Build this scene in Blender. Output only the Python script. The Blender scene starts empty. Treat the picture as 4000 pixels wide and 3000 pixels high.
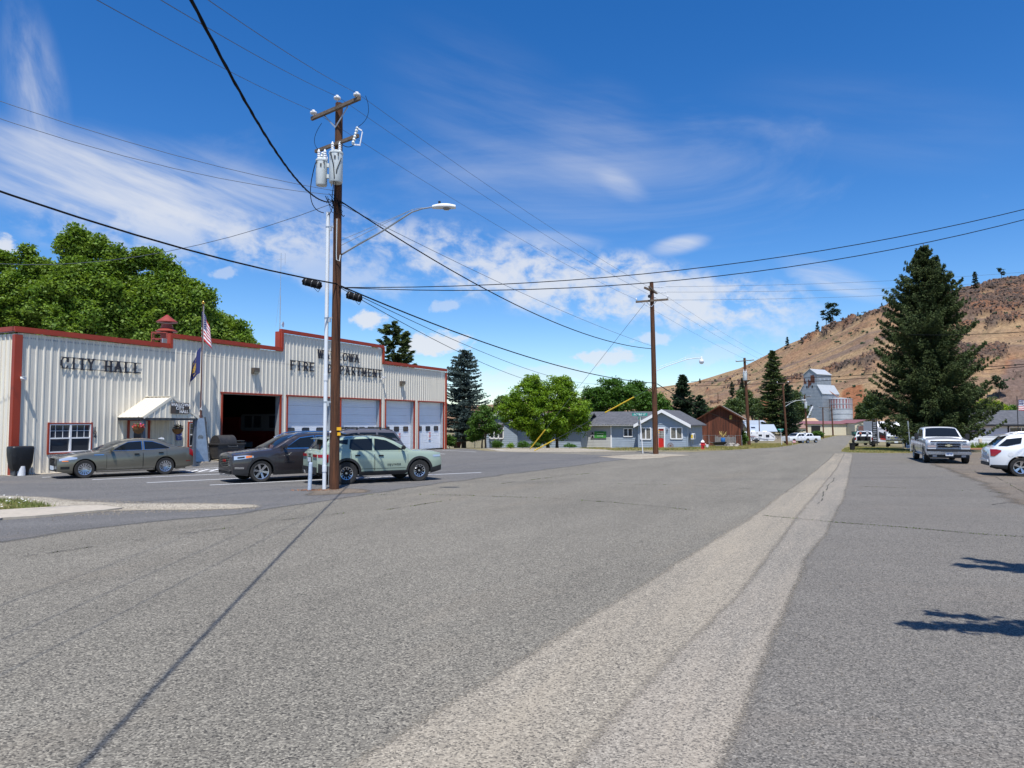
import bpy, bmesh, math, random
import numpy as np
from mathutils import Vector, Matrix, noise
from mathutils.geometry import delaunay_2d_cdt
R = math.radians
random.seed(7); rng = np.random.default_rng(7)
scene = bpy.context.scene
COL = scene.collection
# ---------------------------------------------------------------- camera
CAMZ = 2.19; FPX = 2775.0; PITCH = math.atan(145 / FPX)
cam_d = bpy.data.cameras.new('camera'); cam = bpy.data.objects.new('camera', cam_d); COL.objects.link(cam)
cam.location = (0, 0, CAMZ); cam.rotation_euler = (R(90) + PITCH, 0, 0)
cam_d.sensor_width = 36; cam_d.lens = 36 * FPX / 4000; cam_d.clip_start = .05; cam_d.clip_end = 6000
scene.camera = cam
# ---------------------------------------------------------------- sun, sky, exposure
SUN_EL = 66.5; SUN_X = 0.03                       # the sun stands high behind the camera
sd = bpy.data.lights.new('sun', 'SUN'); sun = bpy.data.objects.new('sun', sd); COL.objects.link(sun)
sd.energy = 4.6; sd.angle = R(.53); sd.color = (1, .975, .93)
to_sun = Vector((SUN_X, -1, 0)).normalized() * math.cos(R(SUN_EL)) + Vector((0, 0, math.sin(R(SUN_EL))))
sun.rotation_euler = to_sun.to_track_quat('Z', 'Y').to_euler(); sun.location = (0, -20, 40)
world = bpy.data.worlds.new('World'); scene.world = world; world.use_nodes = True
vs = scene.view_settings; vs.view_transform = 'Standard'; vs.look = 'None'; vs.exposure = .40; vs.gamma = 1; vs.use_curve_mapping = False
def ray(px, py):
 x = px - 2000; u = 1500 - py; c, s = math.cos(PITCH), math.sin(PITCH)
 return (x, FPX * c - u * s, FPX * s + u * c)
def azel(px, py):
 r = ray(px, py)
 return math.atan2(r[0], r[1]), math.atan2(r[2], math.hypot(r[0], r[1]))
def build_world():
 nt = world.node_tree; N = nt.nodes; L = nt.links; N.clear()
 def n(t, **k):
  o = N.new(t)
  for a, b in k.items(): setattr(o, a, b)
  return o
 def math_(op, a, b=None, c=None, clamp=False):
  m = n('ShaderNodeMath', operation=op, use_clamp=clamp)
  for i, v in enumerate((a, b, c)):
   if v is None: continue
   if isinstance(v, (int, float)): m.inputs[i].default_value = v
   else: L.new(v, m.inputs[i])
  return m.outputs[0]
 sky = n('ShaderNodeTexSky', sky_type='NISHITA'); sky.sun_disc = False
 sky.sun_elevation = R(SUN_EL); sky.sun_rotation = math.pi - SUN_X; sky.altitude = 900; sky.air_density = 1.0; sky.dust_density = .35; sky.ozone_density = 3.0
 hs = n('ShaderNodeHueSaturation'); hs.inputs['Saturation'].default_value = SKY_SAT; hs.inputs['Value'].default_value = SKY_VAL; hs.inputs['Hue'].default_value = .508
 L.new(sky.outputs[0], hs.inputs['Color'])
 tc = n('ShaderNodeTexCoord'); sep = n('ShaderNodeSeparateXYZ'); L.new(tc.outputs['Generated'], sep.inputs[0])
 az = math_('ARCTAN2', sep.outputs[0], sep.outputs[1]); el = math_('ARCSINE', sep.outputs[2])
 comb = n('ShaderNodeCombineXYZ'); L.new(az, comb.inputs[0]); L.new(el, comb.inputs[1])
 def noise_(vec, scale, detail, rough, dist=0.0):
  t = n('ShaderNodeTexNoise'); L.new(vec, t.inputs['Vector']); t.inputs['Scale'].default_value = scale
  t.inputs['Detail'].default_value = detail; t.inputs['Roughness'].default_value = rough; t.inputs['Distortion'].default_value = dist
  return t.outputs['Fac']
 def ramp(v, a, b):
  m = n('ShaderNodeMapRange', interpolation_type='SMOOTHSTEP'); L.new(v, m.inputs[0])
  m.inputs[1].default_value = a; m.inputs[2].default_value = b
  return m.outputs[0]
 # warp field so that cloud outlines are never clean ellipses
 wn = n('ShaderNodeTexNoise'); L.new(comb.outputs[0], wn.inputs['Vector']); wn.inputs['Scale'].default_value = 7; wn.inputs['Detail'].default_value = 6
 wv = n('ShaderNodeVectorMath', operation='MULTIPLY_ADD'); L.new(wn.outputs['Color'], wv.inputs[0]); wv.inputs[1].default_value = (.11, .07, 0)
 L.new(comb.outputs[0], wv.inputs[2])
 wsub = n('ShaderNodeVectorMath', operation='SUBTRACT'); L.new(wv.outputs[0], wsub.inputs[0]); wsub.inputs[1].default_value = (.055, .035, 0)
 warped = wsub.outputs[0]
 def stretch(ang, sc):
  st = n('ShaderNodeMapping', vector_type='TEXTURE'); L.new(comb.outputs[0], st.inputs[0]); st.inputs['Rotation'].default_value = (0, 0, ang); st.inputs['Scale'].default_value = sc
  return st.outputs[0]
 NW = {0: noise_(stretch(R(-15), (8, 1, 1)), 26, 7, .58, .1), 1: noise_(stretch(R(-80), (3.0, 1, 1)), 26, 6, .60, .4)}
 NMv = noise_(stretch(R(-10), (1.5, 1, 1)), 42, 6, .62, .25); NMb = noise_(comb.outputs[0], 9, 3, .55); NPf = noise_(stretch(0, (1.3, 1, 1)), 62, 6, .60, .2)
 def blob(p0, p1, width, strength, kind):
  a = azel(*p0); b = azel(*p1); cx, cy = (a[0] + b[0]) / 2, (a[1] + b[1]) / 2
  ln = math.hypot(b[0] - a[0], b[1] - a[1]) / 2; ang = math.atan2(b[1] - a[1], b[0] - a[0]); wd = width / FPX
  mp = n('ShaderNodeMapping', vector_type='TEXTURE'); L.new(warped if kind == 'mottle' else comb.outputs[0], mp.inputs[0])
  mp.inputs['Location'].default_value = (cx, cy, 0); mp.inputs['Rotation'].default_value = (0, 0, ang); mp.inputs['Scale'].default_value = (ln, wd, 1)
  le = n('ShaderNodeVectorMath', operation='LENGTH'); L.new(mp.outputs[0], le.inputs[0])
  m = math_('SUBTRACT', 1, le.outputs['Value'], clamp=True)
  if kind == 'wisp':
   nn = NW[1 if abs(ang) > .9 else 0]
   v = math_('MULTIPLY', ramp(nn, .24, .78), ramp(m, 0, .75))
  elif kind == 'mottle':
   nn = NMv; big = NMb
   s_ = math_('MULTIPLY_ADD', big, .6, nn)
   v = math_('MULTIPLY', ramp(math_('ADD', s_, math_('MULTIPLY', m, .25)), .72, 1.10), ramp(m, 0, .45))
  else:
   nn = NPf
   v = ramp(math_('ADD', math_('MULTIPLY', m, 1.25), math_('MULTIPLY', math_('SUBTRACT', nn, .5), 1.7)), .28, .72)
   v = math_('MULTIPLY', v, ramp(m, 0, .18))
  return math_('MULTIPLY', v, strength)
 BL = [((-900, 430), (1500, 830), 190, 1.0, 'wisp'), ((-500, 400), (1250, 830), 70, .8, 'wisp'), ((-500, 600), (1250, 960), 80, .7, 'wisp'),
  ((60, -100), (200, 700), 110, .55, 'wisp'), ((900, 780), (3500, 1290), 170, .80, 'mottle'), ((-200, 820), (1500, 960), 150, .6, 'mottle'),
  ((1500, 1050), (3350, 1180), 170, .75, 'mottle'), ((700, 880), (1700, 1180), 110, .5, 'mottle'),
  ((2500, 985), (2800, 930), 45, .9, 'wisp'), ((3000, 1000), (3560, 1190), 60, 1.0, 'wisp'), ((1900, 920), (2420, 950), 45, .6, 'wisp'),
  ((2050, 500), (2650, 620), 260, .18, 'wisp'), ((1400, 100), (2500, 800), 330, .12, 'wisp'), ((2700, 350), (4300, 560), 200, .07, 'wisp'), ((2300, 650), (2560, 800), 60, .35, 'wisp'),
  ((1330, 1260), (1540, 1235), 52, .95, 'puff'), ((1480, 1370), (1900, 1320), 70, 1.0, 'puff'), ((2190, 1400), (2560, 1390), 48, .8, 'puff'),
  ((800, 1075), (960, 1060), 30, .45, 'puff'), ((-160, 1010), (120, 960), 90, .95, 'puff'), ((2430, 1330), (2680, 1320), 38, .6, 'puff'),
  ((1700, 1480), (2500, 1450), 60, .38, 'puff'), ((2600, 1430), (3000, 1330), 60, .3, 'puff'), ((1650, 1210), (1830, 1180), 40, .45, 'puff')]
 tot = None
 for b in BL:
  v = blob(*b)
  tot = v if tot is None else math_('SUBTRACT', math_('ADD', tot, v), math_('MULTIPLY', tot, v))
 # thin high cloud over the rest of the sky, behind the camera too
 st = n('ShaderNodeMapping', vector_type='TEXTURE'); L.new(tc.outputs['Generated'], st.inputs[0]); st.inputs['Scale'].default_value = (2.5, 1, .7)
 g = math_('MULTIPLY', ramp(noise_(st.outputs[0], 3.2, 8, .6, .8), .56, .9), .45)
 tot = math_('ADD', tot, g, clamp=True)
 # air milkiness low over the horizon comes with the sky texture; a little haze lifts it
 mix = n('ShaderNodeMix', data_type='RGBA'); L.new(math_('MULTIPLY', tot, .88), mix.inputs['Factor']); L.new(hs.outputs[0], mix.inputs['A'])
 mix.inputs['B'].default_value = (CLOUD * .95, CLOUD * .975, CLOUD * 1.03, 1)
 bg = n('ShaderNodeBackground'); L.new(mix.outputs['Result'], bg.inputs[0]); bg.inputs[1].default_value = SKY_STR
 out = n('ShaderNodeOutputWorld'); L.new(bg.outputs[0], out.inputs[0])
SKY_SAT, SKY_VAL, SKY_STR, CLOUD = 1.36, 1.22, .10, 6.4
build_world()
# ---------------------------------------------------------------- terrain height and picture helpers
GP = [(-60, .55), (0, .32), (10, .17), (22, .03), (30, 0), (56, -.06), (64, -.22), (78, -.72), (105, -1.38), (137, -2.0), (190, -2.4), (250, -2.75), (400, -3.0), (700, -3.0)]
_gx = np.array([p[0] for p in GP], float); _gz = np.array([p[1] for p in GP], float)
_tab = np.arange(-60, 700, .25); _tz = np.interp(_tab, _gx, _gz); _k = np.ones(33) / 33; _tz = np.convolve(np.pad(_tz, 16, mode='edge'), _k, mode='valid')
def g(y): return float(np.interp(y, _tab, _tz))
def gp(px, py, extra=0.0):
 r = ray(px, py); lo, hi = .5, 650.0
 for i in range(50):
  m = (lo + hi) / 2
  if CAMZ + r[2] / r[1] * m > g(m) + extra: lo = m
  else: hi = m
 return Vector((r[0] / r[1] * lo, lo, g(lo)))
def at(px, py, Y):
 r = ray(px, py); return Vector((r[0] / r[1] * Y, Y, CAMZ + r[2] / r[1] * Y))
def gx(px, Y):                      # a spot on the ground at distance Y
 r = ray(px, 1645); return Vector((r[0] / r[1] * Y, Y, g(Y)))
# ---------------------------------------------------------------- materials
MATS = {}
def mat(name, col, rough=.6, metal=0.0, var=0.0, vscale=3.0, vdet=4, bump=0.0, bscale=40.0, coat=0.0, spec=.5, col2=None, stretch=None, emit=None, translucent=0.0, island=0.0, subs=0.0):
 if name in MATS: return MATS[name]
 m = bpy.data.materials.new(name); MATS[name] = m; m.use_nodes = True; nt = m.node_tree; N = nt.nodes; L = nt.links
 b = N['Principled BSDF']; b.inputs['Base Color'].default_value = (*col, 1); b.inputs['Roughness'].default_value = rough; b.inputs['Metallic'].default_value = metal
 b.inputs['Coat Weight'].default_value = coat; b.inputs['Coat Roughness'].default_value = .06; b.inputs['Specular IOR Level'].default_value = spec
 tc = N.new('ShaderNodeTexCoord'); src = tc.outputs['Object']
 if stretch:
  mp = N.new('ShaderNodeMapping'); mp.inputs['Scale'].default_value = stretch; L.new(src, mp.inputs[0]); src = mp.outputs[0]
 if var > 0 or col2:
  t = N.new('ShaderNodeTexNoise'); L.new(src, t.inputs['Vector']); t.inputs['Scale'].default_value = vscale; t.inputs['Detail'].default_value = vdet; t.inputs['Roughness'].default_value = .65
  mr = N.new('ShaderNodeMapRange'); L.new(t.outputs['Fac'], mr.inputs[0]); mr.inputs[1].default_value = .3; mr.inputs[2].default_value = .7
  mx = N.new('ShaderNodeMix'); mx.data_type = 'RGBA'; L.new(mr.outputs[0], mx.inputs['Factor'])
  c2 = col2 if col2 else tuple(c * (1 + var) for c in col); c1 = col if col2 else tuple(c * (1 - var) for c in col)
  mx.inputs['A'].default_value = (*c1, 1); mx.inputs['B'].default_value = (*c2, 1)
  cur = mx.outputs['Result']
 else: cur = None
 if island > 0:
  ge = N.new('ShaderNodeNewGeometry'); mr = N.new('ShaderNodeMapRange'); L.new(ge.outputs['Random Per Island'], mr.inputs[0]); mr.inputs[3].default_value = 1 - island; mr.inputs[4].default_value = 1 + island
  vm = N.new('ShaderNodeVectorMath'); vm.operation = 'SCALE'
  if cur: L.new(cur, vm.inputs[0])
  else: vm.inputs[0].default_value = col
  L.new(mr.outputs[0], vm.inputs['Scale']); cur = vm.outputs[0]
 if cur: L.new(cur, b.inputs['Base Color'])
 if bump > 0:
  t2 = N.new('ShaderNodeTexNoise'); L.new(src, t2.inputs['Vector']); t2.inputs['Scale'].default_value = bscale; t2.inputs['Detail'].default_value = 3
  bp = N.new('ShaderNodeBump'); bp.inputs['Strength'].default_value = min(1, bump); bp.inputs['Distance'].default_value = .02 if bump <= 1 else .02 * bump; L.new(t2.outputs['Fac'], bp.inputs['Height']); L.new(bp.outputs[0], b.inputs['Normal'])
 if translucent > 0:
  tr = N.new('ShaderNodeBsdfTranslucent'); ms = N.new('ShaderNodeMixShader'); ms.inputs[0].default_value = translucent
  if cur:
   v2 = N.new('ShaderNodeVectorMath'); v2.operation = 'MULTIPLY'; v2.inputs[1].default_value = (1.5, 1.5, .7); L.new(cur, v2.inputs[0]); L.new(v2.outputs[0], tr.inputs[0])
  else: tr.inputs[0].default_value = (col[0] * 1.5, col[1] * 1.5, col[2] * .7, 1)
  L.new(b.outputs[0], ms.inputs[1]); L.new(tr.outputs[0], ms.inputs[2]); L.new(ms.outputs[0], N['Material Output'].inputs[0])
 return m
# ---------------------------------------------------------------- mesh builder
class MB:
 def __init__(s): s.v = []; s.f = []; s.mi = []; s.cur = 0
 def add(s, vs, fs):
  o = len(s.v); s.v += [tuple(v) for v in vs]; s.f += [tuple(i + o for i in f) for f in fs]; s.mi += [s.cur] * len(fs); return s
 def box(s, c, d, rz=0, m=None):
  x, y, z = d[0] / 2, d[1] / 2, d[2] / 2
  P = [Vector(p) for p in ((-x, -y, -z), (x, -y, -z), (x, y, -z), (-x, y, -z), (-x, -y, z), (x, -y, z), (x, y, z), (-x, y, z))]
  if m is None and rz: m = Matrix.Rotation(rz, 3, 'Z')
  if m is not None: P = [m @ p for p in P]
  return s.add([p + Vector(c) for p in P], [(0, 3, 2, 1), (4, 5, 6, 7), (0, 1, 5, 4), (1, 2, 6, 5), (2, 3, 7, 6), (3, 0, 4, 7)])
 def bar(s, a, b, w, h, up=(0, 0, 1)):
  a = Vector(a); b = Vector(b); d = b - a; l = d.length
  if l < 1e-6: return s
  x = d / l; y = Vector(up).cross(x)
  if y.length < 1e-4: y = Vector((0, 1, 0)).cross(x)
  y.normalize(); z = x.cross(y)
  return s.box((a + b) / 2, (l, w, h), m=Matrix((x, y, z)).transposed())
 def cyl(s, a, b, r0, r1=None, n=10, caps=True):
  a = Vector(a); b = Vector(b); r1 = r0 if r1 is None else r1; d = (b - a).normalized(); u = d.orthogonal().normalized(); w = d.cross(u)
  V = []; 
  for p, r in ((a, r0), (b, r1)):
   for i in range(n): t = 2 * math.pi * i / n; V.append(p + u * math.cos(t) * r + w * math.sin(t) * r)
  F = [(i, (i + 1) % n, n + (i + 1) % n, n + i) for i in range(n)]
  if caps: F += [tuple(reversed(range(n))), tuple(range(n, 2 * n))]
  return s.add(V, F)
 def tube(s, pts, r, n=6, caps=True):
  pts = [Vector(p) for p in pts]; V = []; F = []; m = len(pts); d0 = (pts[1] - pts[0]).normalized(); u = d0.orthogonal().normalized()
  for i, p in enumerate(pts):
   d = (pts[min(i + 1, m - 1)] - pts[max(i - 1, 0)]).normalized(); u = (u - d * u.dot(d)).normalized(); w = d.cross(u); rr = r[i] if hasattr(r, '__len__') else r
   for k in range(n): t = 2 * math.pi * k / n; V.append(p + u * math.cos(t) * rr + w * math.sin(t) * rr)
  for i in range(m - 1):
   for k in range(n): F.append((i * n + k, i * n + (k + 1) % n, (i + 1) * n + (k + 1) % n, (i + 1) * n + k))
  if caps: F += [tuple(reversed(range(n))), tuple(range((m - 1) * n, m * n))]
  return s.add(V, F)
 def lathe(s, prof, c=(0, 0, 0), n=20, axis='Z'):
  V = []; F = []; m = len(prof); c = Vector(c)
  for r, h in prof:
   for k in range(n):
    t = 2 * math.pi * k / n; a, b = math.cos(t) * r, math.sin(t) * r
    V.append(c + Vector((a, b, h) if axis == 'Z' else (a, -h, b) if axis == 'Y' else (h, a, b)))
  for i in range(m - 1):
   for k in range(n): F.append((i * n + k, i * n + (k + 1) % n, (i + 1) * n + (k + 1) % n, (i + 1) * n + k))
  if prof[0] == prof[-1]: return s.add(V, F)
  if prof[0][0] > 1e-4: F.append(tuple(reversed(range(n))))
  if prof[-1][0] > 1e-4: F.append(tuple(range((m - 1) * n, m * n)))
  return s.add(V, F)
 def prism(s, poly, y0, y1, plane='XZ'):
  n = len(poly); ar = sum(poly[i][0] * poly[(i + 1) % n][1] - poly[(i + 1) % n][0] * poly[i][1] for i in range(n))
  if ar < 0: poly = poly[::-1]
  f = (lambda a, b, t: (a, t, b)) if plane == 'XZ' else (lambda a, b, t: (a, b, t)) if plane == 'XY' else (lambda a, b, t: (t, a, b))
  V = [f(a, b, y0) for a, b in poly] + [f(a, b, y1) for a, b in poly]
  F = [tuple(range(n)), tuple(range(2 * n - 1, n - 1, -1))] + [(i, n + i, n + (i + 1) % n, (i + 1) % n) for i in range(n)]
  return s.add(V, F)
 def quad(s, a, b, c, d): return s.add([a, b, c, d], [(0, 1, 2, 3)])
 def mesh(s, name, mats, smooth=0, bevel=0, fixn=True):
  me = bpy.data.meshes.new(name); me.from_pydata(s.v, [], s.f)
  mats = mats if isinstance(mats, (list, tuple)) else [mats]
  for m in mats: me.materials.append(m)
  if len(mats) > 1: me.polygons.foreach_set('material_index', s.mi)
  if bevel or fixn:
   bm = bmesh.new(); bm.from_mesh(me)
   if bevel:
    es = [e for e in bm.edges if len(e.link_faces) == 2 and e.calc_face_angle(0) > .5]
    bmesh.ops.bevel(bm, geom=es, offset=bevel, segments=2, affect='EDGES', clamp_overlap=True)
   if fixn: bmesh.ops.recalc_face_normals(bm, faces=bm.faces)
   bm.to_mesh(me); bm.free()
  if smooth:
   me.polygons.foreach_set('use_smooth', [True] * len(me.polygons)); me.set_sharp_from_angle(angle=R(smooth))
  return me
def link(name, me, parent=None, **props):
 o = bpy.data.objects.new(name, me); COL.objects.link(o)
 if parent is not None: o.parent = parent
 for k, v in props.items():
  if v is not None: o[k] = v
 return o
def part(name, mb, m, parent, smooth=0, bevel=0, loc=None, rot=None, fixn=True, **props):
 o = link(name, mb.mesh(name, m, smooth, bevel, fixn), parent, **props)
 if loc is not None: o.location = loc
 if rot is not None: o.rotation_euler = rot
 return o
def thing(name, label, cat, loc=(0, 0, 0), rz=0.0, group=None):
 o = link(name, None, None, label=label, category=cat, group=group); o.location = loc; o.rotation_euler = (0, 0, rz); return o
def solo(name, mb, m, label, cat, group=None, **k):
 return part(name, mb, m, None, label=label, category=cat, group=group, **k)
def copy_tree(o, parent=None, label=None, loc=None, rz=None, group=None):
 c = o.copy(); COL.objects.link(c); c.parent = parent
 if label: c['label'] = label
 if group: c['group'] = group
 if loc is not None: c.location = loc
 if rz is not None: c.rotation_euler = (0, 0, rz)
 for ch in o.children: copy_tree(ch, c)
 return c
def npmesh(name, V, F, m, smooth=False):
 me = bpy.data.meshes.new(name); n = len(V); k = F.shape[1]
 me.vertices.add(n); me.vertices.foreach_set('co', np.ascontiguousarray(V, np.float32).ravel())
 me.loops.add(F.size); me.loops.foreach_set('vertex_index', np.ascontiguousarray(F, np.int32).ravel())
 me.polygons.add(len(F)); me.polygons.foreach_set('loop_start', np.arange(0, F.size, k, dtype=np.int32)); me.polygons.foreach_set('loop_total', np.full(len(F), k, np.int32))
 if smooth: me.polygons.foreach_set('use_smooth', [True] * len(F))
 me.materials.append(m); me.update(); return me
def text_mb(txt, size, depth=.01, spacing=1.0):
 cu = bpy.data.curves.new('txt', 'FONT'); cu.body = txt; cu.size = size; cu.extrude = depth / 2; cu.align_x = 'CENTER'; cu.align_y = 'CENTER'; cu.resolution_u = 3; cu.space_character = spacing
 cu.offset = size * .012
 o = bpy.data.objects.new('txt', cu); COL.objects.link(o); dg = bpy.context.evaluated_depsgraph_get(); dg.update()
 me = bpy.data.meshes.new_from_object(o.evaluated_get(dg)); mb = MB()
 mb.add([(v.co.x, -v.co.z, v.co.y) for v in me.vertices], [tuple(p.vertices) for p in me.polygons])      # stands upright, faces -Y
 bpy.data.objects.remove(o); bpy.data.curves.remove(cu); bpy.data.meshes.remove(me); return mb
# ---------------------------------------------------------------- ground surfaces
def asphalt(name, dark, light, tint=(.30, .24, .17), stain=.3, chip=95, contrast=1.0, tintlo=.55, tinthi=.75, ang=0.0, lift=1.0, ns=.31, st=4):
 m = bpy.data.materials.new(name); MATS[name] = m; m.use_nodes = True; nt = m.node_tree; N = nt.nodes; L = nt.links; b = N['Principled BSDF']
 b.inputs['Roughness'].default_value = .9; b.inputs['Specular IOR Level'].default_value = .25
 tc = N.new('ShaderNodeTexCoord'); src = tc.outputs['Object']
 v = N.new('ShaderNodeTexVoronoi'); L.new(src, v.inputs['Vector']); v.inputs['Scale'].default_value = chip
 sp = N.new('ShaderNodeSeparateColor'); L.new(v.outputs['Color'], sp.inputs[0])
 cr = N.new('ShaderNodeValToRGB'); L.new(sp.outputs[0], cr.inputs[0]); e = cr.color_ramp.elements
 mid = tuple((a + c) / 2 for a, c in zip(dark, light))
 e[0].position = 0; e[0].color = (*dark, 1); e[1].position = 1; e[1].color = (*(min(.8, c * 1.25) for c in light), 1)
 x = e.new(.16); x.color = (*(c * .62 for c in mid), 1); x = e.new(.34); x.color = (*(c * .95 for c in mid), 1); x = e.new(.66); x.color = (*(c * 1.15 for c in mid), 1); x = e.new(.88); x.color = (*light, 1)
 n2 = N.new('ShaderNodeTexNoise'); L.new(src, n2.inputs['Vector']); n2.inputs['Scale'].default_value = 28; n2.inputs['Detail'].default_value = 5; n2.inputs['Roughness'].default_value = .75
 mr = N.new('ShaderNodeMapRange'); L.new(n2.outputs['Fac'], mr.inputs[0]); mr.inputs[1].default_value = .3; mr.inputs[2].default_value = .7; mr.inputs[3].default_value = .84 * lift; mr.inputs[4].default_value = 1.16 * lift
 mp = N.new('ShaderNodeMapping'); mp.vector_type = 'TEXTURE'; L.new(src, mp.inputs[0]); mp.inputs['Rotation'].default_value = (0, 0, ang); mp.inputs['Scale'].default_value = (st, 1, 1)
 n3 = N.new('ShaderNodeTexNoise'); L.new(mp.outputs[0], n3.inputs['Vector']); n3.inputs['Scale'].default_value = .55; n3.inputs['Detail'].default_value = 7; n3.inputs['Roughness'].default_value = .68
 mr3 = N.new('ShaderNodeMapRange'); L.new(n3.outputs['Fac'], mr3.inputs[0]); mr3.inputs[1].default_value = .3; mr3.inputs[2].default_value = .7; mr3.inputs[3].default_value = 1 - stain; mr3.inputs[4].default_value = 1 + stain
 mu = N.new('ShaderNodeMath'); mu.operation = 'MULTIPLY'; L.new(mr.outputs[0], mu.inputs[0]); L.new(mr3.outputs[0], mu.inputs[1])
 sc = N.new('ShaderNodeVectorMath'); sc.operation = 'SCALE'; L.new(cr.outputs[0], sc.inputs[0]); L.new(mu.outputs[0], sc.inputs['Scale'])
 n4 = N.new('ShaderNodeTexNoise'); L.new(mp.outputs[0], n4.inputs['Vector']); n4.inputs['Scale'].default_value = ns; n4.inputs['Detail'].default_value = 9; n4.inputs['Roughness'].default_value = .72
 mr4 = N.new('ShaderNodeMapRange'); L.new(n4.outputs['Fac'], mr4.inputs[0]); mr4.inputs[1].default_value = tintlo; mr4.inputs[2].default_value = tinthi; mr4.inputs[3].default_value = 0; mr4.inputs[4].default_value = .85
 # dust lies between the chips, so the darkest chips stay bare
 mx = N.new('ShaderNodeMix'); mx.data_type = 'RGBA'; cm = N.new('ShaderNodeMath'); cm.operation = 'MULTIPLY'; cs_ = N.new('ShaderNodeMapRange'); L.new(sp.outputs[0], cs_.inputs[0]); cs_.inputs[1].default_value = .12; cs_.inputs[2].default_value = .38; cs_.inputs[3].default_value = .25; cs_.inputs[4].default_value = 1; L.new(mr4.outputs[0], cm.inputs[0]); L.new(cs_.outputs[0], cm.inputs[1]); L.new(cm.outputs[0], mx.inputs['Factor']); L.new(sc.outputs[0], mx.inputs['A']); 
 s5 = N.new('ShaderNodeVectorMath'); s5.operation = 'SCALE'; s5.inputs[0].default_value = tint; L.new(mr.outputs[0], s5.inputs['Scale']); L.new(s5.outputs[0], mx.inputs['B'])
 L.new(mx.outputs['Result'], b.inputs['Base Color'])
 at_ = N.new('ShaderNodeAttribute'); at_.attribute_name = 'edge'
 e1 = N.new('ShaderNodeMath'); e1.operation = 'MULTIPLY_ADD'; L.new(n3.outputs['Fac'], e1.inputs[0]); e1.inputs[1].default_value = .9; e1.inputs[2].default_value = -.55
 e2 = N.new('ShaderNodeMath'); e2.operation = 'MULTIPLY_ADD'; L.new(at_.outputs['Fac'], e2.inputs[0]); e2.inputs[1].default_value = 1.6; L.new(e1.outputs[0], e2.inputs[2])
 e4 = N.new('ShaderNodeMath'); e4.operation = 'MULTIPLY_ADD'; L.new(sp.outputs[2], e4.inputs[0]); e4.inputs[1].default_value = -.45; L.new(e2.outputs[0], e4.inputs[2]); e3 = N.new('ShaderNodeMapRange'); e3.interpolation_type = 'SMOOTHSTEP'; L.new(e4.outputs[0], e3.inputs[0]); e3.inputs[1].default_value = -.15; e3.inputs[2].default_value = .75
 tb_ = N.new('ShaderNodeBsdfTransparent'); ms_ = N.new('ShaderNodeMixShader'); L.new(e3.outputs[0], ms_.inputs[0]); L.new(tb_.outputs[0], ms_.inputs[1]); L.new(b.outputs[0], ms_.inputs[2]); L.new(ms_.outputs[0], N['Material Output'].inputs[0])
 bp = N.new('ShaderNodeBump'); bp.inputs['Strength'].default_value = .8; bp.inputs['Distance'].default_value = .006 * contrast; L.new(sp.outputs[1], bp.inputs['Height']); L.new(bp.outputs[0], b.inputs['Normal'])
 return m
ROADANG = math.atan2(.9, .435)
m_road = asphalt('chip_seal', (.045, .042, .038), (.275, .25, .20), tint=(.26, .22, .165), stain=.15, chip=78, tintlo=.53, tinthi=.85, ang=ROADANG)
m_lot = asphalt('lot_asphalt', (.052, .05, .05), (.185, .178, .168), tint=(.25, .20, .15), stain=.14, chip=110, contrast=.5, tintlo=.56, tinthi=.82, ang=R(20))
m_apron = asphalt('old_asphalt', (.055, .052, .048), (.225, .205, .175), tint=(.23, .19, .15), stain=.12, chip=85, contrast=.8, tintlo=.54, tinthi=.85, ang=R(-10))
m_tan = asphalt('dusty_chip_seal', (.07, .064, .055), (.35, .31, .245), tint=(.375, .32, .24), stain=.12, chip=78, tintlo=.36, tinthi=.68, ang=ROADANG, ns=1.3, st=14)
m_strip = asphalt('worn_chip_seal', (.07, .065, .058), (.345, .31, .255), tint=(.36, .305, .235), stain=.12, chip=85, tintlo=.42, tinthi=.75, ang=ROADANG, ns=1.1, st=9)
m_brown = asphalt('gravelly_asphalt', (.06, .052, .045), (.22, .185, .145), tint=(.2, .155, .11), stain=.2, chip=60, tintlo=.45, tinthi=.7)
m_gravel = asphalt('gravel', (.10, .09, .075), (.52, .46, .36), tint=(.36, .27, .17), stain=.15, chip=45, contrast=2.0, tintlo=.5, tinthi=.8)
m_dirt = mat('dry_earth', (.25, .185, .11), .95, var=.3, vscale=1.2, col2=(.15, .15, .06), bump=1, bscale=14, vdet=8)
m_conc = mat('concrete', (.40, .35, .28), .9, var=.14, vscale=6, bump=.3, bscale=120, vdet=8)
m_paint = mat('road_paint', (.74, .75, .77), .7, var=.1, vscale=9, vdet=8)
m_crack = mat('crack_filler', (.035, .032, .028), .95)
def ground_grid():
 ys = np.concatenate([np.arange(-60, 160, 1.25), np.arange(160, 700, 12), np.arange(700, 1500, 60)]); xs = np.array([-900, -300, -100, -50, -20, 0, 20, 50, 100, 300, 900, 1500.])
 V = np.array([(x, y, g(y)) for y in ys for x in xs]); F = []
 w = len(xs)
 for j in range(len(ys) - 1):
  for i in range(w - 1): F.append((j * w + i, j * w + i + 1, (j + 1) * w + i + 1, (j + 1) * w + i))
 return link('ground', npmesh('ground', V, np.array(F), m_dirt), kind='structure')
ground_grid()
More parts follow.
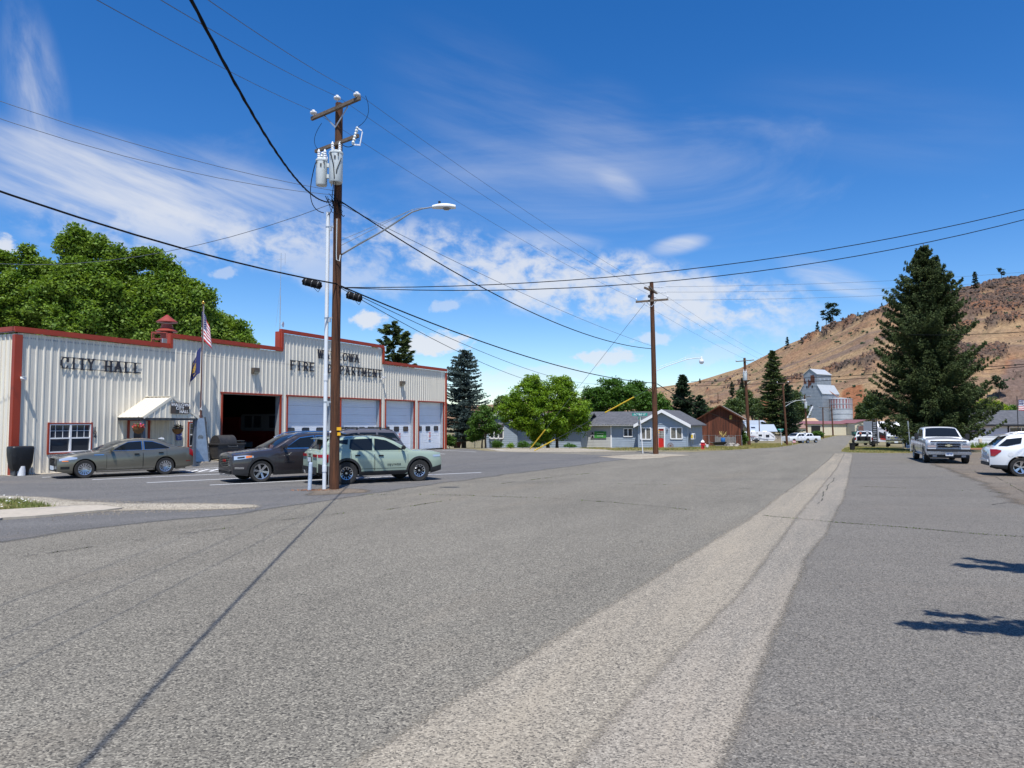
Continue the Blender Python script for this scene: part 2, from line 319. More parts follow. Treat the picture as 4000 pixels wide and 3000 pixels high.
def sheet(name, poly, dz, m, jit=.0, step=1.2, xs=6.0, kind='structure', jf=.7, parent=None, fade=0.0):
 """a paved or grown surface draped over the terrain, dz above it; poly = (x, y) points"""
 P = []
 n = len(poly)
 for i in range(n):
  a = Vector(poly[i][:2]); b = Vector(poly[(i + 1) % n][:2]); k = max(1, int((b - a).length / (step if not jit else min(step, .45))))
  nrm = Vector((-(b - a).y, (b - a).x)).normalized() if (b - a).length > 0 else Vector((0, 0))
  for j in range(k):
   p = a + (b - a) * j / k
   if jit and p.y < 130: p = p + nrm * jit * (noise.noise(Vector((p.x * jf, p.y * jf, dz * 900))) + .5 * noise.noise(Vector((p.x * jf * 4, p.y * jf * 4, 3))))
   P.append(Vector((p.x, p.y)))
 nb = len(P); x0, x1 = min(p.x for p in P), max(p.x for p in P); y0, y1 = min(p.y for p in P), max(p.y for p in P)
 pts = list(P); y = y0 + step / 2
 while y < y1:
  x = x0 + xs / 2
  while x < x1: pts.append(Vector((x + .01 * math.sin(y), y))); x += xs
  y += step if y < 160 else 8
 if fade:
  ar = sum(P[i].x * P[(i + 1) % nb].y - P[(i + 1) % nb].x * P[i].y for i in range(nb)); Q0 = [p.copy() for p in P]
  for i in range(nb):
   d = Q0[(i + 1) % nb] - Q0[i - 1]; P[i] -= Vector((-d.y, d.x)).normalized() * (1 if ar > 0 else -1) * fade * .5
  pts[:nb] = P
  for i in range(nb):
   d = P[(i + 1) % nb] - P[i - 1]
   if d.length > 0:
    nn = Vector((-d.y, d.x)).normalized() * (1 if ar > 0 else -1); pts += [P[i] + nn * fade * .5, P[i] + nn * fade]
 vo, eo, fo, *_ = delaunay_2d_cdt(pts, [], [tuple(range(nb))], 1, 1e-5)
 mb = MB(); mb.add([(p.x, p.y, g(p.y) + dz) for p in vo], [tuple(f) for f in fo]); me = mb.mesh(name, m)
 if me.polygons and sum(p.normal.z for p in me.polygons) < 0: me.flip_normals()
 ea = np.ones(len(vo))
 if fade:
  Q = np.array([p[:] for p in vo]); A = np.array([p[:] for p in P]); B = np.roll(A, -1, 0); ea[:] = 9
  for a, b_ in zip(A, B):
   d = b_ - a; l2 = max(1e-9, d @ d); t = np.clip(((Q - a) @ d) / l2, 0, 1)[:, None]; ea = np.minimum(ea, np.linalg.norm(Q - a - t * d, axis=1))
  ea = np.clip(ea / fade, 0, 1)
 me.attributes.new('edge', 'FLOAT', 'POINT').data.foreach_set('value', ea.astype(np.float32)) if len(me.vertices) == len(ea) else print('edge', name)
 return link(name, me, parent, kind=kind)
def ribbon(name, pts, w, dz, m, kind='structure', jit=0.0, step=.5, parent=None, gaps=0.0, wj=0.0, rnd=0):
 """a narrow band following a line on the ground (paint, crack)"""
 mb = MB(); out = []
 for a, b in zip(pts[:-1], pts[1:]):
  a = Vector(a[:2]); b = Vector(b[:2]); k = max(1, int((b - a).length / step))
  for j in range(k): out.append(a + (b - a) * j / k)
 out.append(Vector(pts[-1][:2])); V = []
 for i, p in enumerate(out):
  d = (out[min(i + 1, len(out) - 1)] - out[max(i - 1, 0)]).normalized(); nn = Vector((-d.y, d.x))
  p = p + nn * jit * noise.noise(Vector((p.x * .8, p.y * .8, 5 + rnd))); ww = w * (1 + wj * noise.noise(Vector((p.x * 3, p.y * 3, 9))))
  for s in (-1, 1): q = p + nn * s * ww / 2; V.append((q.x, q.y, g(q.y) + dz))
 F = []
 for i in range(len(out) - 1):
  if gaps and noise.noise(Vector((out[i].x * 1.3, out[i].y * 1.3, 31 + rnd))) < gaps - .5: continue
  F.append((2 * i, 2 * i + 1, 2 * i + 3, 2 * i + 2))
 me = mb.add(V, F).mesh(name, m)
 if me.polygons and sum(p.normal.z for p in me.polygons) < 0: me.flip_normals()
 return link(name, me, parent, kind=kind)
def P2(*pp): return [Vector(gp(*p)[:2]) for p in pp]
far_r = P2((3285, 1764), (3300, 1745), (3318, 1722), (3330, 1709), (3345, 1700))
far_l = P2((3292, 1699), (3250, 1706), (3215, 1714), (3170, 1722), (3120, 1735), (3050, 1746), (2960, 1753), (2860, 1759), (2700, 1766))
# the whole crossing in asphalt, reaching out to both sides and into the far street
sheet('road', [(-16, -40), (60, -40), (95, 48)] + P2((4000, 1766), (3560, 1769)) + far_r + far_l + P2((2450, 1765), (2150, 1766)) + [(-30, 73), (-60, 74), (-60, -40)], .004, m_road)
lot_edge = P2((0, 2120), (260, 2075), (600, 2040), (900, 2008), (1200, 1968), (1400, 1938), (1600, 1905), (1850, 1870), (2100, 1838), (2380, 1803), (2470, 1789), (2380, 1779))
sheet('parking_lot', [(-42, 14)] + lot_edge + P2((2150, 1772), (1900, 1764)) + [(-4.2, 61.5), (-20.3, 28.2), (-40, 38)], .008, m_lot, jit=.3, fade=.5)
# right-hand half of the street: older, smoother asphalt
sheet('old_street_paving', P2((2320, 3400), (2560, 3000), (2820, 2700), (3060, 2400), (3150, 2170), (3240, 1960), (3300, 1820), (3325, 1772)) + [(60, 50), (60, -20), (4, -20)], .008, m_apron, jit=.03, jf=2, fade=.18)
sheet('dusty_wheel_strip', P2((1050, 3400), (1392, 3000), (1826, 2730), (2333, 2405), (2676, 2188), (2920, 2040), (3056, 1935), (3160, 1862), (3235, 1800), (3262, 1772), (3300, 1772), (3270, 1830), (3215, 1900), (3120, 2020), (2893, 2332), (2620, 2600), (2350, 2893), (2080, 3200), (1900, 3400)), .012, m_tan, jit=.03, jf=2, fade=.24)
sheet('worn_seam_strip', P2((1900, 3400), (2080, 3200), (2350, 2893), (2620, 2600), (2893, 2332), (3120, 2020), (3215, 1900), (3270, 1830), (3300, 1772), (3330, 1772), (3318, 1840), (3290, 1950), (3225, 2080), (3146, 2190), (3050, 2400), (2930, 2700), (2800, 3000), (2600, 3400)), .016, m_strip, jit=.03, jf=2, fade=.2)
sheet('gravelly_apron', P2((3655, 1816), (3760, 1850), (3860, 1890), (3950, 1950), (4000, 1975)) + [(30, 17), (70, 20), (90, 49)] + P2((4000, 1768), (3800, 1768), (3700, 1785)), .012, m_brown, jit=.35, fade=.8)
# gravel patch and pavement end at the left
sheet('gravel_patch', P2((0, 1938), (150, 1943), (320, 1962), (520, 1970), (800, 1972), (985, 1975), (1010, 1982), (900, 1991), (600, 1994), (440, 1997), (220, 2010), (-40, 2035), (-60, 1945)), .016, m_gravel, jit=.25, fade=.5)
for i, q in enumerate([((1250, 1905), (1420, 1912), (1430, 1926), (1200, 1938)), ((2330, 1784), (2560, 1772), (2700, 1778), (2480, 1796))]):
 sheet('gravel_patch', P2(*q), .014, m_gravel if i else m_brown, jit=.2, fade=.6)
sheet('street_shoulder', P2((2250, 1751), (2480, 1752), (2760, 1752), (2860, 1756), (2700, 1762), (2450, 1764), (2100, 1766), (1950, 1763), (1900, 1752)), .006, m_gravel, jit=.3, fade=.5)
mb = MB()
pl = P2((-700, 2180), (-60, 2050), (10, 2032), (140, 2024), (300, 2010), (420, 1999), (478, 1991), (380, 1981), (300, 1983), (160, 1990), (0, 2000), (-60, 2006), (-700, 2100))
N_ = len(pl); mb.add([(p.x, p.y, g(p.y) + .055) for p in pl] + [(p.x, p.y, g(p.y) - .1) for p in pl], [tuple(range(N_))] + [(i, N_ + i, N_ + (i + 1) % N_, (i + 1) % N_) for i in range(N_)])
part('pavement', mb, m_conc, None, kind='structure')
# apron slab along the city hall wall
sheet('wall_apron', [(-20.3 + .9 * .55, 28.6 - .435 * .55 - .25), (-20.3, 28.6)] + [(-20.08 + .435 * s, 28.72 + .9 * s) for s in (4, 10.2)] + [(-20.08 + .435 * s + .9 * .55, 28.72 + .9 * s - .435 * .55) for s in (10.2, 4)], .02, m_conc)
# parking stall lines
LINES = [[(278/1.7015, 1850+27/1.7015), (480/1.7015, 1850+18/1.7015)], [(361, 1875), (900, 1850.5)], [(573, 1887), (980, 1867)], [(820, 1896), (1420, 1867)],
  [(1290, 1874), (1640, 1857), (1880, 1846.5)], [(760, 1837), (1010, 1826)], [(700, 1848), (860, 1842)], [(1712, 1745.5), (1968, 1759.5)], [(1700, 1758.5), (1860, 1766)], [(1690, 1771), (1738, 1774.5)]]
for l in LINES: ribbon('parking_line', P2(*l), .11, .013, m_paint)
ac = [((700, 1843), (900, 1833)), ((745, 1838), (700, 1843)), ((775, 1836), (735, 1847)), ((815, 1834), (775, 1844)), ((860, 1831), (820, 1842)), ((700, 1836), (880, 1826))]
for l in ac: ribbon('parking_line', P2(*l), .10, .0135, m_paint)
# cracks with grass growing in them
m_weed = mat('weed_grass', (.10, .15, .03), .8, var=.4, vscale=8, translucent=.25, island=.3)
CR = [P2((2980, 2016), (3200, 2037), (3500, 2059), (3800, 2085), (4000, 2099)), P2((3350, 1901), (3600, 1912), (3850, 1920), (3930, 1930)), P2((1400, 1933), (1640, 1932), (1850, 1937), (2150, 1948), (2400, 1964), (2700, 1993)),
 P2((1490, 1998), (1650, 1970), (1850, 1939)), P2((2000, 1888), (2350, 1890), (2700, 1897), (3000, 1915), (3200, 1932)), P2((1960, 1890), (2180, 1862), (2300, 1849)), P2((3260, 1868), (3240, 1895), (3190, 1975)), P2((3640, 1820), (3800, 1840), (3900, 1868), (4000, 1925)), P2((3880, 1974), (3930, 1966), (4000, 1965)),
 P2((0, 2190), (330, 2140), (700, 2090), (1050, 2040), (1350, 2005)), P2((3120, 1810), (3300, 1812), (3600, 1812))]
tufts = []
m_crk2 = mat('dusty_joint', (.13, .11, .09), .95)
for i, c in enumerate(CR):
 ribbon('crack', c, .022 if i != 11 else .016, .019, m_crack if i != 11 else m_crk2, jit=.10 if i != 11 else .03, gaps=(.34 if i != 11 else .2) if i else .0, wj=1.2, rnd=i, step=.10)
 if i in (11, 8): continue
 dens = [60, 20, 26, 20, 10, 30, 18, 22, 0, 7, 8][i] if i < 11 else 0
 for a, b in zip(c[:-1], c[1:]):
  d = (b - a).length
  for _ in range(int(d * dens)):
   t = random.random(); p = a + (b - a) * t
   if noise.noise(Vector((p.x * 1.1, p.y * 1.1, 40 + i))) < -.02 and i: continue
   dd = (b - a).normalized(); nn = Vector((-dd.y, dd.x)); q = p + nn * (.10 * noise.noise(Vector((p.x * .8, p.y * .8, 5 + i))) + random.gauss(0, .018)); tufts.append((q.x, q.y, .028))
def blades(name, pts, m, w=.012, kind='stuff', label=None, lean=.5, cat=None):
 n = len(pts); P = np.array(pts); z = np.array([g(y) for y in P[:, 1]]); h = P[:, 2] * rng.uniform(.6, 1.3, n); a = rng.uniform(0, 2 * math.pi, n)
 ww = w * rng.uniform(.6, 1.5, n); dx, dy = np.cos(a) * ww, np.sin(a) * ww; lx, ly = rng.normal(0, lean, n) * h, rng.normal(0, lean, n) * h
 V = np.empty((n, 3, 3)); V[:, 0] = np.stack([P[:, 0] - dx, P[:, 1] - dy, z], 1); V[:, 1] = np.stack([P[:, 0] + dx, P[:, 1] + dy, z], 1); V[:, 2] = np.stack([P[:, 0] + lx, P[:, 1] + ly, z + h], 1)
 return link(name, npmesh(name, V.reshape(-1, 3), np.arange(3 * n).reshape(-1, 3), m), kind=kind, label=label)
blades('crack_grass', tufts, m_weed, w=.012)
def scatter(poly, n, h, clump=1.0, seed=0, thr=-.1):
 poly = [Vector(p[:2]) for p in poly]; x0, x1 = min(p.x for p in poly), max(p.x for p in poly); y0, y1 = min(p.y for p in poly), max(p.y for p in poly); out = []
 tries = 0
 while len(out) < n and tries < n * 25:
  tries += 1; x = random.uniform(x0, x1); y = random.uniform(y0, y1); ins = False
  for i in range(len(poly)):
   a, b = poly[i], poly[i - 1]
   if (a.y > y) != (b.y > y) and x < (b.x - a.x) * (y - a.y) / (b.y - a.y) + a.x: ins = not ins
  if ins and noise.noise(Vector((x * clump, y * clump, seed))) > thr: out.append((x, y, h))
 return out
m_dry = mat('dry_grass', (.36, .27, .10), .85, var=.3, vscale=2, col2=(.22, .21, .06), translucent=.2, island=.35)
m_grn = mat('green_grass', (.10, .15, .03), .85, var=.35, vscale=2, col2=(.17, .19, .05), translucent=.2, island=.35)
m_verge = mat('verge_soil', (.27, .205, .10), .95, var=.3, vscale=1.5, col2=(.14, .15, .05), bump=1, bscale=20, vdet=8)
V1 = P2((2252, 1751), (2500, 1750.5), (2760, 1750)) + [(15.4, 75.5), (22.5, 90), (36, 128)] + P2((3120, 1733), (3050, 1745), (2960, 1752), (2860, 1758), (2700, 1761), (2400, 1761))
sheet('verge', V1, .012, m_verge, jit=.5)
blades('verge_grass', scatter(V1, 24000, .13, .5, 3, -.15) , m_dry, w=.018)
blades('verge_grass', scatter(V1, 15000, .11, .35, 9, .02), m_grn, w=.018)
V2 = P2((3285, 1764), (3320, 1768), (3450, 1770), (3562, 1771), (3566, 1762), (3440, 1748), (3330, 1744))
sheet('verge', V2, .012, m_verge, jit=.3); blades('verge_grass', scatter(V2, 9000, .09, .5, 3, -.2), m_dry, w=.014); blades('verge_grass', scatter(V2, 9000, .08, .35, 9, -.1), m_grn, w=.014)
V3 = P2((3200, 1716), (3170, 1724), (3120, 1731), (3100, 1722), (3215, 1704), (3262, 1701), (3248, 1706))
sheet('verge', V3, .012, m_verge, jit=.6); blades('verge_grass', scatter(V3, 6000, .16, .3, 3, -.2), m_dry, w=.03)
V4 = P2((-700, 2010), (-80, 1962), (0, 1957), (80, 1958), (180, 1975), (225, 1985), (150, 1989), (0, 1999), (-80, 2003), (-700, 2098))
sheet('flower_bed', V4, .02, m_verge, jit=.15)
blades('flower_bed_grass', scatter(V4, 5000, .13, 1.5, 3, -.25), m_grn, w=.008); blades('flower_bed_grass', scatter(V4, 2500, .09, 1.5, 8, .0), m_dry, w=.008)
m_petal = mat('white_petal', (.85, .85, .85), .6, translucent=.2)
fl = scatter(V4, 130, .0, 2.2, 21, .10); mb = MB()
for (x, y, _) in fl:
 z = g(y) + random.uniform(.10, .19); r = random.uniform(.018, .03); k = 6
 mb.add([(x, y, z + .006)] + [(x + math.cos(t * 2 * math.pi / k) * r, y + math.sin(t * 2 * math.pi / k) * r, z + random.uniform(-.01, .01)) for t in range(k)], [(0, i + 1, (i + 1) % k + 1) for i in range(k)])
part('daisies', mb, m_petal, None, kind='stuff')
# loose stones on the paving
def stones(name, pts, m, r0, r1):
 mb = MB()
 for x, y, _ in pts:
  r = random.uniform(r0, r1); z = g(y) + .02; a = random.uniform(0, 3)
  V = [(x + math.cos(a + i * 1.257) * r * random.uniform(.7, 1.2), y + math.sin(a + i * 1.257) * r * random.uniform(.7, 1.2), z - .012) for i in range(5)] + [(x, y, z + r * .75)]
  mb.add(V, [(i, (i + 1) % 5, 5) for i in range(5)])
 part(name, mb, m, None, kind='stuff')
m_peb = mat('pebble', (.21, .18, .14), .9, island=.6)
stones('loose_chips', scatter(P2((2500, 2990), (3990, 2990), (3990, 2100), (3250, 2100)), 900, 0, 1, 1, -1), m_peb, .0025, .006)
stones('loose_chips', scatter(P2((0, 1945), (1000, 1972), (1000, 1990), (0, 2030)), 3500, 0, 1, 1, -1), m_peb, .006, .015)
stones('loose_chips', scatter(P2((0, 1880), (1900, 1880), (1300, 1990), (0, 2200)), 900, 0, 1, 1, -1), m_peb, .004, .011)
m_mulch = mat('mulch', (.30, .13, .05), .95, var=.4, vscale=8, col2=(.16, .08, .04), bump=1, bscale=30)
sheet('mulch_bed', P2((3690, 1757), (4050, 1760), (4050, 1744), (3690, 1744)), .03, m_mulch, jit=.3)
# ---------------------------------------------------------------- hill
SKY = [(1000, 1640), (1500, 1610), (1900, 1580), (2260, 1553), (2430, 1530), (2586, 1510), (2712, 1492), (2893, 1437), (2980, 1395), (3074, 1347), (3219, 1293), (3345, 1246), (3499, 1193), (3700, 1148), (3851, 1116), (4000, 1085), (4400, 1010), (5200, 950), (6500, 1000), (8000, 1100)]
ROCKS = []
def hill():
 cols = np.concatenate([np.arange(1000, 2200, 40), np.arange(2200, 4100, 5.0), np.arange(4100, 8000, 60)]); rows = 190
 sx = np.array([p[0] for p in SKY]); sy = np.array([p[1] for p in SKY]); V = []; C = []
 for px in cols:
  py = np.interp(px, sx, sy); Yr = np.interp(px, [1000, 2260, 2900, 3400, 4100, 8000], [1300, 1000, 760, 600, 560, 420]); Yb = np.interp(px, [1000, 2260, 2900, 3400, 4100, 8000], [800, 560, 400, 330, 300, 200])
  tx = (px - 2000) / FPX; zr = at(px, py, Yr).z; zb = -3.2
  for j in range(rows + 1):
   t = j / rows * 1.12; Y = Yb + (Yr - Yb) * t; X = tx * Y * 1.0
   tt = min(t, 1.0); s = .93 * tt ** 1.22 + .07 * tt
   z = zb + (zr - zb) * s
   if t > 1: z -= (t - 1) * (Yr - Yb) * .02
   env = max(0, min(1, tt * 9)) * (1 if t < .97 else max(.12, (1 - t) / .03 * .88 + .12) if t < 1 else .12)
   dn = noise.noise(Vector((X * .018 + Y * .012, Y * .006 - X * .004, 1.7)))                 # gullies run down the slope
   gul = abs(noise.noise(Vector((X * .05 + Y * .045, Y * .008, 4.2))))
   z += env * (dn * 7 - gul * 5)
   big = noise.fractal(Vector((X * .02, Y * .02, 2.2)), 1, 2, 5)
   # rock ledges: bands at some heights, broken up by noise
   rock = 0
   for tc_, wd, x0, x1, amp in ((.50, .035, 2950, 3480, .9), (.57, .03, 3300, 3600, .3), (.93, .05, 3120, 3520, .7), (.80, .13, 3620, 4400, 1.45), (.965, .06, 3600, 4400, 1.2), (.47, .07, 3700, 3960, 1.2), (.38, .035, 3680, 3900, .8), (.66, .03, 2700, 2860, .5), (.72, .04, 2860, 2960, .6), (.67, .04, 3700, 4300, .6)):
    fx = max(0, min(1, (px - x0) / 60)) * max(0, min(1, (x1 - px) / 60)); d = (tt - tc_ - .025 * noise.noise(Vector((X * .03, 7, tc_)))) / wd
    if abs(d) < 1.3: rock = max(rock, amp * fx * math.exp(-d * d * 1.6))
   nz = noise.fractal(Vector((X * .07, Y * .07, 8.1)), 1, 2.1, 5)
   rk = max(0, min(1, (rock * 1.1 + nz * 1.1 - .42) * 4)) if rock > .05 else 0; rk = max(rk, max(0, min(.8, (nz - .60) * 4)))
   rid = 1 - abs(noise.fractal(Vector((X * .16, Y * .10, 5.5)), .9, 2.2, 4))
   z += env * rk * (1.2 + 3.4 * rid)
   z += env * noise.fractal(Vector((X * .25, Y * .25, 3.3)), .9, 2.2, 4) * .35
   V.append((X, Y, z))
   if rk > .45 and 2500 < px < 4150 and .02 < t < .995 and rng.random() < .6: ROCKS.append((X, Y, z, rk))
   # colour of soil, grass and rock
   gr = np.array((.32, .22, .125)); dk = np.array((.215, .138, .09)); red = np.array((.27, .105, .05)); rck = np.array((.105, .08, .065)); rckr = np.array((.20, .10, .06)); shr = np.array((.09, .10, .045)); scr = np.array((.16, .115, .095))
   n1 = noise.fractal(Vector((X * .05 + Y * .03, Y * .02, 11)), .8, 2.1, 6); c = gr + (dk - gr) * max(0, min(1, .45 + n1 * 1.1)); n5 = noise.noise(Vector((X * .022, Y * .03, 61))); c = c + (np.array((.30, .165, .09)) - c) * max(0, min(.4, n5 * 1.6))
   st = noise.noise(Vector((X * .16 + Y * .13, Y * .012, 13))) ; c = c + (scr - c) * max(0, min(.75, (st - .12) * 3)) * max(0, min(1, tt * 2 - .2))
   n2 = noise.fractal(Vector((X * .09, Y * .09, 21)), .9, 2.1, 4); c = c + (shr - c) * max(0, min(.8, (n2 - .45) * 4)) * (1.0 if px < 3050 else .5)
   def rb(cx, ct, rx, rt): 
    d = math.hypot((px - cx) / rx, (tt - ct) / rt) + .25 * n1; return max(0, min(1, (1 - d) * 5))
   rr = max(rb(3335, .19, 62, .13), rb(2985, .24, 42, .11), rb(2790, .20, 40, .07) * .8, rb(3960, .30, 45, .2) * .5, rb(3790, .12, 130, .06) * .5)
   c = c + (red - c) * rr * .85
   gs = max(rb(3990, .22, 95, .26), rb(3900, .74, 120, .10) * .0); c = c + (scr * .95 - c) * gs * .9
   wr = rk * (.7 + .3 * rid); rc = rck + (rckr - rck) * max(0, min(1, .5 + 1.5 * noise.noise(Vector((X * .06, Y * .06, 77)))))
   c = c + (rc - c) * wr
   C.append((*np.clip(c, 0, 1), 1))
 nc = len(cols); w = rows + 1; F = []
 I = np.arange(nc * w).reshape(nc, w); F = np.stack([I[:-1, :-1], I[1:, :-1], I[1:, 1:], I[:-1, 1:]], -1).reshape(-1, 4)
 m = bpy.data.materials.new('hillside'); MATS['hillside'] = m; m.use_nodes = True; nt = m.node_tree; N = nt.nodes; L = nt.links; b = N['Principled BSDF']; b.inputs['Roughness'].default_value = 1; b.inputs['Specular IOR Level'].default_value = .1
 a = N.new('ShaderNodeVertexColor'); a.layer_name = 'soil'; tc = N.new('ShaderNodeTexCoord')
 n1 = N.new('ShaderNodeTexNoise'); L.new(tc.outputs['Object'], n1.inputs['Vector']); n1.inputs['Scale'].default_value = .45; n1.inputs['Detail'].default_value = 8; n1.inputs['Roughness'].default_value = .75
 mr = N.new('ShaderNodeMapRange'); L.new(n1.outputs['Fac'], mr.inputs[0]); mr.inputs[1].default_value = .33; mr.inputs[2].default_value = .67; mr.inputs[3].default_value = .6; mr.inputs[4].default_value = 1.35
 sc = N.new('ShaderNodeVectorMath'); sc.operation = 'SCALE'; L.new(a.outputs[0], sc.inputs[0]); L.new(mr.outputs[0], sc.inputs['Scale']); L.new(sc.outputs[0], b.inputs['Base Color'])
 bp = N.new('ShaderNodeBump'); bp.inputs['Strength'].default_value = 1; bp.inputs['Distance'].default_value = 1.1; L.new(n1.outputs['Fac'], bp.inputs['Height']); L.new(bp.outputs[0], b.inputs['Normal'])
 me = npmesh('hill', np.array(V), F, m, smooth=False); ca = me.color_attributes.new('soil', 'FLOAT_COLOR', 'POINT'); ca.data.foreach_set('color', np.array(C, np.float32).ravel())
 if me.polygons[100].normal.z < 0: me.flip_normals()
 o = link('hill', me, kind='structure'); Vv = np.array(V).reshape(nc, w, 3); return cols, Vv
HC, HV = hill()
def rocks():
 m = mat('basalt', (.050, .041, .037), .95, var=.3, vscale=.08, col2=(.13, .075, .05), island=.5); V = []; F_ = []
 base = [(-1, -1, -1), (1, -1, -1), (1, 1, -1), (-1, 1, -1), (-1, -1, 1), (1, -1, 1), (1, 1, 1), (-1, 1, 1)]; fc = [(0, 1, 5, 4), (1, 2, 6, 5), (2, 3, 7, 6), (3, 0, 4, 7), (4, 5, 6, 7)]
 for x, y, z, rk in ROCKS:
  k = y / 600; a = random.uniform(0, 3); c, s = math.cos(a), math.sin(a); w, d, h = random.uniform(.3, 1.2) * k, random.uniform(.3, 1.2) * k, random.uniform(.35, 1.5) * k * rk; o = len(V); x += random.gauss(0, 1.2); y += random.gauss(0, 1)
  for p in base: q = (p[0] * w * random.uniform(.3, 1.2), p[1] * d * random.uniform(.3, 1.2), p[2] * h * random.uniform(.5, 1.2)); V.append((x + q[0] * c - q[1] * s, y + q[0] * s + q[1] * c, z + q[2] * .8))
  F_ += [tuple(i + o for i in f) for f in fc]
 link('rock_outcrops', npmesh('rock_outcrops', np.array(V), np.array(F_), m), kind='stuff'); print('rocks', len(ROCKS))
rocks()
def hill_pt(px, t):
 i = int(np.abs(HC - px).argmin()); j = int(round(t / 1.12 * 190)); return Vector(HV[i, min(190, max(0, j))])
# ---------------------------------------------------------------- city hall and fire station
m_sid = mat('cream_metal', (.76, .705, .59), .42, var=.09, vscale=1.2, vdet=6, stretch=(3, 3, .35), spec=.4)
m_redt = mat('red_trim', (.31, .036, .012), .4, var=.12, vscale=2)
m_white = mat('white_vinyl', (.80, .80, .80), .5)
m_glass = mat('window_glass', (.03, .035, .045), .06, spec=1.0)
m_black = mat('black_metal', (.015, .015, .018), .5)
m_dkgrey = mat('dark_grey_metal', (.06, .065, .07), .5)
m_galv = mat('galvanised', (.45, .47, .49), .4, .5, var=.12, vscale=4)
m_inner = mat('garage_interior', (.03, .03, .03), .9)  # colour lowered so that the bay reads as deep shade
m_door = mat('door_panel_paint', (.80, .83, .87), .42, var=.04, vscale=1)
m_doorg = mat('entry_door_paint', (.62, .62, .60), .5)
FA = Vector((-20.08, 28.72)); FU = Vector((.435, .90)).normalized(); FANG = math.atan2(FU.y, FU.x)
def F(px, py):                                # picture point on the facade plane -> (distance along it, height)
 r = ray(px, py); D = FU.x * (-r[1]) + r[0] * FU.y; S = (-FA.x * (-r[1]) - (-r[0]) * (-FA.y)) / D; t = (FU.x * (-FA.y) - FU.y * (-FA.x)) / D
 return S, CAMZ + r[2] * t
hall = thing('city_hall', 'long cream ribbed metal town building with red trim and garage bays', 'building', (FA.x, FA.y, 0), FANG)
LEN = 33.45
def top(s): return 5.78 if s < 7.05 else 6.30 if s < 14.75 else 7.40 if s < 24.68 else 6.28
OPEN = [(1.33, 3.20, .83, 2.09), (4.98, 6.05, -.6, 2.22), (8.3, 9.35, .88, 2.12), (10.38, 14.72, -.6, 3.68), (15.25, 19.25, -.6, 3.68), (20.15, 24.50, -.6, 3.68), (25.12, 28.85, -.6, 3.70), (29.42, 33.2, -.6, 3.70)]
def wall_panel(a, b, topf, opens, zb=-.5):
 mb = MB(); xs = [a]; s = math.floor(a / .3048) * .3048
 while s < b + .3:
  for d in (.105, .128, .176, .199): xs.append(s + d)
  for d in (.02, .05, .255, .285): xs.append(s + d)
  s += .3048
 for o in opens: xs += [o[0], o[1]]
 for st in (7.05, 14.75, 24.68): xs += [st - .0005, st + .0005]
 xs = sorted(x for x in set(xs) if a <= x <= b) ; xs = [a] + [x for x in xs if a + .002 < x < b - .002 or abs(x - 7.05) < .002] + [b]
 def dep(x):
  k = (x % .3048)
  if .105 <= k <= .199: return -.032 * min(1, (k - .105) / .02, (.199 - k) / .02) if .108 < k < .196 else 0
  if .02 < k < .05 or .255 < k < .285: return -.007
  return 0
 for x0, x1 in zip(xs[:-1], xs[1:]):
  if x1 - x0 < 1e-5: continue
  c = (x0 + x1) / 2; iv = [(zb, topf(c))]
  for o in opens:
   if o[0] <= c <= o[1]:
    nv = []
    for lo, hi in iv:
     if o[2] > lo: nv.append((lo, min(hi, o[2])))
     if o[3] < hi: nv.append((max(lo, o[3]), hi))
    iv = nv
  for lo, hi in iv:
   if hi - lo > .01: mb.quad((x0, dep(x0 + 1e-4), lo), (x1, dep(x1 - 1e-4), lo), (x1, dep(x1 - 1e-4), hi), (x0, dep(x0 + 1e-4), hi))
 return mb
s = 0.0
while s < LEN - .05:
 e = min(s + .9144, LEN); mb = wall_panel(s + .001, e - .001, top, OPEN)
 if 1.4 < s and e < 3.1:
  part('wall_panel', wall_panel(s + .001, e - .001, lambda x: .83, []), m_sid, hall, fixn=False); mb = wall_panel(s + .001, e - .001, top, [], 2.09)
 if mb.f: part('wall_panel', mb, m_sid, hall, fixn=False)
 s = e
mb = MB(); BK = 20.0                       # side and rear walls, inner floor and roof
for (x, y0, y1) in ((0, 0, BK), (LEN, 0, BK)): mb.box((x, (y0 + y1) / 2 + .03, 2.5), (.06, y1 - y0, 6.5))
mb.box((LEN / 2, BK, 2.5), (LEN, .06, 6.5)); part('wall', mb, m_sid, hall)
mb = MB(); k = 0.0
while k < BK: mb.box((-.055, k + .1, 2.6), (.05, .05, 6.3)); k += .3048
part('wall_rib', mb, m_sid, hall, kind='stuff')
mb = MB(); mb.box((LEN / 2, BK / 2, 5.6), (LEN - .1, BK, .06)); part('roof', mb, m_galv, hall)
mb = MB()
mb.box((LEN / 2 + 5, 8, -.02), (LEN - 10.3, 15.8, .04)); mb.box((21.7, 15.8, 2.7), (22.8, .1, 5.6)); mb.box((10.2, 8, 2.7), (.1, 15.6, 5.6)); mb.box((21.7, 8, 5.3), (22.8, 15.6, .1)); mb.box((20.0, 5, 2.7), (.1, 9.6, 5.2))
part('garage_interior', mb, m_inner, hall)
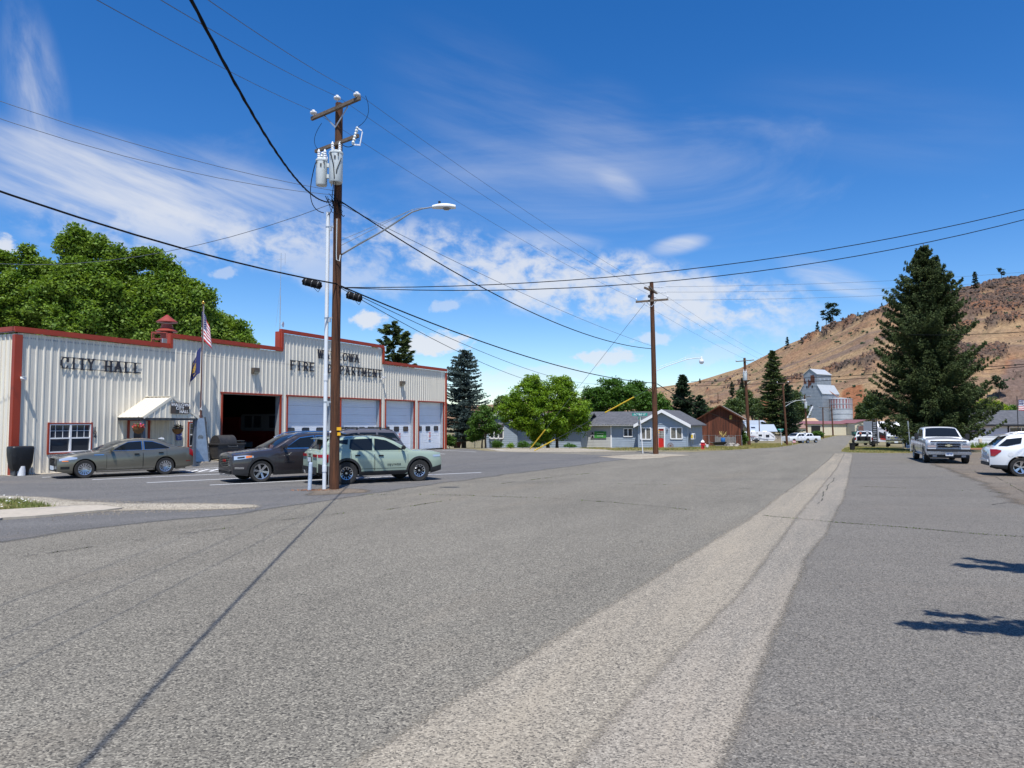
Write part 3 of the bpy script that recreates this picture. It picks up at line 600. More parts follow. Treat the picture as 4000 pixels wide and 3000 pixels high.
# parapet returns and stepped trim
mb = MB()
def trim(x0, x1, z): mb.box(((x0 + x1) / 2, .02, z + .15), (x1 - x0, .22, .20)); mb.box(((x0 + x1) / 2, -.105, z + .07), (x1 - x0, .05, .12))
trim(-.16, 7.05 + .14, 5.78); trim(7.05, 14.75, 6.30); trim(14.62, 24.82, 7.40); trim(24.68, LEN + .12, 6.28)
mb.box((7.12, .0, 6.16), (.15, .27, .72)); mb.box((14.70, .0, 6.98), (.16, .27, 1.1)); mb.box((24.75, .0, 6.96), (.16, .27, 1.1))
mb.box((14.64, .2, 6.95), (.10, .4, 1.12))
mb.box((-.04, BK / 2, 5.93), (.24, BK, .20))
part('eave_trim', mb, m_redt, hall, bevel=.012)
for x, zt in ((0, 5.7), (LEN, 6.2)):
 mb = MB(); mb.box((x, 0, (zt - .6) / 2), (.30 if x == 0 else .2, .22, zt + .6)); part('corner_trim', mb, m_redt, hall, bevel=.012)
mb = MB()
for x0, x1, z1, st in ((7.05, 14.75, 6.3, 1.3), (14.75, 24.68, 7.4, 1.3), (24.68, LEN, 6.28, 1.2)): mb.box(((x0 + x1) / 2, .5, (z1 + 5.5) / 2 + .02), (x1 - x0 - .02, .05, z1 - 5.5))
part('parapet_back', mb, m_galv, hall)
# garage doors
def bay_door(i, x0, x1, zt, closed=True):
 mb = MB()
 for x in (x0, x1): mb.box((x, -.01, zt / 2 - .15), (.09, .10, zt + .3))
 mb.box(((x0 + x1) / 2, -.01, zt + .035), (x1 - x0 + .18, .10, .09)); part('bay_trim', mb, m_redt, hall, bevel=.006)
 mb = MB(); RD = .30
 for x in (x0 + .05, x1 - .05): mb.box((x, RD / 2 + .04, zt / 2), (.02, RD, zt))
 mb.box(((x0 + x1) / 2, RD / 2 + .04, zt - .02), (x1 - x0 - .1, RD, .02)); part('bay_jamb', mb, m_galv, hall)
 if not closed: return
 d = link('bay_door', None, hall); nsec = 7; hs = (zt + .06) / nsec
 for k in range(nsec):
  z0 = -.06 + k * hs; mb = MB(); W = x1 - x0 - .12; xc = (x0 + x1) / 2; prof = []
  nb = 4; V = []; z = z0 + .006
  for q in range(nb):
   zz = z0 + hs * q / nb; prof += [(RD + .012, zz + .004), (RD, zz + .016), (RD, zz + hs / nb - .016), (RD + .012, zz + hs / nb - .004)]
  for y, zz in prof: V += [(xc - W / 2, y, zz), (xc + W / 2, y, zz)]
  mb.add(V, [(2 * j, 2 * j + 1, 2 * j + 3, 2 * j + 2) for j in range(len(prof) - 1)])
  part('door_section', mb, m_door, d, fixn=False)
 nw = 4 if W > 3.9 else 3; zc = 1.60
 for k in range(nw):
  x = xc + (k - (nw - 1) / 2) * W / nw * 1.0 - .05; mb = MB()
  pts = []
  for cx, cz, a0 in ((.24, .11, 0), (-.24, .11, 90), (-.24, -.11, 180), (.24, -.11, 270)):
   for q in range(4): a = R(a0 + q * 30); pts.append((x + cx + .08 * math.cos(a), zc + cz + .08 * math.sin(a)))
  mb.prism(pts, RD - .03, RD + .02); part('door_window', mb, m_black, d)
  mb = MB(); mb.prism([(x + (p[0] - x) * .86, zc + (p[1] - zc) * .80) for p in pts], RD - .034, RD); part('door_pane', mb, m_glass, d)
for i, o in enumerate(OPEN[3:]): bay_door(i, o[0], o[1], o[3], i > 0)
m_sgn = mat('sign_white', (.75, .75, .75), .5); m_sgnr = mat('sign_red', (.6, .05, .05), .5)
for x, z in ((27.3, 1.02), (31.5, 1.03)):
 n = thing('parking_notice', 'small white and red notice fixed on the %s garage door' % ('second from right' if x < 29 else 'rightmost'), 'sign', FA.to_3d() + Vector((FU.x * x + FU.y * -.27, FU.y * x + FU.x * .27, z)), FANG, 'notices on the garage doors')
 mb = MB(); mb.box((0, 0, 0), (.30, .02, .62)); part('board', mb, m_sgn, n); mb = MB(); mb.box((0, -.013, -.05), (.24, .008, .16)); mb.box((0, -.013, .27), (.3, .008, .03)); mb.box((0, -.013, -.29), (.3, .008, .03)); part('band', mb, m_sgnr, n)
 part('lettering', text_mb('NO', .13), m_sgnr, n, loc=(0, -.015, .15)); part('lettering', text_mb('PARKING', .055), m_sgn, n, loc=(0, -.02, -.05))
# windows
def window(par, x0, x1, z0, z1, y=0.0, cols=2, grid=(3, 2), fr=None, redf=True, frame=.07, lower=True, gm=None):
 fr = fr or m_white; w = link('window', None, par); xc, zc = (x0 + x1) / 2, (z0 + z1) / 2; wd, ht = x1 - x0, z1 - z0
 mb = MB()
 if redf:
  for x in (x0, x1): mb.box((x, y - .035, zc), (.06, .06, ht + .09))
  for z in (z0, z1): mb.box((xc, y - .035, z), (wd + .04, .056, .05))
  part('trim', mb, m_redt, w)
 mb = MB(); o = .035 if redf else 0
 for x in (x0 + o, x1 - o): mb.box((x, y - .02, zc), (frame, .07, ht - 2 * o))
 for z in (z0 + o, z1 - o): mb.box((xc, y - .02, z), (wd - 2 * o, .066, frame))
 cw = wd / cols
 for k in range(1, cols): mb.box((x0 + k * cw, y - .022, zc), (frame * 1.1, .066, ht - 2 * o))
 if lower: mb.box((xc, y - .018, zc), (wd - 2 * o, .06, frame * .8))
 part('frame', mb, fr, w)
 if grid:
  mb = MB(); zl = zc if lower else z0; hh = z1 - zl
  for k in range(cols):
   for q in range(1, grid[0]): mb.box((x0 + k * cw + cw * q / grid[0], y + .004, zl + hh / 2), (.018, .012, hh))
   for q in range(1, grid[1]): mb.box((x0 + (k + .5) * cw, y + .0045, zl + hh * q / grid[1]), (cw, .012, .018))
  part('muntins', mb, fr, w)
 for k in range(cols):
  for hh in ((z0, zc), (zc, z1)) if lower else ((z0, z1),):
   mb = MB(); mb.box((x0 + (k + .5) * cw, y + .015, (hh[0] + hh[1]) / 2), (cw - .02, .006, hh[1] - hh[0] - .02)); part('pane', mb, gm or m_glass, w)
 return w
window(hall, 1.33, 3.20, .83, 2.09); window(hall, 8.3, 9.35, .88, 2.12, cols=1)
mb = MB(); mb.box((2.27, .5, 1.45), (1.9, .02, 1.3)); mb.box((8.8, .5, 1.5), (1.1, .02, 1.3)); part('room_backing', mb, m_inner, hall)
# entry door with red frame
mb = MB()
for x in (4.98, 6.05): mb.box((x, -.035, 1.05), (.09, .07, 2.35))
mb.box((5.515, -.035, 2.24), (1.16, .068, .07)); part('door_frame', mb, m_redt, hall)
d = link('entry_door', None, hall); mb = MB(); mb.box((5.515, .03, 1.08), (1.0, .05, 2.24)); part('leaf', mb, m_doorg, d)
mb = MB(); mb.box((5.56, -.005, 1.2), (.56, .02, 1.25)); part('pane', mb, m_glass, d); mb = MB(); mb.box((5.95, -.02, 1.0), (.03, .05, .16)); part('handle', mb, m_black, d)
# porch roof on posts
pr = link('porch', None, hall)
px0, px1, ze, zr_, dp = 4.42, 7.42, 2.34, 3.30, 1.75
xm = (px0 + px1) / 2; m_tanm = mat('tan_roof_metal', (.72, .66, .54), .38, spec=.5)
# the ridge runs out from the wall
for sgn, xe in ((-1, px0), (1, px1)):
 mb = MB(); a, b = Vector((xe, 0, ze)), Vector((xm, 0, zr_)); dirv = (b - a).normalized(); nrm = Vector((-dirv.z * 1, 0, dirv.x)) if sgn < 0 else Vector((dirv.z * 1, 0, -dirv.x)); nrm = nrm if nrm.z > 0 else -nrm
 mb.bar(Vector((xe, -dp / 2, ze)) + nrm * .02, Vector((xm, -dp / 2, zr_)) + nrm * .02, dp + .06, .03)
 for q in range(7):
  y = -.1 - q * (dp - .15) / 6; mb.bar(Vector((xe, y, ze)) + nrm * .045, Vector((xm, y, zr_)) + nrm * .045, .03, .025)
 part('roof_sheet', mb, m_tanm, pr)
mb = MB()
for sgn, xe in ((-1, px0), (1, px1)): mb.bar((xe, -dp - .04, ze - .0), (xm, -dp - .04, zr_ + .02), .03, .12)
mb.bar((xm, .0, zr_ + .06), (xm, -dp - .05, zr_ + .06), .2, .03); part('rake_trim', mb, m_tanm, pr)
mb = MB(); mb.prism([(px0 + .12, ze), (px1 - .12, ze), (xm, zr_ - .06)], -dp - .02, -dp + .02); x = px0 + .25
while x < px1 - .2:
 h = (1 - abs(x - xm) / (xm - px0)) * (zr_ - ze) - .07
 if h > .05: mb.box((x, -dp - .035, ze + h / 2), (.045, .03, h))
 x += .3048
part('gable_panel', mb, m_sid, pr)
mb = MB()
for x in (px0 + .08, px1 - .1): mb.box((x, -dp / 2, ze - .06), (.08, dp, .10))
mb.box((xm, -dp + .02, ze - .06), (px1 - px0 - .1, .08, .10)); part('beam', mb, m_dkgrey, pr)
for x in (px0 + .12, px1 - .12):
 mb = MB(); mb.box((x, -dp + .1, 1.1), (.13, .13, 2.35)); part('post', mb, mat('blue_grey_post', (.10, .12, .15), .5), pr)
# slab-serif lettering cut from plate
m_let = mat('letter_plate', (.035, .035, .045), .5, .3)
GL = {'I': [((.5, 0), (.5, 1))], 'T': [((.5, 0), (.5, 1)), ((.02, .93), (.98, .93))], 'L': [((.25, 0), (.25, 1)), ((.25, .07), (.95, .07))],
 'H': [((.2, 0), (.2, 1)), ((.8, 0), (.8, 1)), ((.2, .5), (.8, .5))], 'A': [((.12, 0), (.5, 1)), ((.88, 0), (.5, 1)), ((.28, .36), (.72, .36))],
 'Y': [((.5, 0), (.5, .5)), ((.5, .5), (.12, 1)), ((.5, .5), (.88, 1))], 'W': [((.05, 1), (.28, 0)), ((.28, 0), (.5, .9)), ((.5, .9), (.72, 0)), ((.72, 0), (.95, 1))],
 'F': [((.25, 0), (.25, 1)), ((.25, .93), (.95, .93)), ((.25, .52), (.75, .52))], 'E': [((.25, 0), (.25, 1)), ((.25, .93), (.95, .93)), ((.25, .52), (.75, .52)), ((.25, .07), (.95, .07))],
 'R': [((.25, 0), (.25, 1)), ((.25, .93), (.65, .93)), ((.65, .93), (.82, .78)), ((.82, .78), (.82, .65)), ((.82, .65), (.65, .5)), ((.65, .5), (.25, .5)), ((.5, .5), (.88, .03))],
 'P': [((.25, 0), (.25, 1)), ((.25, .93), (.65, .93)), ((.65, .93), (.85, .78)), ((.85, .78), (.85, .63)), ((.85, .63), (.65, .47)), ((.65, .47), (.25, .47))],
 'D': [((.25, 0), (.25, 1)), ((.25, .93), (.6, .93)), ((.6, .93), (.86, .72)), ((.86, .72), (.86, .28)), ((.86, .28), (.6, .07)), ((.6, .07), (.25, .07))],
 'M': [((.12, 0), (.12, 1)), ((.12, 1), (.5, .25)), ((.5, .25), (.88, 1)), ((.88, 1), (.88, 0))], 'N': [((.18, 0), (.18, 1)), ((.18, 1), (.82, 0)), ((.82, 0), (.82, 1))],
 'O': [((.3, .95), (.7, .95)), ((.7, .95), (.92, .7)), ((.92, .7), (.92, .3)), ((.92, .3), (.7, .05)), ((.7, .05), (.3, .05)), ((.3, .05), (.08, .3)), ((.08, .3), (.08, .7)), ((.08, .7), (.3, .95))],
 'C': [((.9, .75), (.7, .95)), ((.3, .95), (.7, .95)), ((.7, .05), (.3, .05)), ((.3, .05), (.08, .3)), ((.08, .3), (.08, .7)), ((.08, .7), (.3, .95)), ((.7, .05), (.92, .25)), ((.9, .6), (.9, .95))],
 '1': [((.5, 0), (.5, 1)), ((.5, 1), (.25, .8))], '0': None, '4': [((.7, 0), (.7, 1)), ((.7, 1), (.1, .35)), ((.1, .35), (.95, .35))]}
GL['0'] = GL['O']
def letter(ch, w, h, t, depth):
 mb = MB(); S = GL[ch]; k = 0
 for a, b in S:
  thick = t if abs(a[1] - b[1]) > .3 else t * .62
  A = Vector((a[0] * w, 0, a[1] * h)); B = Vector((b[0] * w, 0, b[1] * h)); d = (B - A); L_ = d.length; d.normalize(); n_ = Vector((d.z, 0, -d.x)); A -= d * thick * .2; B += d * thick * .2; y = .0006 * k; k += 1
  mb.add([A - n_ * thick / 2 + Vector((0, -y, 0)), B - n_ * thick / 2 + Vector((0, -y, 0)), B + n_ * thick / 2 + Vector((0, -y, 0)), A + n_ * thick / 2 + Vector((0, -y, 0))] + [p + Vector((0, depth + y, 0)) for p in (A - n_ * thick / 2, B - n_ * thick / 2, B + n_ * thick / 2, A + n_ * thick / 2)], [(0, 1, 2, 3), (7, 6, 5, 4), (0, 4, 5, 1), (1, 5, 6, 2), (2, 6, 7, 3), (3, 7, 4, 0)])
 if ch not in 'OC0':
  ends = set()
  for a, b in S:
   for p, q in ((a, b), (b, a)):
    if p[1] in (0, 1) and abs(p[1] - q[1]) > .3: ends.add(p)
  for e in ends:
   y = .0006 * k; k += 1
   mb.box((e[0] * w, depth / 2 - y, e[1] * h + (.02 if e[1] == 0 else -.02) * h), (w * .40, depth, h * .09))
  for a, b in S:
   if abs(a[1] - b[1]) > .75: k += 1; mb.box(((a[0] + b[0]) / 2 * w, depth / 2 - .0006 * k, h * .5), (t * 1.55, depth, h * .07))
 return mb
def word(par, txt, s0, s1, z, h, y=-.08, gap=.16):
 n = len(txt); cell = (s1 - s0) / (n - gap); w = cell * (1 - gap)
 for i, c in enumerate(txt):
  if c != ' ': part('letter', letter(c, w, h, w * .22 if w < .5 else .10, .025), m_let, par, loc=(s0 + i * cell, y, z))
def FS(px): return F(px, 1500)[0]
sg = link('city_hall_sign', None, hall)
word(sg, 'CITY', FS(232), FS(363), 4.44, .50); word(sg, 'HALL', FS(402), FS(545), 4.44, .48)
mb = MB(); mb.box(((FS(232) + FS(545)) / 2, -.065, 4.93), (FS(545) - FS(232), .02, .025)); mb.box(((FS(232) + FS(545)) / 2, -.065, 4.47), (FS(545) - FS(232), .02, .02)); part('rail', mb, m_let, sg)
sg = link('fire_department_sign', None, hall)
word(sg, 'WALLOWA', FS(1237), FS(1399), 6.20, .50); word(sg, 'FIRE', FS(1128), FS(1224), 5.30, .54); word(sg, 'DEPARTMENT', FS(1274), FS(1489), 5.30, .54)
mb = MB()
for a, b, z in ((1237, 1399, 6.71), (1128, 1224, 5.85), (1274, 1489, 5.85)): mb.box(((FS(a) + FS(b)) / 2, -.065, z), (FS(b) - FS(a), .02, .025))
part('rail', mb, m_let, sg)
nm = link('house_number', None, hall)
for i, c in enumerate('104'): part('numeral', text_mb(c, .24, .02), m_let, nm, loc=(FS(374), -.05, F(371, 1667 + i * 14.5)[1] - .1))
b = link('porch_sign', None, hall); bz = 2.80
mb = MB(); mb.box((xm + .38, -dp - .08, bz), (1.0, .04, .52)); part('board', mb, mat('sign_slate', (.04, .05, .05), .6, var=.6, vscale=5, col2=(.10, .06, .04)), b)
for t, z, x in (('WALLOWA', .15, .02), ('CITY', -.01, -.02), ('HALL', -.17, .2)): part('lettering', text_mb(t, .20, .01, 1.05), m_white, b, loc=(xm + .38 + x, -dp - .11, bz + z))
# things on the wall
def fpos(s, out, z): return (FA.x + FU.x * s + FU.y * out, FA.y + FU.y * s - FU.x * out, z)
ac = thing('air_conditioner', 'white louvred wall air conditioner below the left window', 'air conditioner', fpos(2.35, .12, .60), FANG)
mb = MB(); mb.box((0, 0, 0), (1.15, .22, .34)); part('casing', mb, mat('ac_casing', (.62, .58, .50), .5), ac, bevel=.01)
for k in range(9): mb = MB(); mb.box((0, -.118, -.14 + k * .035), (1.05, .02, .014)); part('louvre', mb, mat('ac_louvre', (.35, .36, .38), .4), ac)
m_lamp = mat('bronze_lamp', (.10, .08, .06), .5)
for i, (px, py) in enumerate(((992, 1449), (1567, 1498))):
 s_, z_ = F(px, py); l = thing('wall_light', ('bronze wall floodlight above the open garage bay' if i == 0 else 'bronze wall floodlight above the right hand garage doors'), 'wall light', fpos(s_, .13, z_), FANG, 'wall floodlights on the fire station')
 mb = MB(); mb.prism([(-.12, .17), (.13, .17), (.13, -.17), (-.02, -.17), (-.12, -.02)], -.20, .20, 'YZ'); part('housing', mb, m_lamp, l, bevel=.01)
 mb = MB(); mb.quad((-.17, -.128, -.0), (.17, -.128, -.0), (.17, -.035, -.165), (-.17, -.035, -.165)); part('lens', mb, mat('lamp_lens', (.45, .42, .32), .2), l)
for i, (px, py) in enumerate(((77, 1477), (1489, 1474))):
 s_, z_ = F(px, py); l = thing('security_camera', ('white camera on the wall near the left red corner' if i == 0 else 'small white camera beside the last sign letter'), 'camera', fpos(s_, .02, z_), FANG, 'cameras on the station wall')
 mb = MB(); mb.cyl((0, 0, -.12), (0, -.16, -.06), .02); mb.box((0, -.01, -.12), (.1, .03, .12)); part('bracket', mb, m_white, l)
 mb = MB(); mb.cyl((-.02, -.12, .0), (.04, -.32, -.03), .055, n=12); mb.box((.01, -.22, .055), (.12, .26, .015)); part('head', mb, m_white, l)
s_, z_ = F(694, 1696); l = thing('parking_sign', 'blue wheelchair parking sign on the wall inside the porch', 'sign', fpos(s_, .1, z_), FANG)
m_blue = mat('sign_blue', (.02, .05, .32), .5)
mb = MB(); mb.box((0, 0, 0), (.31, .015, .60)); part('board', mb, m_blue, l)
mb = MB(); mb.lathe([(.055, 0), (.085, 0), (.085, .01), (.055, .01)], (.0, -.012, .12), 16, 'Y'); mb.cyl((-.01, -.014, .27), (-.01, -.02, .27), .028); mb.bar((-.01, -.015, .24), (.0, -.015, .15), .01, .03); mb.bar((0, -.015, .15), (.08, -.015, .15), .01, .025); mb.bar((.08, -.015, .15), (.10, -.015, .06), .01, .025); part('symbol', mb, m_white, l)
for t, z in (('HANDICAPPED', -.07), ('PARKING', -.14), ('ONLY', -.23)): part('lettering', text_mb(t, .045 if z > -.1 else .06), m_white, l, loc=(0, -.012, z))
# hanging baskets
m_coco = mat('coconut_liner', (.22, .11, .04), .95, bump=1, bscale=60)
def basket(px, py, Y, label, cols):
 p = at(px, py, Y); b = thing('hanging_basket', label, 'flower basket', p, 0, 'flower baskets hanging from the porch')
 mb = MB(); mb.lathe([(.02, -.26), (.14, -.22), (.22, -.12), (.25, 0), (.22, .0)], n=14); part('liner', mb, m_coco, b, smooth=60)
 mb = MB()
 for k in range(3): a = k * 2.094; mb.cyl((math.cos(a) * .24, math.sin(a) * .24, 0), (0, 0, .52), .006, n=5)
 part('chain', mb, m_dkgrey, b)
 for nm_, c, n in cols:
  v = rng.normal(0, 1, (n, 3)); v /= np.linalg.norm(v, axis=1)[:, None]; r_ = rng.uniform(.10, .27, n)[:, None]; q = v * r_ * np.array([1, 1, .55]) + np.array([0, 0, .08])
  part_leaf(nm_, q, .035, c, b)
 return b
def leafquads(P, s, up=.3, asp=1.0):
 n = len(P); nr = rng.normal(0, 1, (n, 3)); nr[:, 2] = np.abs(nr[:, 2]) + up; nr /= np.linalg.norm(nr, axis=1)[:, None]
 t = rng.normal(0, 1, (n, 3)); u = np.cross(nr, t); u /= np.linalg.norm(u, axis=1)[:, None] + 1e-9; w = np.cross(nr, u); s = (s * rng.uniform(.6, 1.35, n))[:, None]
 fold = nr * s * .25
 V = np.empty((n, 4, 3)); V[:, 0] = P - u * s; V[:, 1] = P - w * s * asp * .75 + fold; V[:, 2] = P + u * s; V[:, 3] = P + w * s * asp * .75 + fold
 return V.reshape(-1, 3)
def part_leaf(name, P, s, m, par, **k):
 V = leafquads(np.asarray(P), s); return link(name, npmesh(name, V, np.arange(len(V)).reshape(-1, 4), m), par, **k)
m_leafd = mat('basket_leaf', (.05, .09, .02), .6, island=.4); m_fr = mat('red_flower', (.75, .05, .03), .6); m_fp = mat('pink_flower', (.6, .08, .30), .6); m_fo = mat('orange_flower', (.8, .22, .03), .6); m_fd = mat('dark_red_flower', (.14, .01, .02), .6)
p_ = F(541, 1668)
basket(541, 1672, 31.9, 'hanging basket of red and pink flowers in front of the entry door', [('foliage', m_leafd, 120), ('blossom', m_fr, 90), ('blossom', m_fp, 35), ('blossom', m_fo, 35)])
basket(694, 1676, 34.4, 'hanging basket of dark red flowers at the right side of the porch', [('foliage', m_leafd, 130), ('blossom', m_fd, 90)])
# siren on the roof
m_sir = mat('siren_paint', (.26, .04, .025), .5, var=.15, vscale=3)
p = at(650, 1350, 37.3); sr = thing('roof_siren', 'red two tier warning siren standing on the roof', 'siren', p, 0)
mb = MB(); mb.lathe([(.30, -.9), (.30, .62), (.26, .62), (.26, .80), (.31, .8), (.31, 1.0), (.27, 1.0), (.27, 1.12)], n=20); part('body', mb, m_sir, sr, smooth=40)
for z, r_ in ((.72, .53), (1.22, .52)):
 mb = MB(); mb.lathe([(r_, z), (r_ + .01, z + .03), (.30, z + .20 if z < 1 else z + .2), (.03, z + (.22 if z < 1 else .42)), (0, z + (.22 if z < 1 else .42))], n=24); part('hood', mb, m_sir, sr, smooth=40)
mb = MB(); 
for k in range(10): a = k * .628; mb.box((math.cos(a) * .27, math.sin(a) * .27, .66), (.06, .06, .12), rz=a)
part('louvre', mb, m_black, sr)
fr_ = thing('roof_railing', 'small red steel frame beside the siren on the roof', 'railing', at(625, 1352, 36.8), .3); mb = MB()
for x in (-.35, .35):
 for y in (-.3, .3): mb.box((x, y, .1), (.05, .05, 1.2))
for z in (.36, .68):
 for y in (-.3, .3): mb.box((0, y, z - .001 * y), (.75, .045, .05))
 for x in (-.35, .35): mb.box((x, 0, z + .002), (.045, .65, .045))
part('frame', mb, m_sir, fr_)
# antenna mast
an = thing('antenna_mast', 'thin white radio antenna with a round dish on the raised parapet', 'antenna', at(1093, 1290, 42.6), 0)
mb = MB(); mb.cyl((0, 0, -.6), (0, 0, 2.1), .025); mb.cyl((0, 0, 2.1), (0, 0, 4.7), .014); mb.bar((-.25, 0, 4.3), (.25, 0, 4.35), .012, .012); mb.cyl((.25, 0, 4.0), (.25, 0, 4.7), .01); mb.cyl((-.02, 0, 2.6), (-.25, 0, .2), .006); part('mast', mb, m_galv, an)
mb = MB(); mb.lathe([(0, 0), (.12, .02), (.19, .08), (.17, .08), (0, .03)], (.12, 0, .35), 14, 'X'); part('dish', mb, m_white, an, smooth=40); mb = MB(); mb.box((.14, 0, -.1), (.18, .12, .16)); part('radio_box', mb, m_galv, an)
def FO(px, d, z=0.0):       # a spot d metres out from the facade, seen at picture column px
 r = ray(px, 1645); k = r[0] / r[1]; ox, oy = FA.x + FU.y * d, FA.y - FU.x * d; s = (k * oy - ox) / (FU.x - k * FU.y); return Vector((ox + FU.x * s, oy + FU.y * s, z))
# covered grill at the wall
cg = thing('covered_grill', 'barbecue grill under a loose black cover beside the red corner', 'grill', FO(84, .42), FANG - .1)
mb = MB(); W_, D_ = .42, .30; n_ = 28; rows_ = [(.20, .62), (.34, .80), (.55, .90), (.85, .97), (1.10, 1.0), (1.17, .97), (1.19, .88)]; V = []
for j, (z, k) in enumerate(rows_):
 for i in range(n_):
  a = i / n_ * 2 * math.pi; c, s_ = math.cos(a), math.sin(a); x = math.copysign(abs(c) ** .35, c) * W_ * k / 1.0; y = math.copysign(abs(s_) ** .35, s_) * D_ * k
  w = 1 + .07 * noise.noise(Vector((c * 3, s_ * 3, z * 2.5))) * (1.3 - z); V.append((x * w, y * w, z + (.09 * noise.noise(Vector((c * 2, s_ * 2, 9))) if j == 0 else 0)))
Fc = [(j * n_ + i, j * n_ + (i + 1) % n_, (j + 1) * n_ + (i + 1) % n_, (j + 1) * n_ + i) for j in range(len(rows_) - 1) for i in range(n_)] + [tuple(range((len(rows_) - 1) * n_, len(rows_) * n_))]
mb.add(V, Fc); part('cover', mb, mat('black_vinyl_cover', (.012, .012, .013), .45, bump=1, bscale=5), cg, smooth=60)
for x in (-.24, .24): mb = MB(); mb.box((x, 0, .15), (.05, .34, .3)); part('leg', mb, m_dkgrey, cg)
mb = MB(); mb.cyl((.0, -.12, .02), (.0, -.12, .4), .15, n=14); part('gas_bottle', mb, m_white, cg)
# barrel smoker
sm = thing('barrel_smoker', 'black steel barrel smoker on a trailer box in front of the open bay', 'smoker', FO(884, .75, .14), FANG)
pa, pb = FO(690, 1.5), FO(975, 1.5); qa, qb = FO(690, .02), FO(960, .02); mb_ = MB(); mb_.add([(p.x, p.y, z) for z in (.13, -.1) for p in (qa, qb, pb, pa)], [(0, 1, 2, 3), (0, 4, 5, 1), (1, 5, 6, 2), (2, 6, 7, 3), (3, 7, 4, 0)]); part('pavement', mb_, m_conc, None, kind='structure')
m_soot = mat('sooty_steel', (.022, .022, .024), .55, var=.5, vscale=6, col2=(.05, .045, .04))
mb = MB(); mb.box((0, 0, .50), (1.75, .85, .75)); mb.box((0, 0, .86), (1.85, .95, .08)); mb.box((0, -.44, .62), (1.2, .02, .05)); part('firebox', mb, m_soot, sm, bevel=.02)
mb = MB(); pts = [(-.36 + .36 * (1 - math.cos(t * math.pi / 12)), .9 + .42 * math.sin(t * math.pi / 12)) for t in range(13)]; mb.prism([(-x if False else x - .0, z) for x, z in pts], -.55, .55, 'YZ'); part('lid', mb, m_soot, sm, smooth=30, loc=(-.15, 0, 0))
mb = MB(); 
for x in (-.6, .6):
 mb.cyl((x, -.40, .08), (x, -.46, .08), .08, n=12); mb.cyl((x, .40, .08), (x, .46, .08), .08, n=12); mb.box((x, 0, .1), (.06, .8, .06))
part('castor', mb, m_black, sm); mb = MB(); mb.tube([(-.3, -.5, .78), (-.3, -.56, .72), (.3, -.56, .72), (.3, -.5, .78)], .015); mb.box((.75, -.1, 1.0), (.4, .5, .03)); part('handle', mb, m_dkgrey, sm)
# obelisk with flag pole
ob = thing('flag_pole', 'flag pole rising from a tapered riveted steel pedestal', 'flag pole', FO(784, .80, .13), R(-12))
m_ob = mat('brushed_steel', (.33, .36, .39), .32, .75, var=.15, vscale=6); hb, ht_, zz = .50, .21, 2.22; a45 = R(45)
C4 = [(math.cos(a45 + k * R(90)) * 1.414, math.sin(a45 + k * R(90)) * 1.414) for k in range(4)]; rot45 = Matrix.Rotation(R(38), 3, 'Z')
mb = MB(); V = [rot45 @ Vector((c[0] * hb / 1.0, c[1] * hb, 0)) for c in C4] + [rot45 @ Vector((c[0] * ht_, c[1] * ht_, zz)) for c in C4]
V = [Vector((v.x * .86, v.y * .86, v.z)) for v in V]
mb.add(V, [(0, 1, 5, 4), (1, 2, 6, 5), (2, 3, 7, 6), (3, 0, 4, 7), (4, 5, 6, 7)]); part('pedestal', mb, m_ob, ob)
for k in range(4):
 e0, e1 = V[k], V[k + 4]; mb = MB(); mb.bar(e0 * 1.008 + Vector((0, 0, .01)), e1 * 1.02 + Vector((0, 0, .0)), .07, .03); part('corner_strip', mb, m_dkgrey, ob); mb = MB()
 for q in range(7): c = e0.lerp(e1, (q + .5) / 7); mb.cyl(c * 1.0, Vector((c.x * 1.07, c.y * 1.07, c.z)), .018, n=8)
 part('rivet', mb, m_galv, ob)
for k in range(4):
 a_, b_ = V[k].lerp(V[(k + 1) % 4], .5), V[k + 4].lerp(V[4 + (k + 1) % 4], .5); c = a_.lerp(b_, .56); nn = Vector((c.x, c.y, 0)).normalized(); mb = MB()
 mb.cyl(c - nn * .01, c + nn * .008, .13, n=20); part('medallion', mb, mat('etched_steel', (.18, .20, .22), .4, .6, var=.4, vscale=14), ob)
mb = MB(); mb.box((0, 0, .02), (1.15, 1.15, .06)); part('plinth', mb, m_conc, ob)
mb = MB(); mb.cyl((0, 0, 2.2), (0, 0, 8.0), .055, .035, n=12); mb.cyl((0, 0, 2.2), (0, 0, 2.35), .09, n=12); part('pole', mb, mat('bronze_pole', (.12, .06, .05), .4, .4), ob, smooth=40)
mb = MB(); mb.lathe([(0, 0), (.06, .02), (.08, .08), (.06, .14), (0, .16)], (0, 0, 8.02), 14); part('ball_finial', mb, mat('gold', (.8, .45, .08), .25, 1), ob, smooth=60)
mb = MB(); mb.cyl((.06, -.03, 2.6), (.055, -.03, 7.9), .008, n=5); mb.tube([(.06, -.05, 2.75), (.12, -.08, 2.6), (.02, -.1, 2.68), (.1, -.05, 2.8), (-.03, -.06, 2.62)], .012); part('halyard', mb, m_white, ob)
mf_r = mat('flag_red', (.50, .02, .03), .8); mf_w = mat('flag_white', (.85, .85, .85), .8); mf_b = mat('flag_navy', (.02, .03, .13), .8); mf_y = mat('flag_gold', (.7, .45, .05), .7)
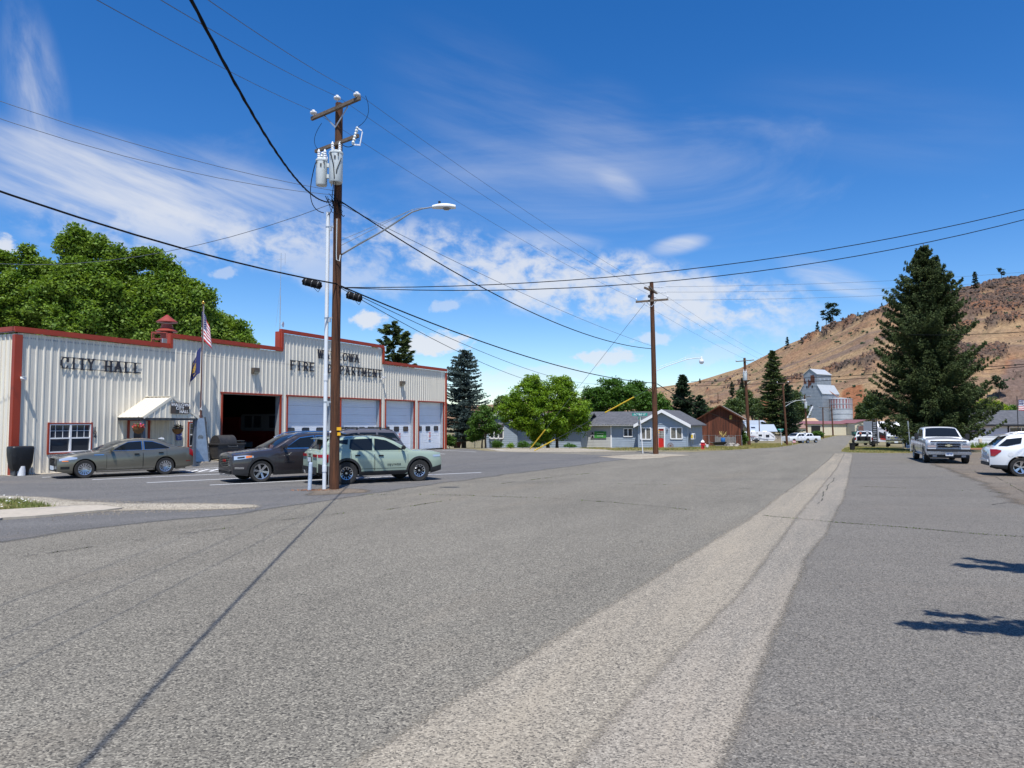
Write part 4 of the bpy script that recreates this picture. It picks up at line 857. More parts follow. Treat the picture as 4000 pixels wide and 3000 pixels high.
def limp_flag(name, label, pos, ht, wid, us=True):
 o = thing(name, label, 'flag', pos, 0); nu, nv = 26, 40; colors = {'r': MB(), 'w': MB(), 'b': MB(), 'y': MB()}
 def pt(u, v):       # u along the fly, v down the hoist: the cloth droops in folds
  x = .05 + .60 * math.sin(u * 1.45) * (.7 + .3 * v) + .05 * math.sin(u * 11 + v * 1.5) * u ** .5; y = -.09 * math.cos(u * 10 + v * 1.4) * (.25 + u); z = -v * ht * (1 - .25 * u) - u ** 1.15 * wid * .82 + .02 * math.sin(v * 8 + u * 3)
  return (x, y, z)
 for i in range(nu):
  for j in range(nv):
   u, v = i / nu, j / nv
   if us: k = 'b' if (u < .42 and v < .54) else ('r' if int(v * 13) % 2 == 0 else 'w')
   else:
    k = 'b'
    if .28 < u < .78 and (.14 < v < .2 or .8 < v < .86) and int(u * 26) % 2: k = 'y'
    if (u - .5) ** 2 / .03 + (v - .5) ** 2 / .05 < 1 and (i + j) % 3: k = 'y'
   if us and k == 'b' and i % 3 == 1 and j % 3 == 1: k = 'w'
   colors[k].quad(pt(u, v), pt(u + 1 / nu, v), pt(u + 1 / nu, v + 1 / nv), pt(u, v + 1 / nv))
 for k, nm_, mm in (('r', 'red_stripes', mf_r), ('w', 'white_stripes', mf_w), ('b', 'canton' if us else 'field', mf_b), ('y', 'gold_emblem', mf_y)):
  if colors[k].f: part(nm_, colors[k], mm, o, smooth=80, fixn=False)
 return o
fp = at(786, 1216, 35.9); limp_flag('national_flag', 'red, white and blue striped flag hanging limp at the pole top', fp, 1.45, 1.35)
fp = at(787, 1356, 35.9); o = limp_flag('state_flag', 'navy blue flag with gold emblem hanging limp below the striped flag', fp, 1.35, 1.2, False); o.rotation_euler = (0, 0, R(168))
# fire engine standing inside the open bay
fe = thing('fire_engine', 'red and white fire engine parked in the dark open bay', 'fire engine', fpos(17.9, -3.4, 0), FANG - R(90))
m_few = mat('engine_dim_white', (.13, .13, .13), .35); m_fer = mat('engine_dim_red', (.16, .01, .01), .3)  # white and red darkened in the colour to suit the dim bay
# ---------------------------------------------------------------- trees and plants
m_bark = mat('bark', (.09, .065, .045), .95, var=.3, vscale=10, bump=1, bscale=30, stretch=(1, 1, .3))
def leafmat(n, c, c2, tr=.28, isl=.35): return mat(n, c, .55, var=.3, vscale=.8, col2=c2, translucent=tr, island=isl, spec=.25)
L_maple = leafmat('maple_leaf', (.07, .145, .018), (.19, .27, .04)); L_lime = leafmat('box_elder_leaf', (.115, .225, .02), (.21, .31, .03), .34); L_mid = leafmat('shrub_leaf', (.05, .11, .018), (.09, .17, .03)); L_deep = leafmat('deep_green_leaf', (.045, .115, .018), (.085, .17, .03))
L_cott = leafmat('cottonwood_leaf', (.055, .09, .035), (.10, .14, .05)); L_bright = leafmat('bright_leaf', (.16, .25, .02), (.24, .30, .03), .35)
N_spr = mat('spruce_needle', (.030, .056, .022), .7, var=.3, vscale=1.6, col2=(.090, .115, .038), island=.45, translucent=.06, spec=.2); N_blue = mat('blue_spruce_needle', (.055, .085, .085), .7, var=.3, vscale=.9, col2=(.095, .135, .12), island=.4, translucent=.05, spec=.2)
N_pine = mat('pine_needle', (.045, .075, .022), .7, var=.3, vscale=1, col2=(.085, .11, .035), island=.4, translucent=.06, spec=.2); N_dk = mat('dark_conifer_needle', (.02, .042, .022), .7, var=.3, vscale=1, col2=(.035, .062, .028), island=.4, translucent=.05, spec=.2)
def broad(name, label, pos, lobes, leaf, n_cl, n_lf, s, trunk, group=None, cat='tree', clr=.42, lift=0, seed=0, limbs=7, asp=.8, up=.5):
 """lobes: (x, y, z, rx, ry, rz) in metres about the base; trunk: (radius, height) or list of (x, y, radius, height)"""
 t = thing(name, label, cat, pos, 0, group); lob = np.array(lobes, float); vol = (lob[:, 3] * lob[:, 4] + lob[:, 3] * lob[:, 5]) ** .75; pick = rng.choice(len(lob), n_cl, p=vol / vol.sum())
 v = rng.normal(0, 1, (n_cl, 3)); v /= np.linalg.norm(v, axis=1)[:, None]; r = rng.uniform(.25, 1, n_cl) ** .38
 # bumpy outline: radius modulated with noise in direction
 mod = np.array([.86 + .42 * noise.noise(Vector((a * 2.3 + seed, b * 2.3, c * 2.3))) for a, b, c in v]); C = lob[pick, :3] + v * (r * mod)[:, None] * lob[pick, 3:]
 cn = rng.integers(int(n_lf * .5), int(n_lf * 1.5), n_cl); idx = np.repeat(np.arange(n_cl), cn); rad = clr * rng.uniform(.6, 1.3, n_cl)
 off = rng.normal(0, 1, (len(idx), 3)); off /= np.linalg.norm(off, axis=1)[:, None]; off *= (rng.uniform(0, 1, len(idx)) ** .5 * rad[idx])[:, None]; off[:, 2] *= .62
 P = C[idx] + off; P = P[P[:, 2] > .1]
 V = leafquads(P, s, up, asp); o = link('crown', npmesh('crown', V, np.arange(len(V)).reshape(-1, 4), leaf), t)
 tr = trunk if isinstance(trunk, list) else [(0, 0, *trunk)]
 for (tx, ty, rr, hh) in tr:
  mb = MB(); pts = [(tx, ty, -.3)] + [(tx + .12 * rr * 8 * noise.noise(Vector((k, tx, seed))), ty, hh * k / 5) for k in range(1, 6)]; mb.tube(pts, [rr * 1.25, rr, rr * .9, rr * .8, rr * .7, rr * .6], 8); top_ = Vector(pts[-1])
  for k in range(limbs):
   e = Vector(C[rng.integers(0, n_cl)]); b0 = Vector(pts[3]).lerp(top_, random.random()); m1 = b0.lerp(e, .5) + Vector((0, 0, .12 * (e - b0).length)); mb.tube([b0, m1, e], [rr * .42, rr * .26, rr * .08], 6)
  part('trunk', mb, m_bark, t, smooth=60)
 return t
def conifer(name, label, pos, h, prof, leaf, levels=40, nb=8, spray=12, s=(.30, .05), droop=.25, z0=.6, tr=.18, group=None, gap=0.0, lean=0.0, seed=1, tuft=3, sag=.0, upt=.15, bare=0.0):
 """prof: list of (height fraction, branch length in metres)"""
 t = thing(name, label, 'tree', pos, 0, group); pf = np.array(prof); P = []; D = []; mb = MB(); mb.tube([(0, 0, -.4), (0, 0, h * .5), (lean, 0, h)], [tr * 1.2, tr * .7, .02], 8); br = MB()
 for i in range(levels):
  z = z0 + (h - z0) * (i / levels) ** .95; fr = z / h; L0 = np.interp(fr, pf[:, 0], pf[:, 1])
  for k in range(nb):
   if random.random() < gap: continue
   a = random.uniform(0, 6.283); l = L0 * random.choice((1, 1, .9, .8, .62)) * random.uniform(.8, 1.08) * (1 + .25 * noise.noise(Vector((math.cos(a) * 1.5 + seed, math.sin(a) * 1.5, z * .35)))); zz = z + random.uniform(-.2, .2) * h / levels * 2
   if l < .12: continue
   d = Vector((math.cos(a), math.sin(a), 0)); pts = []
   for q in range(5): u = q / 4; pts.append(Vector((lean * fr, 0, zz)) + d * l * u + Vector((0, 0, -droop * l * (u - .0) * (1.25 - .75 * u) + upt * l * u ** 3)))
   if i % 2 == 0: br.tube(pts, [max(.012, tr * .22 * (1 - fr)), .02, .015, .01, .006], 4, caps=False)
   side = Vector((-d.y, d.x, 0)); ns = max(3, int(spray * (l / max(.1, pf[:, 1].max())) + 2))
   for q in range(ns):
    u = bare + (1 - bare) * ((q + random.random()) / ns) ** .8; f = u * 4; i0 = min(3, int(f)); c = pts[i0].lerp(pts[i0 + 1], f - i0); wd = l * .30 * (1 - u * .75) + .05
    for _ in range(tuft):
     o = random.uniform(-1, 1); P.append(c + side * o * wd + Vector((0, 0, random.uniform(-.05, .04) - sag * random.random()))); D.append((d * (.6 + .4 * u) + side * o * .9 + Vector((0, 0, random.gauss(-.12 - sag, .25)))).normalized())
 P = np.array(P); D = np.array(D); n = len(P); rr = rng.normal(0, 1, (n, 3)); rr[:, 2] *= .5; U = np.cross(D, rr); U /= np.linalg.norm(U, axis=1)[:, None]; ln = (s[0] * rng.uniform(.6, 1.3, n))[:, None]; w = s[1]
 V = np.empty((n, 4, 3)); V[:, 0] = P - D * ln * .4; V[:, 1] = P - U * w + D * ln * .1; V[:, 2] = P + D * ln * .6; V[:, 3] = P + U * w + D * ln * .1
 nf = np.cross(D, U) * w * .8; V[:, 1] -= nf; V[:, 3] -= nf
 link('foliage', npmesh('foliage', V.reshape(-1, 3), np.arange(4 * n).reshape(-1, 4), leaf), t); part('trunk', mb, m_bark, t, smooth=60); part('branches', br, m_bark, t, kind='stuff'); return t
def lob(px, py, rpx, Y, base, ry=None, rz=None, dy=0):
 p = at(px, py, Y + dy); k = Y / FPX; return (p.x - base.x, dy, p.z - base.z, rpx * k, (ry or rpx) * k, (rz or rpx) * k)
# big maples behind the town building (they stand in a row behind it)
def crown_tree(name, label, Y, basepx, blobs, leaf, n_cl, n_lf, s, trunk, **k):
 b = gx(basepx, Y); L_ = [lob(x, y, r, Y, b, dy=(dy if len(q) else 0), rz=(q[0] if q else None)) for x, y, r, dy, *q in blobs]
 return broad(name, label, b, L_, leaf, n_cl, n_lf, s, trunk, **k)
G1 = 'maples behind the town building'
crown_tree('maple_tree', 'large leafy maple at the far left behind the metal building', 54, 60, [(10, 1020, 26, 0, 44), (70, 1010, 22, 0, 40), (110, 985, 20, 0, 34), (150, 1050, 30, 0, 60), (195, 1080, 24, 0, 60), (-120, 1150, 150, 0), (60, 1150, 115, 0), (100, 1095, 70, -1), (20, 1230, 150, 1), (150, 1200, 110, 0), (-30, 1300, 140, 0)], L_maple, 1050, 80, .125, (.4, 7), group=G1, clr=.76, seed=1)
crown_tree('maple_tree', 'tallest leafy maple behind the city hall lettering', 52, 330, [(262, 965, 24, 0, 46), (302, 945, 26, 0, 50), (340, 975, 22, 0, 46), (385, 975, 26, 0, 48), (430, 1020, 22, 0, 50), (460, 1005, 20, 0, 40), (330, 1120, 120, 0), (300, 1055, 60, 0), (400, 1095, 85, 0), (250, 1180, 120, 0), (400, 1190, 140, 0), (330, 1290, 150, 0)], L_maple, 1150, 80, .125, (.45, 7), group=G1, clr=.76, seed=5)
crown_tree('maple_tree', 'broad leafy maple behind the red roof siren', 53, 600, [(500, 1040, 24, 0, 46), (560, 1010, 30, 0, 44), (600, 1015, 26, 0, 40), (650, 1050, 28, 0, 50), (700, 1090, 24, 0, 40), (750, 1130, 30, 0, 36), (800, 1170, 24, 0, 34), (570, 1145, 90, 0), (650, 1150, 80, 0), (520, 1180, 110, 0), (690, 1200, 110, 0), (600, 1260, 140, 0), (760, 1190, 70, 0), (740, 1280, 90, 0)], L_maple, 1150, 80, .125, (.4, 6), group=G1, clr=.76, seed=9)
crown_tree('maple_tree', 'lower leafy maple right of the flag pole behind the roof', 56, 850, [(850, 1300, 80, 0), (900, 1310, 70, 0), (800, 1260, 60, 0), (940, 1340, 50, 0), (840, 1380, 110, 0)], L_maple, 480, 100, .13, (.3, 4), group=G1, clr=.8, seed=13)
# ponderosa behind the fire station
conifer('pine_tree', 'ragged pine rising behind the right parapet of the fire station', gx(1548, 78), (at(1530, 1255, 78) - gx(1530, 78)).z, [(0, 1), (.3, 2.7), (.6, 2.6), (.8, 1.9), (.93, .8), (1, .15)], N_pine, 26, 7, 10, (.62, .07), -.18, 3.5, .22, gap=.18, tuft=9, upt=.35, lean=-.6, bare=.5, seed=3)
# blue spruce at the building's far corner
conifer('blue_spruce', 'blue green spruce at the right end of the metal building', gx(1812, 66), (at(1812, 1362, 66) - gx(1812, 66)).z, [(0, 2.0), (.15, 2.6), (.45, 2.4), (.75, 1.8), (.9, 1.25), (1, .6)], N_blue, 40, 11, 14, (.16, .032), .24, .9, .2, tuft=12, sag=.05, seed=6)
# small and big trees before the left house
crown_tree('small_tree', 'small leafy tree with forked trunk beside the blue spruce', 63, 1890, [(1885, 1650, 58, 0), (1850, 1690, 40, 0), (1925, 1665, 42, 0), (1885, 1615, 36, 0)], L_mid, 150, 55, .085, [(-.15, 0, .07, 1.5), (.15, 0, .08, 1.5)], clr=.36, seed=21)
crown_tree('box_elder', 'large yellow green box elder between the two blue house parts', 69, 2140, [(2060, 1560, 75, 0), (2170, 1550, 80, 0), (2240, 1600, 70, 0), (2120, 1620, 110, 0), (2080, 1500, 42, 0), (2200, 1510, 45, 0), (1985, 1600, 50, 0), (2260, 1650, 48, 0), (2040, 1650, 50, 0), (2180, 1660, 60, 0), (2110, 1700, 40, 0)], L_lime, 1300, 60, .09, [(0, 0, .16, 2.2), (.9, .3, .14, 2.2)], clr=.5, seed=25)
G2 = 'trees behind the blue house'
crown_tree('shade_tree', 'leafy tree behind the long roof left of the utility pole', 108, 2380, [(2330, 1560, 60, 0), (2400, 1530, 62, 0), (2440, 1560, 60, 0), (2390, 1580, 80, 0), (2300, 1590, 40, 0)], L_deep, 520, 52, .16, (.3, 4), group=G2, clr=.85, seed=31)
crown_tree('shade_tree', 'leafy tree behind the house right of the utility pole', 112, 2520, [(2490, 1560, 55, 0), (2540, 1580, 60, 0), (2590, 1600, 38, 0), (2480, 1520, 34, 0)], L_deep, 420, 52, .16, (.3, 4), group=G2, clr=.8, seed=35)
crown_tree('shade_tree', 'dark little tree showing left of the yellow green tree', 118, 1960, [(1960, 1580, 38, 0), (1940, 1610, 30, 0), (1990, 1570, 28, 0)], L_cott, 160, 45, .15, (.2, 3), group=G2, clr=.6, seed=37)
conifer('dark_conifer', 'dense dark conifer rising behind the gabled blue house', gx(2668, 122), (at(2668, 1462, 122) - gx(2668, 122)).z, [(0, 2.5), (.3, 2.6), (.6, 2.1), (.85, 1.2), (1, .3)], N_dk, 40, 9, 10, (.5, .09), .1, .5, .2, tuft=5, upt=.3, seed=41)
conifer('dark_conifer', 'smaller dark conifer between the house and the barn', gx(2735, 118), (at(2735, 1540, 118) - gx(2735, 118)).z, [(0, 2.2), (.4, 1.9), (.8, 1.2), (1, .2)], N_dk, 28, 9, 8, (.45, .09), .1, .5, .2, tuft=5, upt=.3, seed=43)
conifer('fir_tree', 'tall dark fir behind the pole right of the barn', gx(3022, 188), (at(3022, 1365, 188) - gx(3022, 188)).z, [(0, 2.8), (.15, 4.2), (.4, 3.8), (.65, 3.2), (.85, 2.0), (.95, 1.0), (1, .2)], N_pine, 46, 9, 11, (.8, .11), .22, 2.2, .35, tuft=5, sag=.08, seed=45)
conifer('fir_tree', 'broad deep green spruce left of the grain elevator', gx(3078, 186), (at(3068, 1490, 186) - gx(3070, 186)).z, [(0, 4.2), (.3, 3.6), (.6, 2.5), (.85, 1.2), (1, .1)], N_dk, 34, 10, 10, (.55, .11), .25, .6, .25, tuft=5, seed=47)
# cottonwoods towards the hill foot
G3 = 'cottonwoods at the foot of the hill'
for i, (px, Y, bl, lab) in enumerate(((2870, 215, [(2870, 1590, 40, 0), (2840, 1620, 40, 0)], 'grey green cottonwood rising right behind the barn roof'), (2940, 225, [(2930, 1585, 38, 0), (2960, 1610, 38, 0), (2905, 1545, 26, 0)], 'grey green cottonwood between the barn and the tall fir'),
  (3105, 235, [(3100, 1560, 34, 0), (3120, 1610, 40, 0), (3085, 1600, 34, 0)], 'cottonwood directly left of the grain elevator'), (3372, 305, [(3372, 1600, 26, 0), (3362, 1630, 20, 0)], 'cottonwood standing right of the striped silo'), (3415, 240, [(3405, 1568, 30, 0), (3432, 1600, 36, 0), (3400, 1615, 28, 0)], 'taller cottonwood left of the big spruce'), (2775, 190, [(2770, 1625, 30, 0), (2800, 1640, 30, 0)], 'cottonwood behind the left slope of the barn roof'))):
 crown_tree('cottonwood', lab, Y, px, bl, L_cott, 230, 40, .30, (.35, 5), group=G3, clr=1.5, seed=50 + i)
# the big spruce on the right
conifer('spruce_tree', 'huge dark spruce towering over the parked pickup trucks', gx(3640, 54), (at(3640, 950, 54) - gx(3640, 54)).z, [(0, 3.9), (.10, 4.35), (.20, 4.35), (.37, 3.95), (.50, 3.6), (.62, 3.15), (.75, 2.75), (.85, 1.8), (.93, .9), (1, .15)], N_spr, 46, 14, 26, (.17, .030), .36, 1.2, .42, tuft=26, sag=.20, upt=.34, seed=61, lean=-.25)
crown_tree('bright_shrub_tree', 'bright yellow green tree behind the white house on the right', 92, 3870, [(3850, 1590, 34, 0), (3890, 1595, 34, 0), (3830, 1610, 28, 0)], L_bright, 200, 45, .12, (.15, 2), clr=.55, seed=63)
crown_tree('green_shrub_tree', 'darker round shrub behind the roof at the right edge', 100, 3950, [(3945, 1615, 36, 0), (3920, 1620, 26, 0)], L_mid, 120, 40, .13, (.15, 2), clr=.55, seed=64)
# bushes
def bush(px, py, rpx, rz, Y, label, leaf=None, group='low bushes by the houses', n=60, s=.06, clr=.25, name='bush', nl=45):
 b = gx(px, Y); k = Y / FPX; c = at(px, py, Y); return broad(name, label, b, [(0, 0, max(.15, c.z - b.z), rpx * k, rpx * k * .8, rz * k), (rpx * k * .4, .1, max(.15, c.z - b.z) * .7, rpx * k * .6, rpx * k * .6, rz * k * .7)], leaf or L_mid, n, nl, s, (.03, .3), group, 'bush', clr, limbs=5)
bush(2885, 1708, 36, 30, 97, 'leafy bush in front of the red barn', n=170, s=.075, clr=.34)
bush(1757, 1722, 18, 26, 60, 'bush at the right corner of the metal building', n=60)
bush(1941, 1737, 22, 15, 61, 'bush under the bay window', n=60, s=.05); bush(1995, 1742, 12, 9, 60.5, 'small pale bush right of the bay window', L_lime, n=24, s=.05)
bush(2040, 1738, 22, 16, 62, 'dark bush by the yellow guy guard', L_deep, n=60, s=.05); bush(2090, 1738, 20, 12, 62, 'low bush at the foot of the box elder', n=45, s=.05); bush(2225, 1743, 24, 10, 63, 'low dark bush before the picket fence', L_deep, n=45, s=.05)
bush(3552, 1690, 26, 20, 74, 'bright green bush behind the leaning orange pole', L_lime, n=110, s=.07); bush(3193, 1694, 22, 11, 170, 'round bush right of the white pickups', n=80, s=.14, clr=.5)
for i, px in enumerate((3722, 3752, 3785, 3825, 3850, 3905, 3960)):
 b = gx(px, 64); pts = [(b.x + random.gauss(0, .35), b.y + random.gauss(0, .12), .50) for _ in range(130)]
 o = blades('garden_plant', pts, L_lime, w=.03, kind=None, lean=.25)
 if 'kind' in o: del o['kind']
 o['label'] = 'leafy garden clump along the white wall, %s' % ('beside the pickup fender', 'second from the pickup', 'third from the pickup', 'left of the wall vent', 'right below the wall vent', 'behind the white car roof', 'at the right picture edge')[i]; o['category'] = 'plant'; o['group'] = 'plants along the white wall'
# pines and shrubs scattered on the hill
G4 = 'pines and junipers on the hill'
for i, (px, t, h, lab) in enumerate(((3237, .985, 20, 'tall lone pine on the skyline above the elevator'), (3262, .98, 23, 'twin crowned pine on the skyline, the taller of two'), (3200, .985, 10, 'small pine on the skyline left of the lone pines'), (2860, .52, 14, 'pine on the slope right behind the transformer pole'), (2898, .42, 16, 'pine on the slope right of the transformer pole'), (2860, .16, 13, 'pine low on the slope above the barn roof'), (3080, .93, 12, 'juniper high on the ridge above the tall fir'), (3825, .93, 15, 'conifer among the dark rocks near the upper right'), (3930, .985, 11, 'bushy conifer on the skyline near the right edge'), (3905, .20, 13, 'lone tree low on the right scree slope'), (3495, .985, 9, 'juniper on the skyline left of the big spruce'), (3455, .985, 5, 'small juniper on the skyline above the red scar'), (3360, .985, 5, 'little shrub on the skyline over the smooth slope'), (2735, .93, 8, 'juniper on the left part of the ridge'), (2490, .985, 9, 'juniper cluster on the far left skyline'))):
 p = hill_pt(px, t); k = p.y / 600
 if i in (0, 1, 5, 8, 9, 10): broad('hill_pine', lab, p, [(0, 0, h * .68, h * .22, h * .2, h * .22), (h * .14, 0, h * .5, h * .2, h * .18, h * .14), (-h * .14, 0, h * .8, h * .16, h * .15, h * .14)], N_dk, 60, 26, h * .028, (h * .02, h * .6), G4, clr=h * .085, limbs=4)
 else: conifer('hill_pine', lab, p, h, [(0, h * .2), (.4, h * .18), (.8, h * .1), (1, .1)], N_dk, 12, 6, 5, (h * .08, h * .022), .0, h * .12, h * .018, group=G4, tuft=3)
shr = MB()
for _ in range(520):
 px = random.uniform(2560, 4400); t = random.random() ** .8; p = hill_pt(px, t)
 r_ = random.uniform(.5, 1.5); 
 for q in range(5):
  c = p + Vector((random.gauss(0, r_ * .5), random.gauss(0, r_ * .5), r_ * .5)); a = random.uniform(0, 3)
  shr.add([(c.x + math.cos(a + k * 2.1) * r_ * .6, c.y + math.sin(a + k * 2.1) * r_ * .6, c.z + random.uniform(-.6, .2) * r_) for k in range(3)] + [(c.x, c.y, c.z + r_ * .6)], [(0, 1, 3), (1, 2, 3), (2, 0, 3)])
part('sagebrush', shr, N_dk, None, kind='stuff')
# tree behind the photographer on the right: its boughs throw the shadows on the lower right paving
tb = gx(2000, 3.0); tb.x = 10.2
def bough_lobes(a, b, n, r): return [(a[0] + (b[0] - a[0]) * (k / n) - tb.x, a[1] + (b[1] - a[1]) * (k / n) - tb.y, a[2] + (b[2] - a[2]) * (k / n) - tb.z, r * (1.1 - .75 * k / n), r * (1.1 - .75 * k / n) * .5, r * (1.1 - .75 * k / n) * .45) for k in range(n + 1)]
bl = bough_lobes((7.2, 3.9, 5.6), (4.05, 4.62, 5.6), 13, .36) + bough_lobes((8.2, 6.1, 6.6), (6.4, 7.2, 6.6), 7, .36) + bough_lobes((7.6, 6.4, 6.6), (6.75, 7.75, 6.6), 5, .26) + bough_lobes((7.3, 3.2, 5.4), (5.1, 3.75, 5.2), 7, .32) + bough_lobes((5.5, 4.3, 5.6), (4.45, 5.05, 5.65), 5, .16) + [(.5, -.5, 6.5, 1.4, 1.4, 1.2)]
broad('street_tree', 'leafy street tree outside the right edge whose boughs shade the paving', tb, bl, L_deep, 620, 34, .055, (.28, 5), clr=.17, limbs=10, seed=71)
# fire engine parts (x forward)
mb = MB(); mb.box((-.2, 0, 2.1), (3.4, 2.4, 1.1)); part('cab_top', mb, m_few, fe, bevel=.06); mb = MB(); mb.box((-.2, 0, 1.05), (3.45, 2.42, 1.0)); mb.box((-4.2, 0, 1.5), (4.5, 2.4, 1.9)); part('body', mb, m_fer, fe, bevel=.05)
mb = MB()
for x in (-1.2, -.4, .95): 
 for y in (-1.21, 1.21): mb = MB(); mb.box((x, y, 2.15), (.62 if x < 0 else .7, .03, .75)); part('cab_window', mb, m_glass, fe)
mb = MB(); mb.box((1.51, 0, 2.1), (.03, 2.1, .8)); part('windscreen', mb, m_glass, fe)
for x in (.4, -4.0):
 for y in (-1.05, 1.05): mb = MB(); mb.cyl((x, y - .15, .5), (x, y + .15, .5), .5, n=24); part('wheel', mb, m_black, fe, smooth=40)
mb = MB(); mb.box((-1.3, -1.22, .7), (1.0, .03, .35)); mb.box((-1.3, 1.22, .7), (1.0, .03, .35)); part('step_plate', mb, m_galv, fe)
sh = thing('storage_rack', 'shelves of gear in the dark at the left of the open bay', 'shelf', fpos(16.2, -10.5, 0), FANG); mb = MB()
for z in (.3, .9, 1.5, 2.1): mb.box((0, 0, z), (1.2, .5, .04))
for x in (-.6, .6): mb.box((x, .0, 1.1), (.04, .49, 2.2))
part('rack', mb, m_galv, sh); mb = MB()
for z in (.5, 1.1, 1.7):
 for x in (-.35, 0, .35): mb.box((x, 0, z), (.28, .4, .3))
part('box', mb, m_few, sh)
# ---------------------------------------------------------------- poles
m_pole = mat('old_pole_wood', (.022, .010, .006), .9, var=.55, vscale=9, vdet=10, col2=(.155, .058, .022), stretch=(2.2, 2.2, .12), bump=1, bscale=26)
m_arm = mat('grey_crossarm_wood', (.09, .065, .045), .9, var=.4, vscale=5, col2=(.17, .13, .10), stretch=(1, 1, 1), bump=.5)
m_porc = mat('white_porcelain', (.75, .75, .77), .2); m_tank = mat('transformer_paint', (.60, .64, .64), .4, var=.06, vscale=3); m_cond = mat('conduit_plastic', (.70, .73, .76), .5, var=.06, vscale=1); m_cab = mat('black_cable', (.008, .008, .009), .85, spec=.15); m_wire = mat('aluminium_wire', (.10, .11, .13), .5, .3)
def pole_mesh(h, r0, r1, n=14, seg=14, bend=0):
 mb = MB(); pts = []; rs = []
 for i in range(seg + 1): t = i / seg; pts.append((bend * math.sin(t * 3) + .01 * noise.noise(Vector((t * 5, h, 1))), .01 * noise.noise(Vector((t * 5, h, 8))), -.3 + (h + .3) * t)); rs.append(r0 + (r1 - r0) * t)
 return mb.tube(pts, rs, n)
PB = gp(1305, 1912); PT = at(1300, 405, PB.y); PH = PT.z - PB.z
def hz(py, Y=None): return at(1300, py, PB.y).z - PB.z
up = thing('utility_pole', 'tall brown wooden pole with two transformers and a street light arm', 'utility pole', PB, 0)
part('pole', pole_mesh(PH, .157, .120, 18, 20), m_pole, up, smooth=60)
adir = Vector((.80, -.60, 0)).normalized()       # the crossarms point away to the right
z1 = hz(435)
def along(t, z, off=-.2): q = adir * t; n_ = Vector((adir.y, -adir.x, 0)); return Vector((q.x + n_.x * -off, q.y + n_.y * -off, z))
mb = MB(); mb.bar(along(-1.15, z1 - .02), along(1.25, z1 + .02), .09, .12); part('crossarm', mb, m_arm, up, bevel=.008)
mb = MB(); mb.bar(along(-.55, z1 - .05, -.14), along(0, z1 - .58, -.14), .02, .04); mb.bar(along(.6, z1 - .05, -.14), along(0, z1 - .58, -.14), .02, .04); part('arm_brace', mb, m_galv, up)
def insulator(par, p, r=.115):
 mb = MB(); mb.lathe([(.02, -.06), (.02, .02), (r * .8, .02), (r, .05), (r * .95, .09), (r * .5, .11), (r * .45, .15), (.02, .16)], p, 14); return part('insulator', mb, m_porc, par, smooth=40)
for t in (-1.05, 1.1): insulator(up, along(t, z1 + .1))
insulator(up, Vector((-.05, -.05, PH + .1))); mb = MB(); mb.cyl((-.05, -.05, PH - .5), (-.05, -.05, PH + .08), .02); part('pin', mb, m_dkgrey, up)
z2 = hz(572); mb = MB(); mb.bar(along(-.95, z2, -.17), along(1.15, z2 + .02, -.17), .09, .10); part('cutout_arm', mb, m_arm, up)
for t, z in ((1.08, z2), (-.60, z2 - .42)):
 c = Vector(along(t, z, -.24)); k = link('fuse_cutout', None, up); mb = MB(); mb.lathe([(.03, -.28)] + [(.055 if i % 2 else .035, -.26 + i * .047) for i in range(12)] + [(.03, .3)], (0, 0, 0), 10); o = part('porcelain', mb, m_tank, k, smooth=30, loc=c, rot=(0, .25, 0))
 mb = MB(); mb.bar(c + Vector((.17, -.03, -.26)), c + Vector((.24, -.04, .12)), .03, .03); mb.bar(c + Vector((.05, 0, .27)), c + Vector((.22, -.03, .16)), .03, .04); mb.bar(c + Vector((-.05, 0, -.27)), c + Vector((.18, -.03, -.30)), .03, .04); part('fuse_tube', mb, m_porc, k)
def tank(par, x, y, zb, r, h):
 k = link('transformer', None, par); mb = MB(); mb.lathe([(r * .93, zb), (r, zb + .03), (r, zb + h - .06), (r * 1.06, zb + h - .05), (r * 1.06, zb + h), (r * .8, zb + h + .04), (0, zb + h + .05)], (x, y, 0), 24); part('tank', mb, m_tank, k, smooth=35)
 for dx in (-.11, .11):
  mb = MB(); mb.lathe([(.03, 0)] + [(.055 if i % 2 else .035, .02 + i * .035) for i in range(9)] + [(.02, .36)], (x + dx * r / .2, y, zb + h), 10); part('bushing', mb, m_porc, k, smooth=30)
 mb = MB()
 for dx in (-.12, .12): mb.box((x + dx, y - r * .97, zb + h - .12), (.03, .05, .09))
 mb.box((x + .02, y - r - .005, zb + h - .22), (.05, .02, .1)); part('terminal', mb, m_dkgrey, k)
 mb = MB(); mb.box((x, y, zb + h * .5), (r * 2.04, .04, .04)) if False else None
 return k
zb_ = hz(730); tank(up, .02, -.38, zb_, .215, .98); tank(up, -.52, -.06, hz(728), .18, .84)
mb = MB(); mb.box((-.26, -.06, zb_ + .32), (.2, .08, .12)); mb.box((-.26, -.06, zb_ + .68), (.2, .08, .12)); mb.box((-.17, -.16, zb_ + .45), (.03, .1, .95)); part('hanger_bracket', mb, m_tank, up)
